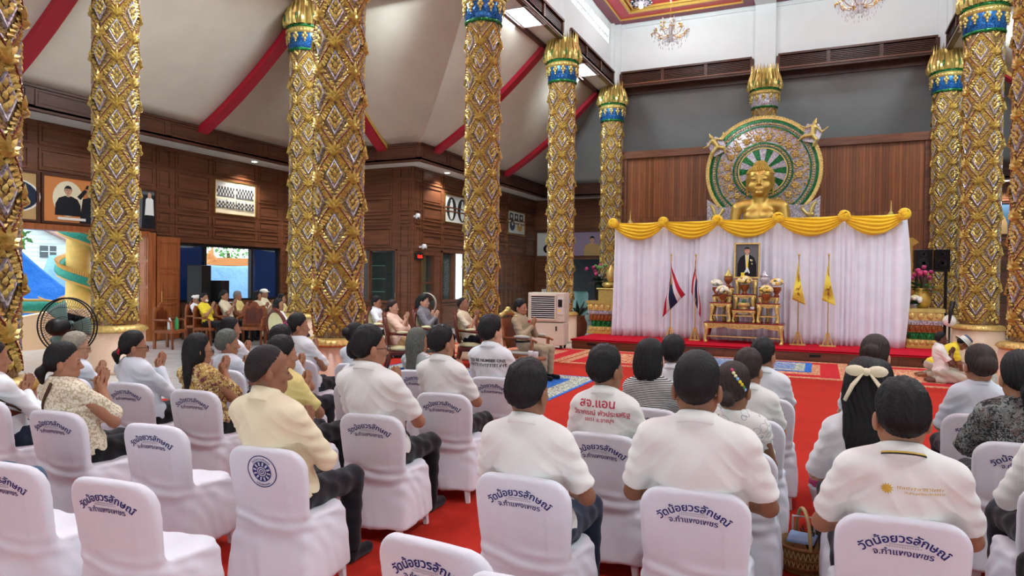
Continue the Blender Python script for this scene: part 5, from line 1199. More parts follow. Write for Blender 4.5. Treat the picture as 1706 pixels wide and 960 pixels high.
simple('rug_red_field', (196, 44, 52), .95, 0, .1, vary=(30, .18))
def rug(name, lab, x0, x1, y0, y1, z, bands):
    """bands: list of (inset0, inset1, material) from the edge inwards"""
    t = thing(name, lab, 'rug', ((x0+x1)/2, (y0+y1)/2, z)); X, Y = (x1-x0)/2, (y1-y0)/2
    for i, (a, m) in enumerate(bands):
        mb = MB(); b = bands[i+1][0] if i+1 < len(bands) else None
        if b is None: mb.box(-X+a, -Y+a, 0, X-a, Y-a, .006)
        else: mb.box(-X+a, -Y+a, 0, X-a, -Y+b, .006).box(-X+a, Y-b, 0, X-a, Y-a, .006).box(-X+a, -Y+b, 0, -X+b, Y-b, .006).box(X-b, -Y+b, 0, X-a, Y-b, .006)
        mb.build('rug_field' if b is None else 'rug_border', m, t)
    return t
RB = [(0, 'rug_border'), (.18, 'rug_red_field'), (.5, 'rug_border'), (.66, 'rug_redgold')]
rug('patterned_rug', 'red and cream patterned rug before the stage, at the cooler end', -9.4, -4.8, 12.86, 15.5, .009, RB); rug('patterned_rug', 'red and cream patterned rug before the stage, under the blue mat', -4.76, .55, 12.82, 15.5, .009, RB)
rug('patterned_rug', 'red patterned rug with gold striped edge under the kneeling boy', .6, 2.45, 12.7, 15.5, .009, RB); rug('patterned_rug', 'cream bordered rug beside the plinth of the twin columns', 2.5, 4.6, 12.9, 15.4, .009, [(0, 'rug_border'), (.2, 'gold_paint'), (.26, 'rug_floral')])
rug('blue_mat', 'blue and grey woven mat laid over the red rug before the altar', -3.4, -.1, 13.65, 15.2, .016, [(0, 'rug_blue'), (.12, 'rug_floral'), (.3, 'rug_bluemix')])
rug('blue_rug', 'bright blue rug with cream floral border under the uniformed man', -7.4, -3.38, 8.55, 11.15, .009, [(0, 'rug_blue'), (.05, 'rug_floral'), (.38, 'rug_blue')])
# ------------------------------------------------------------------ appliances and bits
def cooler():
    t = thing('air_cooler', 'beige evaporative air cooler with louvred front standing by the gilded column', 'air cooler', (-5.97, 15.38, 0), .12)
    MB().box(-.44, -.26, .1, .44, .26, .64).build('water_tank', 'beige_plastic', t, bevel=.02); MB().box(-.45, -.27, .66, .45, .27, 1.36).build('body', 'beige_plastic', t, bevel=.02)
    MB().box(-.37, -.285, .74, .22, -.262, 1.28).build('grille_recess', 'dark_gap', t)
    fr = MB().box(-.4, -.30, .71, .25, -.265, .745).box(-.4, -.30, 1.275, .25, -.265, 1.31).box(-.4, -.30, .745, -.365, -.265, 1.275).box(.215, -.30, .745, .25, -.265, 1.275).build('grille_frame', 'beige_plastic', t, bevel=.006)
    for i in range(10): MB().hexa([(-.365, -.30, .775+.05*i), (.215, -.30, .775+.05*i), (.215, -.27, .79+.05*i), (-.365, -.27, .79+.05*i), (-.365, -.30, .785+.05*i), (.215, -.30, .785+.05*i), (.215, -.27, .80+.05*i), (-.365, -.27, .80+.05*i)]).build('louvre', 'white_plastic', t)
    for i in range(14): MB().box(.45, -.2, .74+.04*i, .462, .2, .76+.04*i).build('side_slat', 'beige_plastic', t)
    MB().box(.28, -.285, .85, .42, -.268, 1.25).build('control_panel', 'white_plastic', t); MB().box(.3, -.29, .92, .36, -.285, .96).build('sticker', 'bright_yellow', t); MB().box(.3, -.29, 1.02, .4, -.285, 1.2).build('display', 'dark_gap', t)
    MB().box(.24, -.28, .45, .27, -.258, .56).build('water_gauge', 'dark_gap', t)
    for sx in (-.36, .36):
        for sy in (-.2, .2):
            w = MB().tube([(sx-.02, sy, .045), (sx+.02, sy, .045)], .045, 12).build('caster', 'black_plastic', t, True); MB().box(sx-.03, sy-.02, .06, sx+.03, sy+.02, .1).build('fork', 'dark_metal', w)
cooler()
def fan(x, y, zc, r, rz, lab, ring='dark_metal', blade='steel_teal', tilt=0):
    t = thing('pedestal_fan', lab, 'fan', (x, y, 0), rz); M_ = Matrix.Translation((0, 0, zc)) @ Matrix.Rotation(pi/2+tilt, 4, 'X')
    MB().lathe([(.26, 0), (.26, .025), (.06, .06), (.03, .08)], 24).build('base', 'dark_metal', t, True); MB().tube([(0, .05, .06), (0, .05, zc-.08)], .018, 10).build('pole', 'chrome', t)
    mb = MB(); mb.M = M_; mb.lathe([(.075, .06), (.085, .1), (.08, .2), (.05, .25)], 18); mb.build('motor', 'black_plastic', t, True)
    w = MB(); w.M = M_
    for z in (-.07, .06): w.tube([(r*cos(2*pi*i/48), r*sin(2*pi*i/48), z*.4) for i in range(49)], .0075, 6, False)
    g = MB(); g.M = M_
    for rr in (.35, .68):
        for z in (-.09, .08): g.tube([(r*rr*cos(2*pi*i/40), r*rr*sin(2*pi*i/40), z*(1-.3*rr)) for i in range(41)], .002, 4, False)
    for i in range(64):
        a = 2*pi*i/64
        for z in (-.09, .08): g.tube([(.07*cos(a), .07*sin(a), z), (r*.6*cos(a+.12), r*.6*sin(a+.12), z*.9), (r*cos(a+.2), r*sin(a+.2), z*.25)], .0017, 4, False)
    w.build('guard_ring', ring, t, True); g.build('guard_wires', 'dark_metal', t)
    b = MB(); b.M = M_
    for k in range(3):
        a = 2*pi*k/3; rows = []
        for i in range(7):
            q = .05+(r*.86-.05)*i/6; rows.append([(q*cos(a+u), q*sin(a+u), .03*u*1.6) for u in np.linspace(-.42, .42, 6)])
        b.grid(rows)
    b.lathe([(.05, -.05), (.05, .04)], 14); bo = b.build('blades', blade, t, True); md = bo.modifiers.new('thickness', 'SOLIDIFY'); md.thickness = .004
fan(-6.62, 4.2, 1.19, .27, .45, 'pedestal fan with dark ring guard standing before the doorway column')
fan(-8.1, 13.2, 1.1, .24, .1, 'pedestal fan with pale ring behind the man in the grey shirt', 'beige_plastic', 'photo_grey')
# wall clock display and cameras on the room corner
t = thing('led_clock', 'red digit clock on the corner of the projecting room', 'clock', (-11.09, 17.58, 2.22)); MB().box(0, -.2, 0, .06, .2, .22).build('case', 'black_plastic', t)
vs, fs = text_geo('12:16', .13, .02); MB().add([(.063, x, z+.06) for x, z, _ in vs], fs).build('digits', 'led_red', t)
def cam(x, y, z, lab): 
    t = thing('security_camera', lab, 'camera', (x, y, z)); MB().box(-.02, -.02, -.03, .14, .02, .03).build('bracket', 'white_plastic', t); MB().lathe([(.07, -.09), (.08, 0), (.05, .06)], 14, (.16, 0, .02)).build('camera_body', 'white_plastic', t, True); MB().ell((.2, -.03, -.06), .035, 10, 6).build('lens', 'black_plastic', t, True)
cam(-11.12, 17.33, 3.52, 'white dome camera on the corner of the projecting room'); cam(-11.08, 17.65, 2.62, 'small white sensor just above the red digit clock')
tag(MB().box(-11.06, 22.6, 1.1, -10.98, 23.0, 2.3).build('wall_cabinet', 'steel_teal', bevel=.01), 'pale teal metal box on the dark planked side wall', 'cabinet')
tag(MB().box(-10.75, 26.82, .95, -10.3, 26.9, 1.25).build('switch_box', 'paper'), 'small white switch box low on the end wall', 'box')
speaker(-14.9, 12.9, .95, .5, .4, 1.0, 'tall black loudspeaker before the tinted window pane', -1.2); speaker(-14.9, 13.55, .95, .38, .4, .6, 'lower black amplifier cabinet beside the tall loudspeaker', -1.2)
tag(MB().box(-15.2, 12.6, .0, -14.6, 14.0, .95).build('amplifier_bench', 'wood_dark'), 'dark wooden bench carrying the loudspeaker and amplifier', 'bench')
# shopping basket and snacks on the floor
def basket(x, y, lab):
    t = thing('wicker_basket', lab, 'basket', (x, y, .009), .3)
    MB().lathe([(.0, 0), (.10, 0), (.115, .01), (.135, .06), (.14, .15), (.13, .16), (.11, .05), (.0, .02)], 28).build('basket_body', 'wicker', t, True)
    mb = MB()
    for i in range(34):
        a = 2*pi*i/34
        for s in (1, -1): mb.tube([(.138*cos(a), .138*sin(a), .05), (.144*cos(a+s*.18), .144*sin(a+s*.18), .14)], .0035, 4, False)
    mb.build('woven_lattice', 'wicker_light', t); mb = MB()
    for z, r in ((.15, .142), (.09, .141), (.045, .134), (.008, .118)): mb.tube([(r*cos(2*pi*i/40), r*sin(2*pi*i/40), z) for i in range(41)], .008, 6, False)
    mb.build('rim_hoops', 'wicker', t, True); MB().tube([(0, .14*cos(pi*i/16), .15+.2*sin(pi*i/16)) for i in range(17)], .011, 8).build('handle', 'wicker_light', t, True)
basket(-.06, 4.33, 'round wicker basket with hoop handle on the red carpet between chairs')
tag(MB().hexa([(-.15, 4.27, .17), (.0, 4.24, .18), (.02, 4.33, .20), (-.13, 4.36, .20), (-.15, 4.27, .19), (.0, 4.24, .2), (.02, 4.33, .22), (-.13, 4.36, .22)]).build('face_mask_pack', 'tarp_light', bevel=.006), 'pale blue packet lying in the wicker basket', 'packet')
tag(MB().tube([(-.12, 4.4, .16), (-.12, 4.4, .29), (.0, 4.38, .3), (.0, 4.38, .16)], .008, 6).build('white_fan_handle', 'white_plastic'), 'white plastic handle sticking out of the wicker basket', 'handle')
mb = MB(); R = random.Random(4)
for i in range(14): a = R.uniform(0, 2*pi); mb.tube([(-.02, 4.36, .1), (-.02+.06*cos(a), 4.36+.06*sin(a), .24)], [.012, .004], 5)
tag(mb.build('dried_stalks', 'wicker_dark'), 'bunch of dark dried stalks in the wicker basket', 'stalks')
t = thing('flower_bunch', 'paper wrapped flower bunch on the carpet beyond the wicker basket', 'flowers', (.06, 5.0, .009)); MB().lathe([(.03, 0), (.06, .15), (.10, .3), (.11, .31)], 12).build('wrapper', 'plastic_bag', t, True)
mb = MB()
for i in range(16): mb.ell((R.uniform(-.08, .08), R.uniform(-.08, .08), .3+R.uniform(0, .1)), .03, 6, 4)
mb.build('blooms', 'petal_magenta', t, True)
t = thing('white_globe_stand', 'white domed lamp on a dark stalk beside the twin column plinth', 'orb', (2.52, 16.8, .0)); MB().lathe([(.12, 0), (.1, .03), (.02, .06), (.02, .8)], 12).build('stand', 'black_plastic', t, True); MB().ell((0, 0, .90), (.125, .12, .125), 14, 10).build('globe', 'petal_white', t, True); MB().tube([(-.02, -.1, .85), (-.0, -.13, 1.1), (.05, -.05, 1.3)], [.02, .04, .05], 8).build('black_plume', 'black_plastic', t, True)  # unidentified white and black object modelled as a globe, gives no light
t = thing('plant_pot', 'brown terracotta jar on the floor behind the flower pedestal end', 'pot', (-6.3, 18.6, 0)); MB().lathe([(.14, 0), (.24, .15), (.26, .4), (.18, .6), (.2, .64)], 20).build('pot', 'terracotta', t, True); mb = MB()
for i in range(26): a = R.uniform(0, 2*pi); b = R.uniform(.2, .6); mb.add([(0, 0, .6), (b*.5*cos(a)-.05*sin(a), b*.5*sin(a)+.05*cos(a), .85), (b*cos(a), b*sin(a), .8+R.uniform(-.1, .3)), (b*.5*cos(a)+.05*sin(a), b*.5*sin(a)-.05*cos(a), .85)], [(0, 1, 2, 3)])
mb.build('leaves', 'leaf_dark', t)
# ------------------------------------------------------------------ covered chairs
def chair_geo():
    S = SDF(axis(-.34, .34, .012), axis(-.40, .34, .012), axis(.03, .86, .010))
    X, Y, Z = S.x[:, None, None], S.y[None, :, None], S.z[None, None, :]
    yb = -.205-.065*np.clip((Z-.45)/.37, -1, 1.2)-.02*np.clip((.45-Z)/.35, 0, 1)
    w = .226-.012*np.clip((.62-Z)/.2, -.2, 1)
    qx = np.abs(X)-w+.092; qz = np.abs(Z-.6)-(.224-.014*(X/.2)**2)+.092
    d2 = np.sqrt(np.maximum(qx, 0)**2+np.maximum(qz, 0)**2)+np.minimum(np.maximum(qx, qz), 0)-.092
    t = np.abs(Y-yb-.55*X*X)-.026
    q = np.stack(np.broadcast_arrays(d2+.02, t+.02)); back = np.sqrt(np.maximum(q[0], 0)**2+np.maximum(q[1], 0)**2)+np.minimum(np.maximum(q[0], q[1]), 0)-.02
    f = np.clip((.45-Z)/.4, 0, 1)
    hx = .222+.03*f+.012*np.sin(pi*f); y0 = -.20-.06*f; y1 = .165+.04*f
    cy = (y0+y1)/2; hy = (y1-y0)/2
    ax_, ay_ = np.abs(X)-hx+.05, np.abs(Y-cy)-hy+.05
    d = np.sqrt(np.maximum(ax_, 0)**2+np.maximum(ay_, 0)**2)+np.minimum(np.maximum(ax_, ay_), 0)-.05
    top = Z-(.452-.012*np.exp(-((X/.16)**2+((Y-.02)/.16)**2))); dz = np.maximum(top, .065+.02*np.sin(3*X+1)+.015*Y-Z)
    a, b = d+.025, dz+.025; skirt = np.sqrt(np.maximum(a, 0)**2+np.maximum(b, 0)**2)+np.minimum(np.maximum(a, b), 0)-.025
    k = .045; h = np.maximum(k-np.abs(back-skirt), 0)/k; S.D = (np.minimum(back, skirt)-h*h*k*.25).astype(np.float32)
    P, F = S.nets(); N = vnormals(P, F); x, y, z = P.T
    ang = np.arctan2(x, -(y+.02)); g = np.clip((.45-z)/.36, 0, 1)
    dsp = .005*g*np.sin(ang*5+2*np.sin(ang*2.3+z*4)+z*3)+.0025*g*np.sin(ang*13+3*np.sin(ang*3+z*7)+z*9)
    ws = np.exp(-((z-.43)/.055)**2); dsp += .0045*ws*np.sin(z*85+4*np.sin(x*7+1)+5*np.sin(y*5))*(np.abs(z-.43) < .12)
    side = np.exp(-((z-.36)/.12)**2)*np.clip((np.abs(x)-.12)/.1, 0, 1); dsp += .0035*side*np.sin((y*.7+z*1.1)*46+3*np.sin(y*9+x*4)); inn = np.clip((.125-np.abs(x))/.012, 0, 1)*np.clip((z-.46)/.02, 0, 1)*np.clip((.70-z)/.02, 0, 1)*(y < -.2); dsp -= .0035*inn
    fr = np.clip((.62-z)/.2, 0, 1)*np.clip((z-.3)/.1, 0, 1); dsp += .0025*fr*np.sin(x*38+z*6)
    lm = np.linalg.norm(N*np.array([0, 0, 1]), axis=1)
    P = P+N*(dsp*(z > .08))[:, None]
    return P, F
CP, CF = chair_geo(); CHAIR_ME = npmesh('fabric_cover', CP, CF, 'white_spandex'); CB = BVHTree.FromPolygons([tuple(p) for p in CP], [tuple(f) for f in CF])
def on_back(x, z, tree=CB, off=.0022, y0=-1.):
    h = tree.ray_cast(Vector((x, y0, z)), Vector((0, 1, 0)))
    return None if h[0] is None else tuple(h[0]+h[1].normalized()*off*(1 if h[1].y < 0 else -1))
def arc_text(mb, s, size, z0, R_, bold, tree=CB, spread=1.0, x0=0):
    """lettering bent along an arc and laid on the surface"""
    vs, fs = text_geo(s, size, bold); out = []
    for x, y, _ in vs:
        a = x*spread/R_; X = (R_+y)*sin(a); Z = z0-R_+(R_+y)*cos(a); p = on_back(x0+X, Z, tree); out.append(p)
    if any(p is None for p in out): out = [p if p else (0, -.3, z0) for p in out]
    mb.add(out, fs)
def cover_lettering():
    mb = MB(); arc_text(mb, 'วัดน้อยวรลักษณ์', .0450, .735, .19, .020); arc_text(mb, 'จ.กำแพงเพชร', .0355, .682, .6, .012)
    g = MB()
    for k, (w, z) in enumerate(((.045, .724), (.055, .715))):
        for i in range(14):
            x = -w+2*w*i/13; p = [on_back(x+dx, z+dz, off=.0015) for dx, dz in ((-.003, -.003), (.003, -.003), (.003, .003), (-.003, .003))]
            g.add(p, [(0, 1, 2, 3)])
    return mb.mesh('printed_name', 'navy_print'), g.mesh('printed_small_lines', 'grey_print')
LT_ME, LG_ME = cover_lettering()
def emblem():
    mb = MB(); K = 1.22
    def ring(r0, r1, n=40):
        r0 *= K; r1 *= K
        A = [on_back(r0*cos(2*pi*i/n), .70+r0*sin(2*pi*i/n)) for i in range(n+1)]; B = [on_back(r1*cos(2*pi*i/n), .70+r1*sin(2*pi*i/n)) for i in range(n+1)]; mb.strip(A, B)
    for a, b in ((.066, .070), (.041, .045), (.021, .025), (.012, .016), (.003, .007)): ring(a, b)
    for i in range(12):
        a = 2*pi*i/12; q = [on_back(K*r*cos(a+da), .70+K*r*sin(a+da)) for r, da in ((.025, -.1), (.025, .1), (.041, .16), (.041, -.16))]; mb.add(q, [(0, 1, 2, 3)])
    arc_text(mb, 'วัดน้อยวรลักษณ์', .0165, .7604, .0604, .01)
    vs, fs = text_geo('จ.กำแพงเพชร', .0152, .01); out = []
    for x, y, _ in vs: a = x/.071; r = .0745-y; out.append(on_back(r*sin(a), .70-r*cos(a)))
    mb.add(out, fs); return mb.mesh('printed_emblem', 'navy_print')
EM_ME = emblem()
def leg_me():
    return [MB().hexa([(sx*.21-.018+sx*.0, sy-.016, 0), (sx*.2+.018, sy-.016, 0), (sx*.2+.018, sy+.016, 0), (sx*.2-.018, sy+.016, 0), (sx*.185-.022, sy*.95-.02, .2), (sx*.185+.022, sy*.95-.02, .2), (sx*.185+.022, sy*.95+.02, .2), (sx*.185-.022, sy*.95+.02, .2)]).mesh('leg', 'white_plastic') for sx in (-1, 1) for sy in (-.225, .165)]
LEGS = leg_me(); NCH = [0]
def covered_chair(x, y, rz, lab, mark='text'):
    t = thing('covered_chair', lab, 'chair', (x, y, .009), rad(rz), 'white covered chairs of the audience')
    link('fabric_cover', CHAIR_ME, t)
    if mark == 'text': link('printed_name', LT_ME, t); link('printed_small_lines', LG_ME, t)
    else: link('printed_emblem', EM_ME, t)
    for m in LEGS: link('leg', m, t)
    return t
# ------------------------------------------------------------------ carved armchairs
def armchair_proto():
    t = thing('carved_armchair', 'proto', 'armchair', (0, 0, 0), 0, 'carved armchairs of the guests')
    yb = lambda z: -.24-.16*(z-.45)
    out = [(.26*cos(a)*(1+.12*abs(sin(a))), .72+.26*sin(a)+(.03*cos(a*2+pi) if sin(a) > 0 else 0)) for a in np.linspace(0, 2*pi, 41)]
    MB().tube([(x, yb(z), z) for x, z in out], .035, 8, False).build('back_frame', 'wood_red', t, True)
    cr = MB().tube([(.16*u, yb(1.0), .985+.045*(1-u*u)) for u in np.linspace(-1, 1, 9)], [.01, .025, .035, .042, .045, .042, .035, .025, .01], 8); cr.build('crest', 'wood_red', t, True)
    for nm, dy in (('back_pad', .02), ('back_panel', -.02)):
        mb = MB(); ring = [[((x)*q, yb(.72+(z-.72)*q)+dy*(1.6-q*.9), .72+(z-.72)*q) for x, z in out] for q in (.95, .7, .4, .02)]; mb.grid(ring); o = mb.build(nm, 'upholstery', t, True)
    MB().box(-.27, -.25, .30, .27, .27, .38).build('seat_rail', 'wood_red', t, bevel=.02)
    S = SDF(axis(-.3, .3, .02), axis(-.3, .32, .02), axis(.34, .5, .014)); S.ell((0, .01, .42), (.27, .27, .07), .0); P, F = S.nets(); link('seat_cushion', npmesh('seat_cushion', P, F, 'upholstery'), t)
    for s in (1, -1):
        a = MB().tube([(s*.25, yb(.7), .70), (s*.29, -.05, .69), (s*.31, .14, .67), (s*.31, .2, .62), (s*.29, .19, .5), (s*.27, .2, .38)], [.024, .028, .03, .034, .03, .028], 8).build('arm', 'wood_red', t, True); MB().ell((s*.285, -.02, .715), (.035, .11, .03), 10, 6).build('arm_pad', 'upholstery', a, True)
        MB().tube([(s*.24, .23, .34), (s*.27, .26, .22), (s*.245, .24, .08), (s*.26, .27, 0)], [.045, .04, .026, .035], 8).build('leg', 'wood_red', t, True); MB().tube([(s*.22, -.22, .4), (s*.22, -.25, .2), (s*.23, -.31, 0)], [.035, .03, .026], 8).build('leg', 'wood_red', t, True)
    return t
AC = armchair_proto()
ACN = [0]
def armchair(x, y, rz, lab):
    ACN[0] += 1
    if ACN[0] == 1: AC['label'] = lab; AC.location = (x, y, .0); AC.rotation_euler = (0, 0, rad(rz)); return AC
    return copy_tree(AC, lab, (x, y, 0), rad(rz))
def officer_chair(x, y, rz):
    t = thing('wooden_armchair', 'wooden armchair with gold crest and grey arm pads under the uniformed man', 'armchair', (x, y, .015), rad(rz)); yb = lambda z: -.25-.2*(z-.45)
    for s in (1, -1):
        MB().tube([(s*.24, yb(.3), 0), (s*.24, yb(.45), .45), (s*.23, yb(1.0), 1.0)], .028, 8).build('back_post', 'wood_teak_chair', t, True)
        a = MB().tube([(s*.26, yb(.68), .68), (s*.28, 0, .69), (s*.28, .3, .67), (s*.28, .36, .64)], .026, 8, True, .7).build('arm', 'wood_teak_chair', t, True); MB().ell((s*.28, .08, .715), (.04, .16, .03), 10, 6).build('arm_pad', 'grey_linen', a, True)
        MB().tube([(s*.28, .27, .67), (s*.27, .27, .4), (s*.27, .28, 0)], .03, 8).build('front_leg', 'wood_teak_chair', t, True)
    MB().box(-.26, -.27, .34, .26, .29, .41).build('seat', 'wood_teak_chair', t, bevel=.015); MB().box(-.24, -.24, .41, .24, .27, .46).build('cushion', 'grey_linen', t, bevel=.02)
    MB().hexa([(-.22, yb(.5)-.02, .5), (.22, yb(.5)-.02, .5), (.22, yb(.5)+.02, .5), (-.22, yb(.5)+.02, .5), (-.22, yb(1)-.02, 1.0), (.22, yb(1)-.02, 1.), (.22, yb(1)+.02, 1.), (-.22, yb(1)+.02, 1.)]).build('back_panel', 'wood_teak_chair', t)
    MB().tube([(.24*u, yb(1.05), 1.02+.09*(1-u*u)) for u in np.linspace(-1, 1, 9)], [.03, .035, .04, .05, .055, .05, .04, .035, .03], 8).ell((.22, yb(1.05), 1.05), .045, 8, 6).ell((-.22, yb(1.05), 1.05), .045, 8, 6).ell((0, yb(1.05), 1.14), .055, 8, 6).build('gilded_crest', 'gold_bright', t, True)
def carved_chair(x, y, rz, lab, w=.5):
    t = thing('carved_wooden_chair', lab, 'chair', (x, y, 0), rad(rz), 'carved wooden seats by the window'); h = w/2
    MB().box(-h, -.24, .36, h, .26, .43).build('seat', 'wood_teak_chair', t, bevel=.015)
    prof = [(-h, .43), (h, .43), (h, .84), (h*.8, .96), (h*.4, .93), (h*.2, 1.02), (0, 1.05), (-h*.2, 1.02), (-h*.4, .93), (-h*.8, .96), (-h, .84)]
    MB().prism(prof, -.28, -.23).build('backrest', 'wood_teak_chair', t, bevel=.012); MB().prism([(a*.7, .5+(b-.43)*.72) for a, b in prof], -.235, -.222).build('back_carving', 'wood_red', t)
    for s in (1, -1):
        MB().tube([(s*(h-.02), -.24, .66), (s*h, .1, .66), (s*h, .2, .62)], .025, 8).build('arm', 'wood_teak_chair', t, True); MB().tube([(s*h, .18, .64), (s*(h-.02), .2, .4), (s*(h-.02), .22, 0)], .028, 8).build('leg', 'wood_teak_chair', t, True); MB().box(s*(h-.03)-.025, -.27, 0, s*(h-.03)+.025, -.22, .4).build('leg', 'wood_teak_chair', t)
# ------------------------------------------------------------------ people
def T3(x, y, z): return Matrix.Translation((x, y, z))
def hair_mesh(style, hs, fr, m, rs, seed=0, res=.0065):
    R = random.Random(seed); big = style in ('long', 'bob', 'ponytail', 'bun', 'updo', 'bunlow', 'longgrey')
    S = SDF(axis(-.15, .15, res), axis(-.2, .14, res), axis(-.34 if big else -.08, .24, res))
    X, Y, Z = S.x[:, None, None], S.y[None, :, None], S.z[None, None, :]
    cut = lambda o, a=.70, b=-.60: (lambda X, Y, Z: (Y*a+(Z-.1)*b)-o)
    d = dell(X, Y, Z, (0, -.006, .100), (.077, .097, .093)); n_ = dell(X, Y, Z, (0, -.034, .062), (.068, .066, .062)); k = .03
    h = np.maximum(k-np.abs(d-n_), 0)/k; d = np.minimum(d, n_)-h*h*k*.25
    t, o = {'short': (.012, .027), 'fade': (.010, .020), 'thin': (.004, .005), 'full': (.019, .040)}.get(style, (.015, .030))
    cv = cut(o)(X, Y, Z); rp = np.clip(-cv/.05, 0, 1)**.7
    te = t*(.12+.88*rp)*(.8+.35*np.clip((Z-.13)/.06, 0, 1))
    if style == 'fade': te = te*np.clip((Z-.02)/.09, .1, 1)
    if style in ('short', 'full'): te = te+.003*np.sin(X*120+seed)*np.sin(Y*95+seed)*rp
    S.D = np.maximum(d-te, cv).astype(np.float32)
    if style in ('short', 'fade', 'thin', 'full'):
        for s in (1, -1): S.carve((s*.088, .002, .042), (.03, .023, .034), .008)
    else:
        if style in ('bob', 'long', 'longgrey'):
            S.ell((0, -.02, .05), (.088, .092, .09), .03); S.ell((0, -.03, -.0), (.098, .088, .10), .03)
            if style != 'bob': S.ell((0, -.075, -.10), (.092, .042, .19), .03)
            S.halfcut(lambda X, Y, Z: (-.075 if style == 'bob' else -.30)-Z+.01*np.sin(X*60)+0*Y, .006)
            S.carve((0, .115, .02), (.072, .09, .115), .015); S.carve((0, .03, -.10), (.05, .06, .09), .01)
        else:
            for s in (1, -1): S.carve((s*.09, .004, .04), (.03, .024, .032), .008)
            if style == 'ponytail':
                S.cap((0, -.10, .03), (0, -.13, -.0), .03, .028, .015); S.cap((0, -.135, -.0), (0, -.125, -.075), .034, .012, .01)
            elif style == 'bun': S.ell((0, -.118, .10), (.05, .042, .05), .012)
            elif style == 'updo': S.ell((0, -.10, .07), (.062, .045, .062), .02)
            elif style == 'bunlow': S.ell((0, -.115, .02), (.045, .04, .042), .012)
    P, F = S.nets(); N = vnormals(P, F); x, y, z = P.T; th = np.arctan2(x, -y+.02)
    if big: d = .0022*np.sin(th*34+6*np.sin(z*14+seed)+seed)+.0012*np.sin(th*71+z*30)
    else: d = .0016*np.sin(x*330+3*np.sin(z*90+seed))*np.sin(y*310+z*160+seed)+.0016*np.sin(th*70+z*150+4*np.sin(x*50+seed)+seed)
    P = P+N*d[:, None]*(.6 if style in ('fade', 'thin') else 1); P *= hs
    M_ = np.array(fr); P = P @ M_[:3, :3].T+M_[:3, 3]
    return npmesh('hair', P, F, m)
PEOPLE = {}
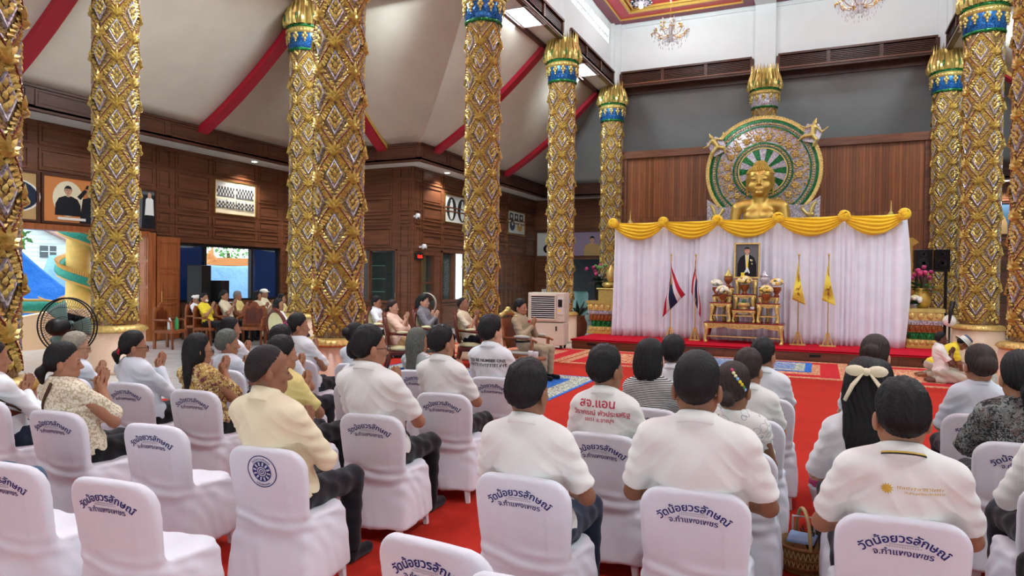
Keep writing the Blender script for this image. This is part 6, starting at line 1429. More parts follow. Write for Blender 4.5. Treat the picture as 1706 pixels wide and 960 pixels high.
def person(lab, x, y, rz, top=1.33, shirt='white_polo', pants='charcoal', skin='skin_b', hair=('short', 'hair_black'), w=1., arms='wai', sleeve='short', collar='polo', yaw=0, pitch=0,
           belly=1., rec=.33, det=1, glasses=False, female=False, feet='black_cloth', face=False, skirt=False, bend=None, kneel=False, group=None, hs=None, seed=0, loose=.0, roll=0, z0=.0, hsf=1.05):
    S = (top-.45)/.88 if not kneel else top; hs = (hs or min(max(S, .93), 1.05)*hsf); dz = -.335 if kneel else 0; by = .0
    p = (lambda x_, y_, z_: (x_*S, y_*S, .45+(z_-.45)*S)) if not kneel else (lambda x_, y_, z_: (x_*S, y_*S, (z_+dz)*S))
    yb = lambda z: -.035-rec*(z-.54)
    BF = None
    if bend is not None:
        h = Vector(p(0, yb(.54), .54)); BF = Matrix.Translation(h) @ Matrix.Rotation(-rad(bend), 4, 'X') @ Matrix.Translation(-h)
    pv = Vector(p(0, yb(1.10)+.045, 1.115)); HF = Matrix.Translation(pv) @ Matrix.Rotation(rad(yaw), 4, 'Z') @ Matrix.Rotation(-rad(pitch), 4, 'X') @ Matrix.Rotation(rad(roll), 4, 'Y')
    if BF is not None: HF = BF @ HF
    sw = .90*w if female else w
    def torso(D, e, hem=None):
        k = .05
        D.ell(p(0, yb(.57)+.005, .565), ((.168*w+e)*S, (.128+e)*S, (.115+e)*S), 0, BF)
        D.ell(p(0, yb(.70)+.012*belly, .70), ((.142*w*belly**.5+e)*S, (.105*belly+e)*S, .16*S), k, BF)
        D.ell(p(0, yb(.88), .885), ((.152*sw+e)*S, (.108*w**.5+e)*S, (.18)*S), k, BF)
        D.cap(p(-.118*sw, yb(.985), .978), p(.118*sw, yb(.985), .978), (.058+e)*S, (.058+e)*S, .05, BF)
        D.cap(p(-.068*sw, yb(1.0), .998), p(0, yb(1.04)+.01, 1.048), (.048+e)*S, (.048+e)*S, .04, BF); D.cap(p(.068*sw, yb(1.0), .998), p(0, yb(1.04)+.01, 1.048), (.048+e)*S, (.048+e)*S, .04, BF)
        if female:
            for s in (1, -1): D.ell(p(s*.07, yb(.87)+.085, .87), ((.06+e)*S, (.05+e)*S, (.06+e)*S), .04, BF)
    sh = lambda s: p(s*.154*sw, yb(.97), .968)
    if arms == 'wai': el = lambda s: p(s*(.19*sw+.02), yb(.80)+.135, .72); wr = lambda s: p(s*.020, .155-rec*.2, .875)
    elif arms == 'wailow': el = lambda s: p(s*(.19*sw+.02), yb(.80)+.12, .715); wr = lambda s: p(s*.020, .175-rec*.2, .80)
    elif arms == 'waihigh': el = lambda s: p(s*(.19*sw+.02), yb(.80)+.17, .73); wr = lambda s: p(s*.018, .17-rec*.2, .955)
    elif arms == 'lap': el = lambda s: p(s*(.225*sw+.015), yb(.75)+.06, .70); wr = lambda s: p(s*.06, .17, .635)
    elif arms == 'low': el = lambda s: p(s*(.205*sw+.025), yb(.78)+.05, .71); wr = lambda s: p(s*.10, .15, .66)
    elif arms == 'floor': el = lambda s: p(s*.21, yb(.97)+.22, .86); wr = lambda s: p(s*.09, yb(.97)+.44, .80)
    hand_up = arms in ('wai', 'waihigh', 'wailow'); W0 = wr(1); hz = (W0[2]-.03, W0[2]+.21) if hand_up else (W0[2]-.06, W0[2]+.09); hy = (W0[1]-.05, W0[1]+.13)
    f1, c1 = ((.0062, .014), (.0085, .017), (.0125, .02))[det-1] if det else (.0055, .013)
    if BF is None:
        yh = pv.y; xs = axis(-.37, .37, c1, [(-.10, .10, f1)]); ys = axis(-.40 if not kneel else -.5, .70, c1, [(yh-.12, yh+.14, f1), (hy[0], hy[1], f1)]); zz = axis(-.005, top+.03 if not kneel else 1.0*S+.06, c1, [(hz[0], hz[1], f1), (pv.z-.06, pv.z+.23, f1)])
    else: xs = axis(-.4, .4, .013, [(-.1, .1, .009)]); ys = axis(-.55, 1.0, .013); zz = axis(-.02, .8, .012)
    B = SDF(xs, ys, zz); torso(B, -.010)
    B.cap(p(0, yb(1.04)+.012, 1.04), tuple(pv+Vector((0, .0, .01)))if BF is None else tuple(BF.inverted() @ pv) if 0 else p(0, yb(1.10)+.045, 1.13), .054*hs*(1.06 if w > 1.05 else .95 if female else 1), .052*hs, .03, BF)
    E = lambda c, r, k=.02: B.ell(tuple(v*hs for v in c), tuple(v*hs for v in r), k, HF)
    Cp = lambda a, b, r1, r2, k=.015: B.cap(tuple(v*hs for v in a), tuple(v*hs for v in b), r1*hs, r2*hs, k, HF)
    E((0, -.006, .100), (.077, .097, .093)); E((0, .030, .03), (.061, .064, .086), .03); E((0, .068, -.022), (.026, .026, .022), .03)
    for s in (1, -1):
        Cp((s*.05, .0, .0), (s*.02, .06, -.022), .022, .02, .03); E((s*.038, .066, .03), (.024, .022, .022), .02); E((s*.083, -.008, .042), (.011, .021, .034), .008); E((s*.072, -.0, .018), (.009, .010, .012), .006)
    Cp((-.036, .078, .066), (.036, .078, .066), .013, .013, .02); Cp((0, .092, .056), (0, .112, .024), .009, .013, .012); Cp((-.012, .102, .018), (.012, .102, .018), .008, .008, .008)
    for s in (1, -1): B.carve((s*.031*hs, .103*hs, .052*hs), (.017*hs, .013*hs, .010*hs), .008, HF); E((s*.031, .083, .051), (.013, .012, .011), .004)
    Cp((-.019, .088, -.002), (.019, .088, -.002), .006, .006, .006); Cp((-.015, .086, -.012), (.015, .086, -.012), .007, .007, .006)
    for s in (1, -1):
        a, e_, q = sh(s), el(s), wr(s)
        B.cap(a, e_, .045*S, .038*S, .03, BF); B.cap(e_, q, .039*S, .026*S, .015, BF)
        if hand_up:
            ax = Vector((-s*.02, .26, .96)).normalized(); sp = Vector((0, .96, -.26)); o = Vector(q)+ax*.045*S
            B.cap(tuple(o-sp*.018*S-ax*.035*S), tuple(o-sp*.02*S+ax*.035*S), .014*S, .013*S, .012); B.cap(tuple(o+sp*.015*S-ax*.03*S), tuple(o+sp*.018*S+ax*.035*S), .014*S, .013*S, .012)
            for i in range(4):
                r0 = o+ax*.03*S+sp*(-.027+.0185*i)*S; L = (.066, .078, .074, .06)[i]*S
                B.cap(tuple(r0), tuple(r0+ax*L*.55+sp*.001), .0092*S, .0086*S, .004); B.cap(tuple(r0+ax*L*.5), tuple(r0+ax*L+Vector((-s*.004, 0, 0))), .0086*S, .0070*S, .003)
            t0 = o-sp*.03*S-ax*.03*S; B.cap(tuple(t0), tuple(t0-sp*.018*S+ax*.03*S), .011*S, .010*S, .008); B.cap(tuple(t0-sp*.018*S+ax*.03*S), tuple(t0-sp*.016*S+ax*.06*S), .0098*S, .008*S, .004)
        else:
            d = Vector((-s*.45, .85, -.22)).normalized() if arms != 'floor' else Vector((0, .75, .6)).normalized(); sp = Vector((0, 0, 1)).cross(d).normalized() if arms != 'floor' else Vector((1, 0, 0)); o = Vector(q)+d*.04*S
            B.cap(tuple(Vector(q)), tuple(o+d*.03*S), .026*S, .026*S, .02, BF)
            for i in range(4):
                r0 = o+d*.035*S+sp*(-.027+.018*i)*S; L = (.06, .072, .068, .054)[i]*S; b = r0+d*L*.5+Vector((0, 0, -.006)); B.cap(tuple(r0), tuple(b), .009*S, .0085*S, .005, BF); B.cap(tuple(b), tuple(b+d*L*.5+Vector((0, 0, -.014))), .0085*S, .007*S, .003, BF)
            t0 = o-sp*.022*s*S; B.cap(tuple(t0), tuple(t0-sp*s*.02*S+d*.045*S), .011*S, .009*S, .008, BF)
    # legs
    hip = lambda s: (s*.088*w*S, -.03, .525 if not kneel else .20*S); spread = .115 if not (female and skirt) else .075
    if kneel: kn = lambda s: (s*.11*S, .36*S, .085*S); an = lambda s: (s*.085*S, -.10*S, .055*S); toe = lambda s: (s*.085*S, -.27*S, .04*S)
    else: kn = lambda s: (s*spread*w, .385*S, .505); an = lambda s: (s*spread*w, .375*S, .095); toe = lambda s: (s*(spread*w+.015), .375*S+.155, .042)
    for s in (1, -1):
        B.cap(hip(s), kn(s), .072*w, .052, .03); B.cap(kn(s), an(s), .050, .034, .02); B.cap((an(s)[0], an(s)[1]-.02, .05 if not kneel else an(s)[2]), toe(s), .038, .030, .02)
    P, F = B.nets(); body = link('person', npmesh('person_body', P, F, skin), None, (x, y, z0), rad(rz)); tag(body, lab, 'person', group)
    # shirt
    c2 = (.010, .014, .02)[det-1] if det else .0078
    if BF is None: G = SDF(axis(-.37, .37, c2), axis(-.40 if not kneel else -.5, .40, c2), axis(.40 if not kneel else .08, 1.16*S+.05 if not kneel else .95*S, c2))
    else: G = SDF(axis(-.37, .37, .014), axis(-.5, .8, .014), axis(.05, .8, .014))
    e = .012+loose; torso(G, e)
    hemz = (.465 if not kneel else .10*S)
    G.halfcut(lambda X, Y, Z: hemz-Z+.012*np.sin(X*14+Y*9)+.0*Y)
    for s in (1, -1):
        a, e_, q = Vector(sh(s)), Vector(el(s)), Vector(wr(s))
        if sleeve in ('short', 'cap', 'half'):
            L = {'short': .80, 'cap': .5, 'half': 1.0}[sleeve]; en = a.lerp(e_, L); d = (e_-a).normalized()
            r0, r1 = (.055+loose)*S*w**.5, (.058+loose*2)*S*w**.5; T = SDF(G.x, G.y, G.z); T.cap(tuple(a), tuple(a.lerp(e_, L+.25)), r0, r1, 0, BF)
            ee, dd = (en, d) if BF is None else (BF @ en, BF.to_3x3() @ d)
            T.halfcut(lambda X, Y, Z: (X-ee.x)*dd.x+(Y-ee.y)*dd.y+(Z-ee.z)*dd.z, .006)
            k = .03; A, D = G.D, T.D; h = np.maximum(k-np.abs(A-D), 0)/k; G.D = np.minimum(A, D)-h*h*k*.25
        elif sleeve == 'long':
            G.cap(tuple(a), tuple(e_), .060*S, .052*S, .03, BF); G.cap(tuple(e_), tuple(e_.lerp(q, .92)), .052*S, .038*S, .02, BF)
        elif sleeve == 'elbow':
            G.cap(tuple(a), tuple(e_.lerp(q, .25)), .062*S, .075*S, .03, BF)
    if collar != 'none': 
        c = p(0, yb(1.06)+.02, 1.10); G.carve(c, (.058*S, .066*S, .05*S), .012, BF)
    else: G.carve(p(0, yb(1.04)+.04, 1.082), (.075*S, .09*S, .055*S), .012, BF)
    P, F = G.nets(); N = vnormals(P, F); X, Y, Z = P.T; ph = seed*1.7
    zz_ = (Z-.45)/S+.45 if not kneel else Z/S-dz
    low = np.clip((.80-zz_)/.2, 0, 1); rdg = lambda u: 1-2*np.abs(np.sin(u*.5))**.7
    dsp = .0050*low*rdg(zz_*58+2.5*np.sin(X*9+ph)+1.5*np.sin(X*21+ph)+ph)*np.clip(1.2-np.abs(X)*3, .3, 1)
    arm = np.exp(-(((np.abs(X)-.15*sw)/.07)**2+((zz_-.88)/.10)**2)); dsp += .0065*arm*rdg((np.abs(X)*.8+zz_*.9)*82+ph+2*np.sin(Y*20))
    bk = np.exp(-((zz_-.86)/.14)**2)*(Y < -.1); dsp += .0028*bk*rdg((X*.9*np.sign(np.sin(ph+1))+zz_*.7)*46+3*np.sin(X*12+ph))
    dsp += .0028*np.sin(X*23+zz_*11+ph)*np.sin(zz_*19-X*7+2*ph)
    slv = np.clip((np.abs(X)-.19*sw)/.03, 0, 1); dsp += .003*slv*np.sin(zz_*95+X*20+ph)
    P = P+N*dsp[:, None]; so = link('shirt', npmesh('shirt', P, F, shirt), body); tree = None
    if det <= 1: tree = BVHTree.FromPolygons([tuple(v) for v in P], [tuple(f) for f in F])
    # collar
    if collar in ('polo', 'mandarin', 'crew'):
        c = Vector(p(0, yb(1.045)+.014, 1.046)); M_ = Matrix.Translation(c) @ Matrix.Rotation(rad(-20), 4, 'X')
        if BF is not None: M_ = BF @ M_
        pr = {'polo': [(.068, -.02), (.0635, .030), (.067, .036), (.072, .032), (.084, -.012), (.080, -.016), (.068, -.014)], 'mandarin': [(.068, -.02), (.064, .046), (.068, .048), (.073, .045), (.077, -.02)], 'crew': [(.064, -.012), (.062, .008), (.067, .012), (.074, .006), (.076, -.012)]}[collar]
        q = 1.0 if not female else .92; mb = MB(); mb.M = M_; mb.lathe([(r*S*q, z*S) for r, z in pr], 36, sy=1.12, cap=False); mb.build('collar', shirt, body, True)
    # trousers or skirt
    c3 = (.014, .017, .022)[det-1] if det else .013
    G = SDF(axis(-.34, .34, c3), axis(-.25 if not kneel else -.4, .62, c3), axis(.05 if not kneel else -.01, .70, c3))
    G.ell((0, -.03, .545 if not kneel else .22*S), ((.165*w+.008)*S, .135*S, .105*S), 0)
    if skirt:
        G.cap((-.06, 0, .53), (-.07, .38*S, .505), .10, .085, .04); G.cap((.06, 0, .53), (.07, .38*S, .505), .10, .085, .04); G.cap((-.06, .38*S, .50), (-.07, .37*S, .24), .08, .085, .05); G.cap((.06, .38*S, .50), (.07, .37*S, .24), .08, .085, .05)
        G.halfcut(lambda X, Y, Z: .20-Z+0*X+0*Y)
    else:
        for s in (1, -1):
            G.cap(hip(s), kn(s), .086*w, .070, .03); a = Vector(an(s)); G.cap(kn(s), tuple(a), .068, .058, .03)
        if not kneel: G.halfcut(lambda X, Y, Z: .085-Z+0*X+0*Y)
    P, F = G.nets(); N = vnormals(P, F); X, Y, Z = P.T; kx = np.exp(-((Y-.36*S)/.07)**2); P = P+N*(.004*np.sin(Z*60+Y*40+ph)*(1-.5*kx)+.003*np.sin(Y*55+X*30))[:, None]
    link('skirt' if skirt else 'trousers', npmesh('trousers', P, F, pants), body)
    if feet and not kneel:
        for s in (1, -1):
            G = SDF(axis(s*spread*w-.07, s*spread*w+.08, .012), axis(.30, .62, .012), axis(-.002, .13, .011)); a = an(s); G.cap((a[0], a[1], .10), (a[0], a[1]-.01, .05), .042, .044, .0); G.cap((a[0], a[1]-.02, .05), toe(s), .044, .036, .02); G.halfcut(lambda X, Y, Z: .006-Z+0*X+0*Y)
            P, F = G.nets(); link('sock', npmesh('sock', P, F, feet), body)
    if hair: link('hair', hair_mesh(hair[0], hs, HF, hair[1], res=.0062 if det <= 1 else .009 if det == 2 else .013, rs=0, seed=seed), body)
    if face:
        mb = MB(); mb.M = HF @ Matrix.Scale(hs, 4)
        for s in (1, -1): mb.ell((s*.031, .0935, .0515), (.0125, .003, .0045), 8, 5).tube([(s*.014, .0945, .071), (s*.03, .0945, .077), (s*.047, .086, .072)], [.002, .0035, .002], 5)
        mb.build('eyes', 'dark_gap', body, True)
    if glasses:
        mb = MB(); mb.M = HF @ Matrix.Scale(hs, 4)
        for s in (1, -1):
            mb.tube([(s*.033+.024*cos(a), .112, .05+.017*sin(a)) for a in np.linspace(0, 2*pi, 21)], .0022, 5, False); mb.tube([(s*.057, .110, .054), (s*.078, .085, .056), (s*.084, -.01, .058)], .002, 5)
        mb.tube([(-.01, .114, .053), (.01, .114, .053)], .002, 5); mb.build('glasses', 'dark_metal', body)
    PEOPLE[lab] = dict(o=body, tree=tree, HF=HF, hs=hs, S=S, p=p, yb=yb, sw=sw, pv=pv)
    return PEOPLE[lab]
def hmb(pr): m = MB(); m.M = pr['HF'] @ Matrix.Scale(pr['hs'], 4); return m
def shirt_pt(pr, x, z, off=.003):
    h = pr['tree'].ray_cast(Vector((x, -1.2, z)), Vector((0, 1, 0)))
    return None if h[0] is None else Vector(h[0])+Vector((0, -off, 0))
def shirt_text(pr, lines, m, name='printed_text'):
    mb = MB()
    for s, size, z, x0, bold in lines:
        vs, fs = text_geo(s, size, bold); out = [shirt_pt(pr, x0+x, z+y) for x, y, _ in vs]
        if any(q is None for q in out): continue
        mb.add([tuple(q) for q in out], fs)
    return mb.build(name, m, pr['o'])
def strap(pr, pts, w, m, name='bag_strap', off=.006):
    A, B = [], []
    P = [Vector((a, 0, b)) for a, b in pts]
    for i in range(len(P)):
        t = (P[min(i+1, len(P)-1)]-P[max(i-1, 0)]).normalized(); n = Vector((-t.z, 0, t.x))*w/2
        a, b = shirt_pt(pr, P[i].x+n.x, P[i].z+n.z, off), shirt_pt(pr, P[i].x-n.x, P[i].z-n.z, off)
        if a is not None and b is not None: A.append(a); B.append(b)
    o = MB().strip(A, B).build(name, m, pr['o'], True, recalc=False); md = o.modifiers.new('thickness', 'SOLIDIFY'); md.thickness = .006; md.offset = 0; return o
def lerp_pts(a, b, n): return [(a[0]+(b[0]-a[0])*i/(n-1), a[1]+(b[1]-a[1])*i/(n-1)) for i in range(n)]
LB, RB_ = 7, 2          # facing of the two blocks of seats
def seat(px, py, rz): a = rad(rz); return (px-sin(a)*.265, py+cos(a)*.265)
def sitter(px, py, rz, lab, chair_lab, mark='text', chair=True, **k):
    x, y = seat(px, py, rz); k.setdefault('hsf', 1.07 if rz != LB else 1.0)
    if chair: covered_chair(x, y, rz, chair_lab, mark)
    if rz == LB: rz = LB-4; k.setdefault('hsf', .99); x, y = x-.03, y; k['yaw'] = k.get('yaw', 0)-13
    return person(lab, x, y, rz, group=None, **k)

def strokes(pr, x0, x1, z, h, m, name, seed):
    """a line of print too small to read: irregular little marks"""
    R = random.Random(seed); mb = MB(); x = x0
    while x < x1:
        w = h*R.uniform(.3, .7); a = h*R.choice((1, 1, .75)); q = [shirt_pt(pr, x+dx, z+dz) for dx, dz in ((0, 0), (w*.45, 0), (w*.45, a), (0, a))]
        mb.add([tuple(v) for v in q], [(0, 1, 2, 3)]); q = [shirt_pt(pr, x+dx, z+dz) for dx, dz in ((0, a*.8), (w, a*.8), (w, a), (0, a))]; mb.add([tuple(v) for v in q], [(0, 1, 2, 3)]); x += w+h*R.choice((.18, .18, .4))
    return mb.build(name, m, pr['o'])
# ------------------------------------------------------------------ the audience, block on the near side of the pink column
W_ = 'white covered chair '
q = sitter(-2.55, 2.60, LB, 'man with receding hair in cream silk jacket, seated at the front of the near row', 'white covered chair with a round blue emblem under the man in the cream jacket', 'emblem',
    top=1.36, shirt='cream_silk', collar='mandarin', sleeve='long', skin='skin_c', hair=('thin', 'hair_short'), w=1.10, belly=1.15, yaw=-24, det=0, face=True, seed=1, arms='wailow')
q = sitter(-2.58, 3.53, LB, 'man in glasses and white polo with hands together, black trousers and socks', W_+'under the man in glasses with black socks',
    top=1.415, w=1.08, belly=1.1, yaw=-22, glasses=True, hair=('short', 'hair_black'), det=0, face=True, pants='black_cloth', seed=2)
q = sitter(-2.57, 4.42, LB, 'man in plain white polo with cuff stitching, right behind the numbered slogan shirt', W_+'under the man behind the slogan shirt', top=1.355, shirt='white_polo', yaw=-12, det=1, pants='black_cloth', seed=3, w=.98)
q = sitter(-2.6, 5.34, LB, 'young man in white shirt with a two line slogan on the back', W_+'under the young man in the slogan shirt', top=1.385, shirt='white_shirt', skin='skin_d', hair=('full', 'hair_black'), yaw=-12, w=.95, det=1, pants='black_cloth', seed=4)
shirt_text(q, [('TO BE NUMBER ONE', .036, .962, .0, .03)], 'dark_print'); strokes(q, -.17, .17, .918, .028, 'dark_print', 'printed_line', 5)
q = sitter(-3.4, 3.6, LB, 'young person in yellow short sleeved shirt praying behind the cream jacket', W_+'under the person in the yellow shirt', top=1.285, shirt='yellow_shirt', skin='skin_b', hair=('full', 'hair_black'), yaw=-20, w=.92, face=True, pants='black_cloth', seed=5)
q = sitter(-4.3, 3.66, LB, 'woman with long dark hair and glasses in brown floral blouse praying', W_+'under the woman in the brown floral blouse', top=1.255, shirt='floral_brown', female=True, hair=('long', 'hair_black'), collar='none', sleeve='elbow', arms='waihigh', yaw=-22, glasses=True, face=True, seed=6, pants='black_cloth', w=1.08, loose=.006)
q = sitter(-5.05, 3.67, LB, 'woman with red hair tie in loose white long sleeved blouse', W_+'under the woman with the red hair tie', top=1.24, shirt='cool_white', female=True, hair=('ponytail', 'hair_black'), collar='none', sleeve='long', arms='waihigh', yaw=-22, glasses=True, face=True, seed=7, pants='black_cloth', w=1.05, loose=.012)
hmb(q).tube([(.028*cos(a), -.118+.008*sin(a), .022+.028*sin(a)) for a in np.linspace(0, 2*pi, 17)], .011, 6, False).build('hair_tie', 'flag_red', q['o'], True)
q = sitter(-5.72, 3.62, LB, 'elderly person with short pale hair and glasses, half hidden behind the lace blouse', W_+'under the elderly person with pale hair', top=1.19, shirt='cool_white', hair=('full', 'hair_white'), skin='skin_a', glasses=True, yaw=-24, face=True, w=.9, seed=8)
q = sitter(-4.40, 2.70, LB, 'woman with low ponytail in cream lace blouse and dark bag strap', W_+'under the woman in the cream lace blouse', top=1.265, shirt='lace_cream', female=True, skin='skin_b', hair=('ponytail', 'hair_black'), collar='none', sleeve='elbow', arms='waihigh', yaw=-30, det=0, face=True, pants='black_cloth', seed=9, w=1.12, loose=.008)
strap(q, lerp_pts((.02, 1.0), (-.19, .62), 14), .022, 'wicker_dark')
q = sitter(-5.27, 2.74, LB, 'person in white shirt with two crossed brown straps at the photo edge', W_+'under the person with the crossed brown straps', top=1.22, shirt='white_shirt', hair=('short', 'hair_short'), skin='skin_b', collar='crew', sleeve='long', yaw=-10, det=1, pants='navy_cloth', seed=10, w=1.1)
strap(q, lerp_pts((-.08, 1.0), (.17, .66), 12), .03, 'wood_red'); strap(q, lerp_pts((-.02, 1.02), (.19, .72), 12), .02, 'wicker_dark')
person('person in blue jeans mostly outside the photo, knee showing behind the empty chair', -4.27, 2.08, LB-6, top=1.25, shirt='white_shirt', pants='denim', det=2, arms='lap', seed=11); covered_chair(-4.26, 2.10, LB, W_+'under the person in blue jeans at the photo edge')
q = sitter(-4.25, 4.5, LB, 'dark haired person hidden behind the yellow shirt, only the crown visible', W_+'under the person hidden behind the yellow shirt', top=1.275, shirt='white_shirt', hair=('full', 'hair_black'), yaw=-20, seed=12, w=.9)
q = sitter(-5.0, 4.58, LB, 'grey haired woman in white shirt leaning between the floral blouse and bob haircut', W_+'under the grey haired woman', top=1.175, shirt='cool_white', female=True, hair=('full', 'hair_greygreen'), skin='skin_b', yaw=-26, face=True, seed=13, collar='crew')
q = sitter(-5.72, 5.3, LB, 'woman with a straight black bob in white, farther back near the armchair', W_+'under the woman with the black bob by the armchair', top=1.255, shirt='white_shirt', female=True, hair=('bob', 'hair_black'), yaw=-30, seed=14, collar='crew')
q = sitter(-4.95, 5.5, LB, 'woman with pink flower in her bun and white puff sleeved blouse', W_+'under the woman with the pink hair flower', top=1.315, shirt='white_shirt', female=True, hair=('updo', 'hair_black'), skin='skin_b', yaw=-34, sleeve='elbow', collar='none', face=True, seed=15, loose=.006)
m_ = hmb(q)
for k in range(5): m_.ell((.050+.020*cos(k*1.26), -.136+.015*cos(k*1.26), .085+.024*sin(k*1.26)), (.014, .012, .016), 7, 5)
m_.build('flower_clip', 'petal_magenta', q['o'], True)
q = sitter(-4.22, 5.5, LB, 'woman in white with dark bun mostly hidden behind the man in glasses', W_+'behind the man in glasses under the woman with a bun', top=1.235, shirt='cool_white', female=True, hair=('bun', 'hair_black'), yaw=-10, seed=16, collar='crew', sleeve='long')
q = sitter(-3.42, 5.4, LB, 'woman with long grey green hair and patterned pale shawl beside the plain white polo', W_+'under the woman with long grey hair', top=1.215, shirt='grey_batik', female=True, hair=('longgrey', 'hair_greygreen'), yaw=-20, seed=17, collar='none', sleeve='elbow')
q = sitter(-3.42, 4.5, LB, 'person in white hidden behind the man in glasses, hands together', W_+'under the hidden person behind the man in glasses', top=1.2, shirt='white_shirt', yaw=-15, seed=18, w=.9)
# empty chairs of the near rows
for (px, py, lab) in ((-3.51, 2.71, 'empty, between the lace blouse and the cream jacket'), (-2.73, 1.90, 'empty, nearest the camera with its full seat showing'), (-3.40, 1.86, 'empty, cut by the photo edge, seat toward the nearest empty chair')):
    x, y = seat(px, py, LB); covered_chair(x, y, LB, W_+lab)
x, y = seat(-1.16, 1.92, -4); covered_chair(x, y, -4, W_+'empty, cut by the bottom edge in the aisle'); x, y = seat(-.745, 1.79, 0); covered_chair(x, y, 0, W_+'only its rounded top edge showing at the bottom', 'text')
# block facing the altar
q = sitter(-1.19, 2.73, 1, 'man with cropped black hair in white polo and dark jeans, nearest chair beside the aisle', W_+'under the man in dark jeans', top=1.338, pants='navy_cloth', skin='skin_c', hair=('short', 'hair_black'), det=0, yaw=-8, arms='low', seed=20, w=1.08)
q = sitter(-.46, 2.87, 3, 'broad man in white polo with a faded haircut, grey green trousers', W_+'under the broad man in grey green trousers', top=1.41, pants='sage', skin='skin_c', hair=('fade', 'hair_black'), w=1.17, belly=1.25, det=0, yaw=-3, arms='low', seed=21, hs=1.13)
q = sitter(.3, 2.87, 3, 'man in white polo with yellow piped collar and small golden sun print', W_+'under the man with the golden sun print', top=1.338, skin='skin_b', hair=('short', 'hair_black'), w=1.14, belly=1.15, det=0, yaw=2, arms='low', seed=22)
hp = q; c = Vector(q['p'](0, q['yb'](1.045)+.014, 1.046)); mb = MB(); mb.M = Matrix.Translation(c) @ Matrix.Rotation(rad(-20), 4, 'X'); S_ = q['S']
mb.mat('gold_print').lathe([(.0835*S_, -.004*S_), (.0862*S_, -.010*S_)], 36, sy=1.12, cap=False).mat('dark_gap').lathe([(.0862*S_, -.010*S_), (.0875*S_, -.0165*S_)], 36, sy=1.12, cap=False); mb.build('collar_piping', None, q['o'], True)
strokes(q, -.025, .13, .938, .010, 'gold_print', 'printed_line', 6); strokes(q, .0, .13, .922, .008, 'gold_print', 'printed_line', 7)
mb = MB(); star = []
for i in range(24):
    a = 2*pi*i/24; r = .022 if i % 2 else .013; star.append(shirt_pt(q, -.058+r*cos(a), .935+r*sin(a)))
mb.add([tuple(v) for v in star]+[tuple(shirt_pt(q, -.058, .935))], [(i, (i+1) % 24, 24) for i in range(24)]); mb.build('sun_print', 'gold_print', q['o'])
q = sitter(-1.11, 3.68, 0, 'man in white polo with three lines of red lettering on the back', W_+'under the man with red lettering', top=1.325, skin='skin_c', hair=('short', 'hair_black'), yaw=-24, arms='low', det=1, seed=23)
shirt_text(q, [('สจ.แอน', .070, .975, -.02, .012), ('วิราภรณ์ พัวประเสริฐ', .040, .928, .0, .012), ('เขต1 อ.ขาณุฯ', .032, .893, -.01, .01)], 'red_print')
q = sitter(-.4, 3.65, 2, 'woman with a beaded hair clip and white blouse scattered with flowers', W_+'under the woman with the beaded hair clip', top=1.265, shirt='floral_white', female=True, skin='skin_c', hair=('bunlow', 'hair_brown'), yaw=-12, collar='none', sleeve='elbow', seed=24, w=1.05)
m_ = hmb(q)
for i, c in enumerate(('petal_pink', 'petal_cream', 'petal_cream', 'tarp_light', 'bright_yellow', 'bright_yellow', 'foliage', 'tarp_light')): th_ = rad(-76+6.5*i); ze = .172-.0145*i; rr_ = sqrt(max(0, 1-((ze-.1)/.108)**2)); m_.mat(c).ell((.094*rr_*cos(th_), -.006+.114*rr_*sin(th_), ze), .0092, 8, 6)
m_.build('bead_clip', None, q['o'], True)
q = sitter(.29, 3.65, 2, 'woman in plain white T-shirt with cream bow and long black hair', W_+'hidden under the woman with the cream bow', top=1.325, shirt='white_shirt', female=True, skin='skin_d', hair=('long', 'hair_black'), yaw=-4, collar='none', det=1, seed=25, arms='low', sleeve='half'); q['o'].location.x -= .07
m_ = hmb(q)
for s in (1, -1): m_.ell((s*.045, -.110, .155), (.042, .02, .026), 10, 6).tube([(s*.012, -.118, .15), (s*.055, -.132, .09), (s*.085, -.128, .02)], [.012, .02, .016], 6, True, .4)
m_.ell((0, -.118, .152), (.018, .016, .018)).build('hair_bow', 'cream', q['o'], True)
q = sitter(-1.05, 4.55, 0, 'woman with black shoulder length hair in black and white striped top', W_+'under the woman in stripes', top=1.29, shirt='stripes', female=True, skin='skin_d', hair=('bob', 'hair_black'), yaw=-26, collar='crew', face=True, seed=26, w=1.05)
q = sitter(-.4, 4.5, 2, 'man with thinning brown hair in white polo beside the beaded clip', W_+'under the man with thinning brown hair', top=1.265, skin='skin_b', hair=('short', 'hair_brown'), yaw=-20, face=True, seed=27, pants='olive')
q = sitter(.33, 4.5, 2, 'woman in cream top with dark hair hidden behind the cream bow', W_+'under the woman in the cream top', top=1.22, shirt='cream', female=True, hair=('bob', 'hair_black'), collar='none', seed=28, sleeve='half')
q = sitter(1.03, 4.5, 2, 'woman in dark floral blouse with low ponytail', W_+'under the woman in the dark floral blouse', top=1.325, shirt='floral_dark', female=True, skin='skin_b', hair=('ponytail', 'hair_black'), collar='none', sleeve='half', yaw=0, det=1, seed=29, w=1.1, loose=.006)
q = sitter(-1.05, 5.36, 0, 'person in white behind the broad man, crown of black hair showing', W_+'under the person hidden behind the broad man', top=1.25, shirt='white_shirt', hair=('full', 'hair_black'), seed=30, yaw=-10, w=.92)
q = sitter(-.37, 5.36, 2, 'person in white shirt praying nearest the blue mat', W_+'under the person praying nearest the blue mat', top=1.27, shirt='white_shirt', hair=('short', 'hair_black'), skin='skin_b', arms='waihigh', yaw=-28, face=True, seed=31)
q = sitter(.38, 5.4, 2, 'woman with coiled updo and dark backpack strap on white shirt', W_+'under the woman with the coiled updo', top=1.32, shirt='cool_white', female=True, hair=('bun', 'hair_brown'), skin='skin_d', yaw=-18, collar='crew', face=True, seed=32)
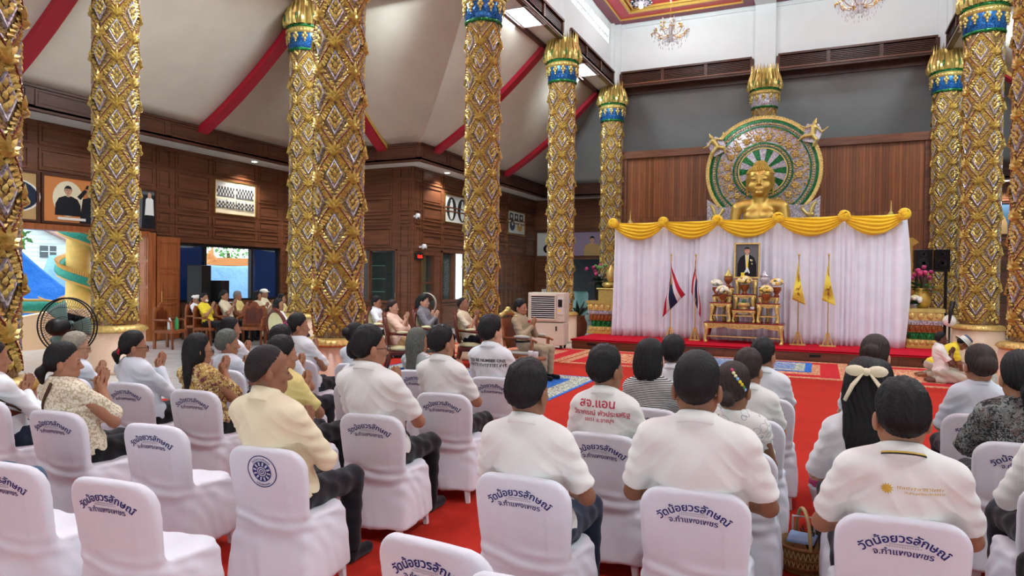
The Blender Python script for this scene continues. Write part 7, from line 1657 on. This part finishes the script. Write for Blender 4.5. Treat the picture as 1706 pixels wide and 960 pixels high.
strap(q, lerp_pts((-.11, 1.03), (-.12, .72), 10), .035, 'black_plastic')
q = sitter(1.0, 5.36, 2, 'woman with loose dark bun in pale blue white blouse', W_+'under the woman with the loose bun', top=1.285, shirt='cool_white', female=True, hair=('updo', 'hair_brown'), skin='skin_b', yaw=10, collar='crew', sleeve='half', seed=33, arms='low')
q = sitter(1.05, 3.63, 4, 'person in white long sleeves cut by the photo edge, beside the sun print shirt', W_+'under the person in white long sleeves at the photo edge', top=1.3, shirt='white_polo', sleeve='long', hair=('short', 'hair_black'), seed=34, arms='low')
q = sitter(1.02, 2.86, 4, 'person in blue knitted jersey at the lower photo corner', W_+'under the person in the blue jersey', top=1.3, shirt='teal_jersey', sleeve='long', hair=('short', 'hair_black'), seed=35, arms='low', w=1.05, pants='black_cloth')
# guests in armchairs
def guest(x, y, rz, lab, chlab, **k):
    crz = k.pop('crz', rz)
    if chlab: armchair(x, y, crz, chlab)
    k.setdefault('det', 2); k.setdefault('face', True)
    return person(lab, x+sin(rad(rz))*.03, y-cos(rad(rz))*.03, rz, **k)
officer_chair(-4.5, 10.55, -97)
q = person('man in khaki uniform with gold shoulder boards praying in profile', -4.48, 10.55, -97, top=1.335, shirt='khaki', pants='khaki', sleeve='long', collar='polo', skin='skin_b', hair=('full', 'hair_black'), det=1, face=True, rec=.26, seed=40, z0=.015)
mb = MB()
for s in (1, -1): mb.ell(q['p'](s*.14, q['yb'](.985), 1.042), (.035, .05, .012), 8, 5)
mb.build('shoulder_board', 'gold_bright', q['o'], True)
MB().lathe([(.178, -.018), (.182, 0), (.178, .018)], 32, q['p'](0, q['yb'](.62), .62), sy=.82, cap=False).build('belt', 'dark_gap', q['o'], True)
MB().box(-.12, -.02, 0, -.05, .004, .022).box(-.12, -.02, .026, -.05, .004, .044).build('ribbon_bar', 'flag_red', q['o'], loc=q['p'](0, q['yb'](.93)+.125, .92))
tag(MB().lathe([(.20, .0), (.02, .02), (.02, .40), (.22, .42), (.22, .45)], 20, (-4.05, 9.75, .015)).build('side_table', 'wood_teak_chair', smooth=True), 'small round wooden side table beside the uniformed man', 'table')
for k, (dx, dy) in enumerate(((-.05, .05), (.07, -.03))): tag(MB().lathe([(.025, .465), (.04, .475), (.043, .55), (.038, .56), (.036, .48)], 14, (-4.05+dx, 9.75+dy, 0)).build('glass_cup', 'crystal', smooth=True), ('clear glass cup with lid on the side table, the one nearer the armrest', 'clear glass tumbler on the side table, the one nearer the aisle')[k], 'cup', 'cups on the side table')
q = guest(-6.85, 10.35, -78, 'woman in blush pink blouse and tan skirt praying in an armchair', 'carved armchair with pale green upholstery under the woman in blush pink', top=1.285, shirt='blush', pants='tan_skirt', skirt=True, female=True, hair=('bunlow', 'hair_brown'), skin='skin_d', collar='none', sleeve='elbow', arms='waihigh', det=1, seed=41, loose=.012, crz=-52)
q = guest(-6.05, 11.55, -80, 'balding man in cream shirt with belly praying before the column', 'carved armchair with pale green upholstery under the balding man in cream', top=1.325, shirt='cream', pants='black_cloth', belly=1.4, w=1.06, hair=('thin', 'hair_short'), skin='skin_b', arms='waihigh', collar='polo', seed=42, crz=-66)
q = guest(-7.05, 11.75, -82, 'man in grey shirt with straight back praying between two guests', 'carved armchair with pale green upholstery under the man in the grey shirt', top=1.36, shirt='grey_shirt', pants='black_cloth', sleeve='long', hair=('full', 'hair_black'), skin='skin_d', collar='mandarin', seed=43)
q = guest(-8.35, 11.95, -80, 'man with dark glasses in white shirt praying behind the blush pink blouse', 'carved armchair with pale green upholstery under the man with dark glasses', top=1.295, shirt='white_shirt', pants='black_cloth', hair=('full', 'hair_black'), glasses=True, skin='skin_b', seed=44)
q = guest(-9.15, 12.15, -80, 'man in white shirt half hidden behind the man with dark glasses', 'carved armchair with pale green upholstery against the tall twin columns', top=1.29, shirt='white_shirt', hair=('thin', 'hair_short'), skin='skin_a', seed=45)
q = guest(-7.75, 12.75, -70, 'woman with long black hair in white and charcoal behind the grey shirt', 'carved armchair with pale green upholstery under the long haired woman in white', top=1.27, shirt='white_shirt', female=True, hair=('long', 'hair_black'), skin='skin_d', pants='charcoal', seed=46, collar='crew')
q = guest(-9.6, 10.45, -42, 'woman with black bob in white lace blouse before the tall columns', 'carved armchair with oval back seen from behind under the lace blouse', top=1.255, shirt='lace_white', female=True, hair=('bob', 'hair_black'), skin='skin_b', collar='none', sleeve='elbow', yaw=-30, seed=47, crz=-8)
# along the window wall
def villager(x, y, rz, lab, chlab=None, **k):
    if chlab: carved_chair(x, y, rz, chlab)
    k.setdefault('det', 2); return person(lab, x, y, rz, **k)
q = villager(-13.45, 11.95, -80, 'woman in bright yellow T-shirt and white face mask by the open door', 'carved wooden chair under the woman in bright yellow', top=1.27, shirt='bright_yellow', female=True, hair=('bunlow', 'hair_black'), skin='skin_b', pants='black_cloth', collar='crew', seed=50, face=True, arms='waihigh')
hmb(q).ell((0, .085, .005), (.05, .035, .04), 10, 7).build('face_mask', 'petal_white', q['o'], True)
q = villager(-13.62, 12.75, -72, 'woman in white and yellow batik shirt next to the masked woman', 'carved wooden chair under the woman in white and yellow', top=1.31, shirt='cream', female=True, hair=('bunlow', 'hair_black'), skin='skin_b', pants='black_cloth', seed=51, face=True, arms='waihigh')
q = villager(-13.8, 13.35, -75, 'elderly grey haired man behind the carved chair back', 'carved wooden chair under the grey haired man', top=1.285, shirt='yellow_shirt', hair=('full', 'hair_grey'), skin='skin_b', seed=52, face=True)
carved_chair(-12.7, 12.55, -150, 'carved wooden chair with curved back turned toward the camera', .6)
q = villager(-13.4, 13.65, -70, 'woman in cream blouse and black trousers sitting before the tinted pane', 'carved wooden chair under the woman in the cream blouse', top=1.29, shirt='cream', female=True, hair=('bob', 'hair_black'), skin='skin_b', pants='black_cloth', sleeve='long', seed=53, face=True)
q = villager(-13.05, 14.15, -70, 'woman in yellow blouse with dark shoulder strap near the tall columns', 'carved wooden chair under the woman in the yellow blouse', top=1.2, shirt='yellow_shirt', female=True, hair=('bob', 'hair_black'), skin='skin_b', pants='black_cloth', seed=54, face=True)
q = villager(-14.1, 14.6, -72, 'person in white cap behind the cream blouse', 'carved wooden chair under the person in the white cap', top=1.33, shirt='cream', skin='skin_b', seed=55, face=True)
hmb(q).ell((0, -.0, .13), (.095, .112, .075), 12, 8).ell((0, .10, .12), (.06, .06, .012), 10, 5).build('cap', 'petal_white', q['o'], True)
q = villager(-12.6, 14.3, -70, 'person with white face mask and pale shirt beside the tall columns', 'carved wooden chair under the masked person beside the columns', top=1.19, shirt='white_shirt', female=True, hair=('bunlow', 'hair_black'), skin='skin_b', seed=56, face=True)
hmb(q).ell((0, .085, .005), (.05, .035, .04), 10, 7).build('face_mask', 'petal_white', q['o'], True)
q = villager(-14.2, 12.35, -78, 'person in white cap behind the masked woman in yellow', 'carved wooden chair behind the masked woman in yellow', top=1.2, shirt='white_shirt', skin='skin_b', seed=57)
hmb(q).ell((0, -.0, .12), (.095, .112, .075), 12, 8).build('cap', 'petal_white', q['o'], True)
carved_chair(-13.55, 10.95, -75, 'empty carved wooden chair with a bottle on it by the open door')
tag(MB().lathe([(.045, .43), (.048, .45), (.048, .62), (.02, .68), (.02, .71)], 14, (-13.5, 10.88, 0)).build('water_bottle', 'bottle_clear', smooth=True), 'clear water bottle standing on the empty carved chair', 'bottle', 'bottles on the empty carved chair'); tag(MB().lathe([(.04, .43), (.042, .45), (.042, .66), (.02, .7), (.02, .73)], 14, (-13.42, 11.0, 0)).build('green_bottle', 'bottle_green', smooth=True), 'green bottle standing on the empty carved chair', 'bottle', 'bottles on the empty carved chair')
mb = MB().lathe([(.13, 0), (.17, .1), (.15, .3), (.13, .32)], 12, (-12.75, 11.75, 0), sy=.5)
for s in (1, -1): mb.tube([(-12.75+s*.09, 11.75, .31), (-12.75+s*.07, 11.75, .42), (-12.75+s*.03, 11.75, .44)], .012, 5)
tag(mb.build('carrier_bag', 'plastic_bag', smooth=True), 'white plastic carrier bag on the tiles at the masked woman’s feet', 'bag')
t = thing('wooden_stool', 'low wooden stool in front of the carved chair turned to camera', 'stool', (-12.35, 13.0, 0)); MB().box(-.22, -.22, .36, .22, .22, .42).build('seat', 'wood_teak_chair', t, bevel=.01)
for sx in (-.18, .18):
    for sy in (-.18, .18): MB().box(sx-.025, sy-.025, 0, sx+.025, sy+.025, .36).build('leg', 'wood_teak_chair', t)
tag(MB().lathe([(.03, .42), (.05, .43), (.05, .58), (.03, .62)], 12, (-12.3, 12.95, 0)).build('tin_cup', 'chrome', smooth=True), 'metal cup on the low wooden stool', 'cup')
# on the rugs before the stage
q = person('boy in white polo kneeling with hands together on the red rug', 1.93, 13.4, -82, top=.88, shirt='white_polo', pants='grey_linen', skin='skin_child', hair=('fade', 'hair_black'), kneel=True, det=1, face=True, rec=.1, seed=60, hs=.86, z0=.016)
q = person('person in yellow T-shirt bowing down to the rug under a striped hat', 1.90, 14.1, -80, top=1.0, shirt='bright_yellow', pants='grey_linen', skin='skin_c', hair=('short', 'hair_black'), kneel=True, bend=50, arms='floor', det=1, seed=61, hs=.95, z0=.016, rec=.1)
m_ = hmb(q); prf = [(.17, .06), (.165, .075), (.11, .10), (.105, .16), (.085, .20), (.02, .215)]
cols = ['petal_white', 'steel_teal', 'paper', 'denim', 'paper']
for i in range(5): m_.mat(cols[i]).lathe(prf[i:i+2], 24, (0, -.01, 0), cap=False)
m_.build('striped_hat', None, q['o'], True)
print('objects', len(bpy.data.objects), 'verts', sum(len(m.vertices) for m in bpy.data.meshes))
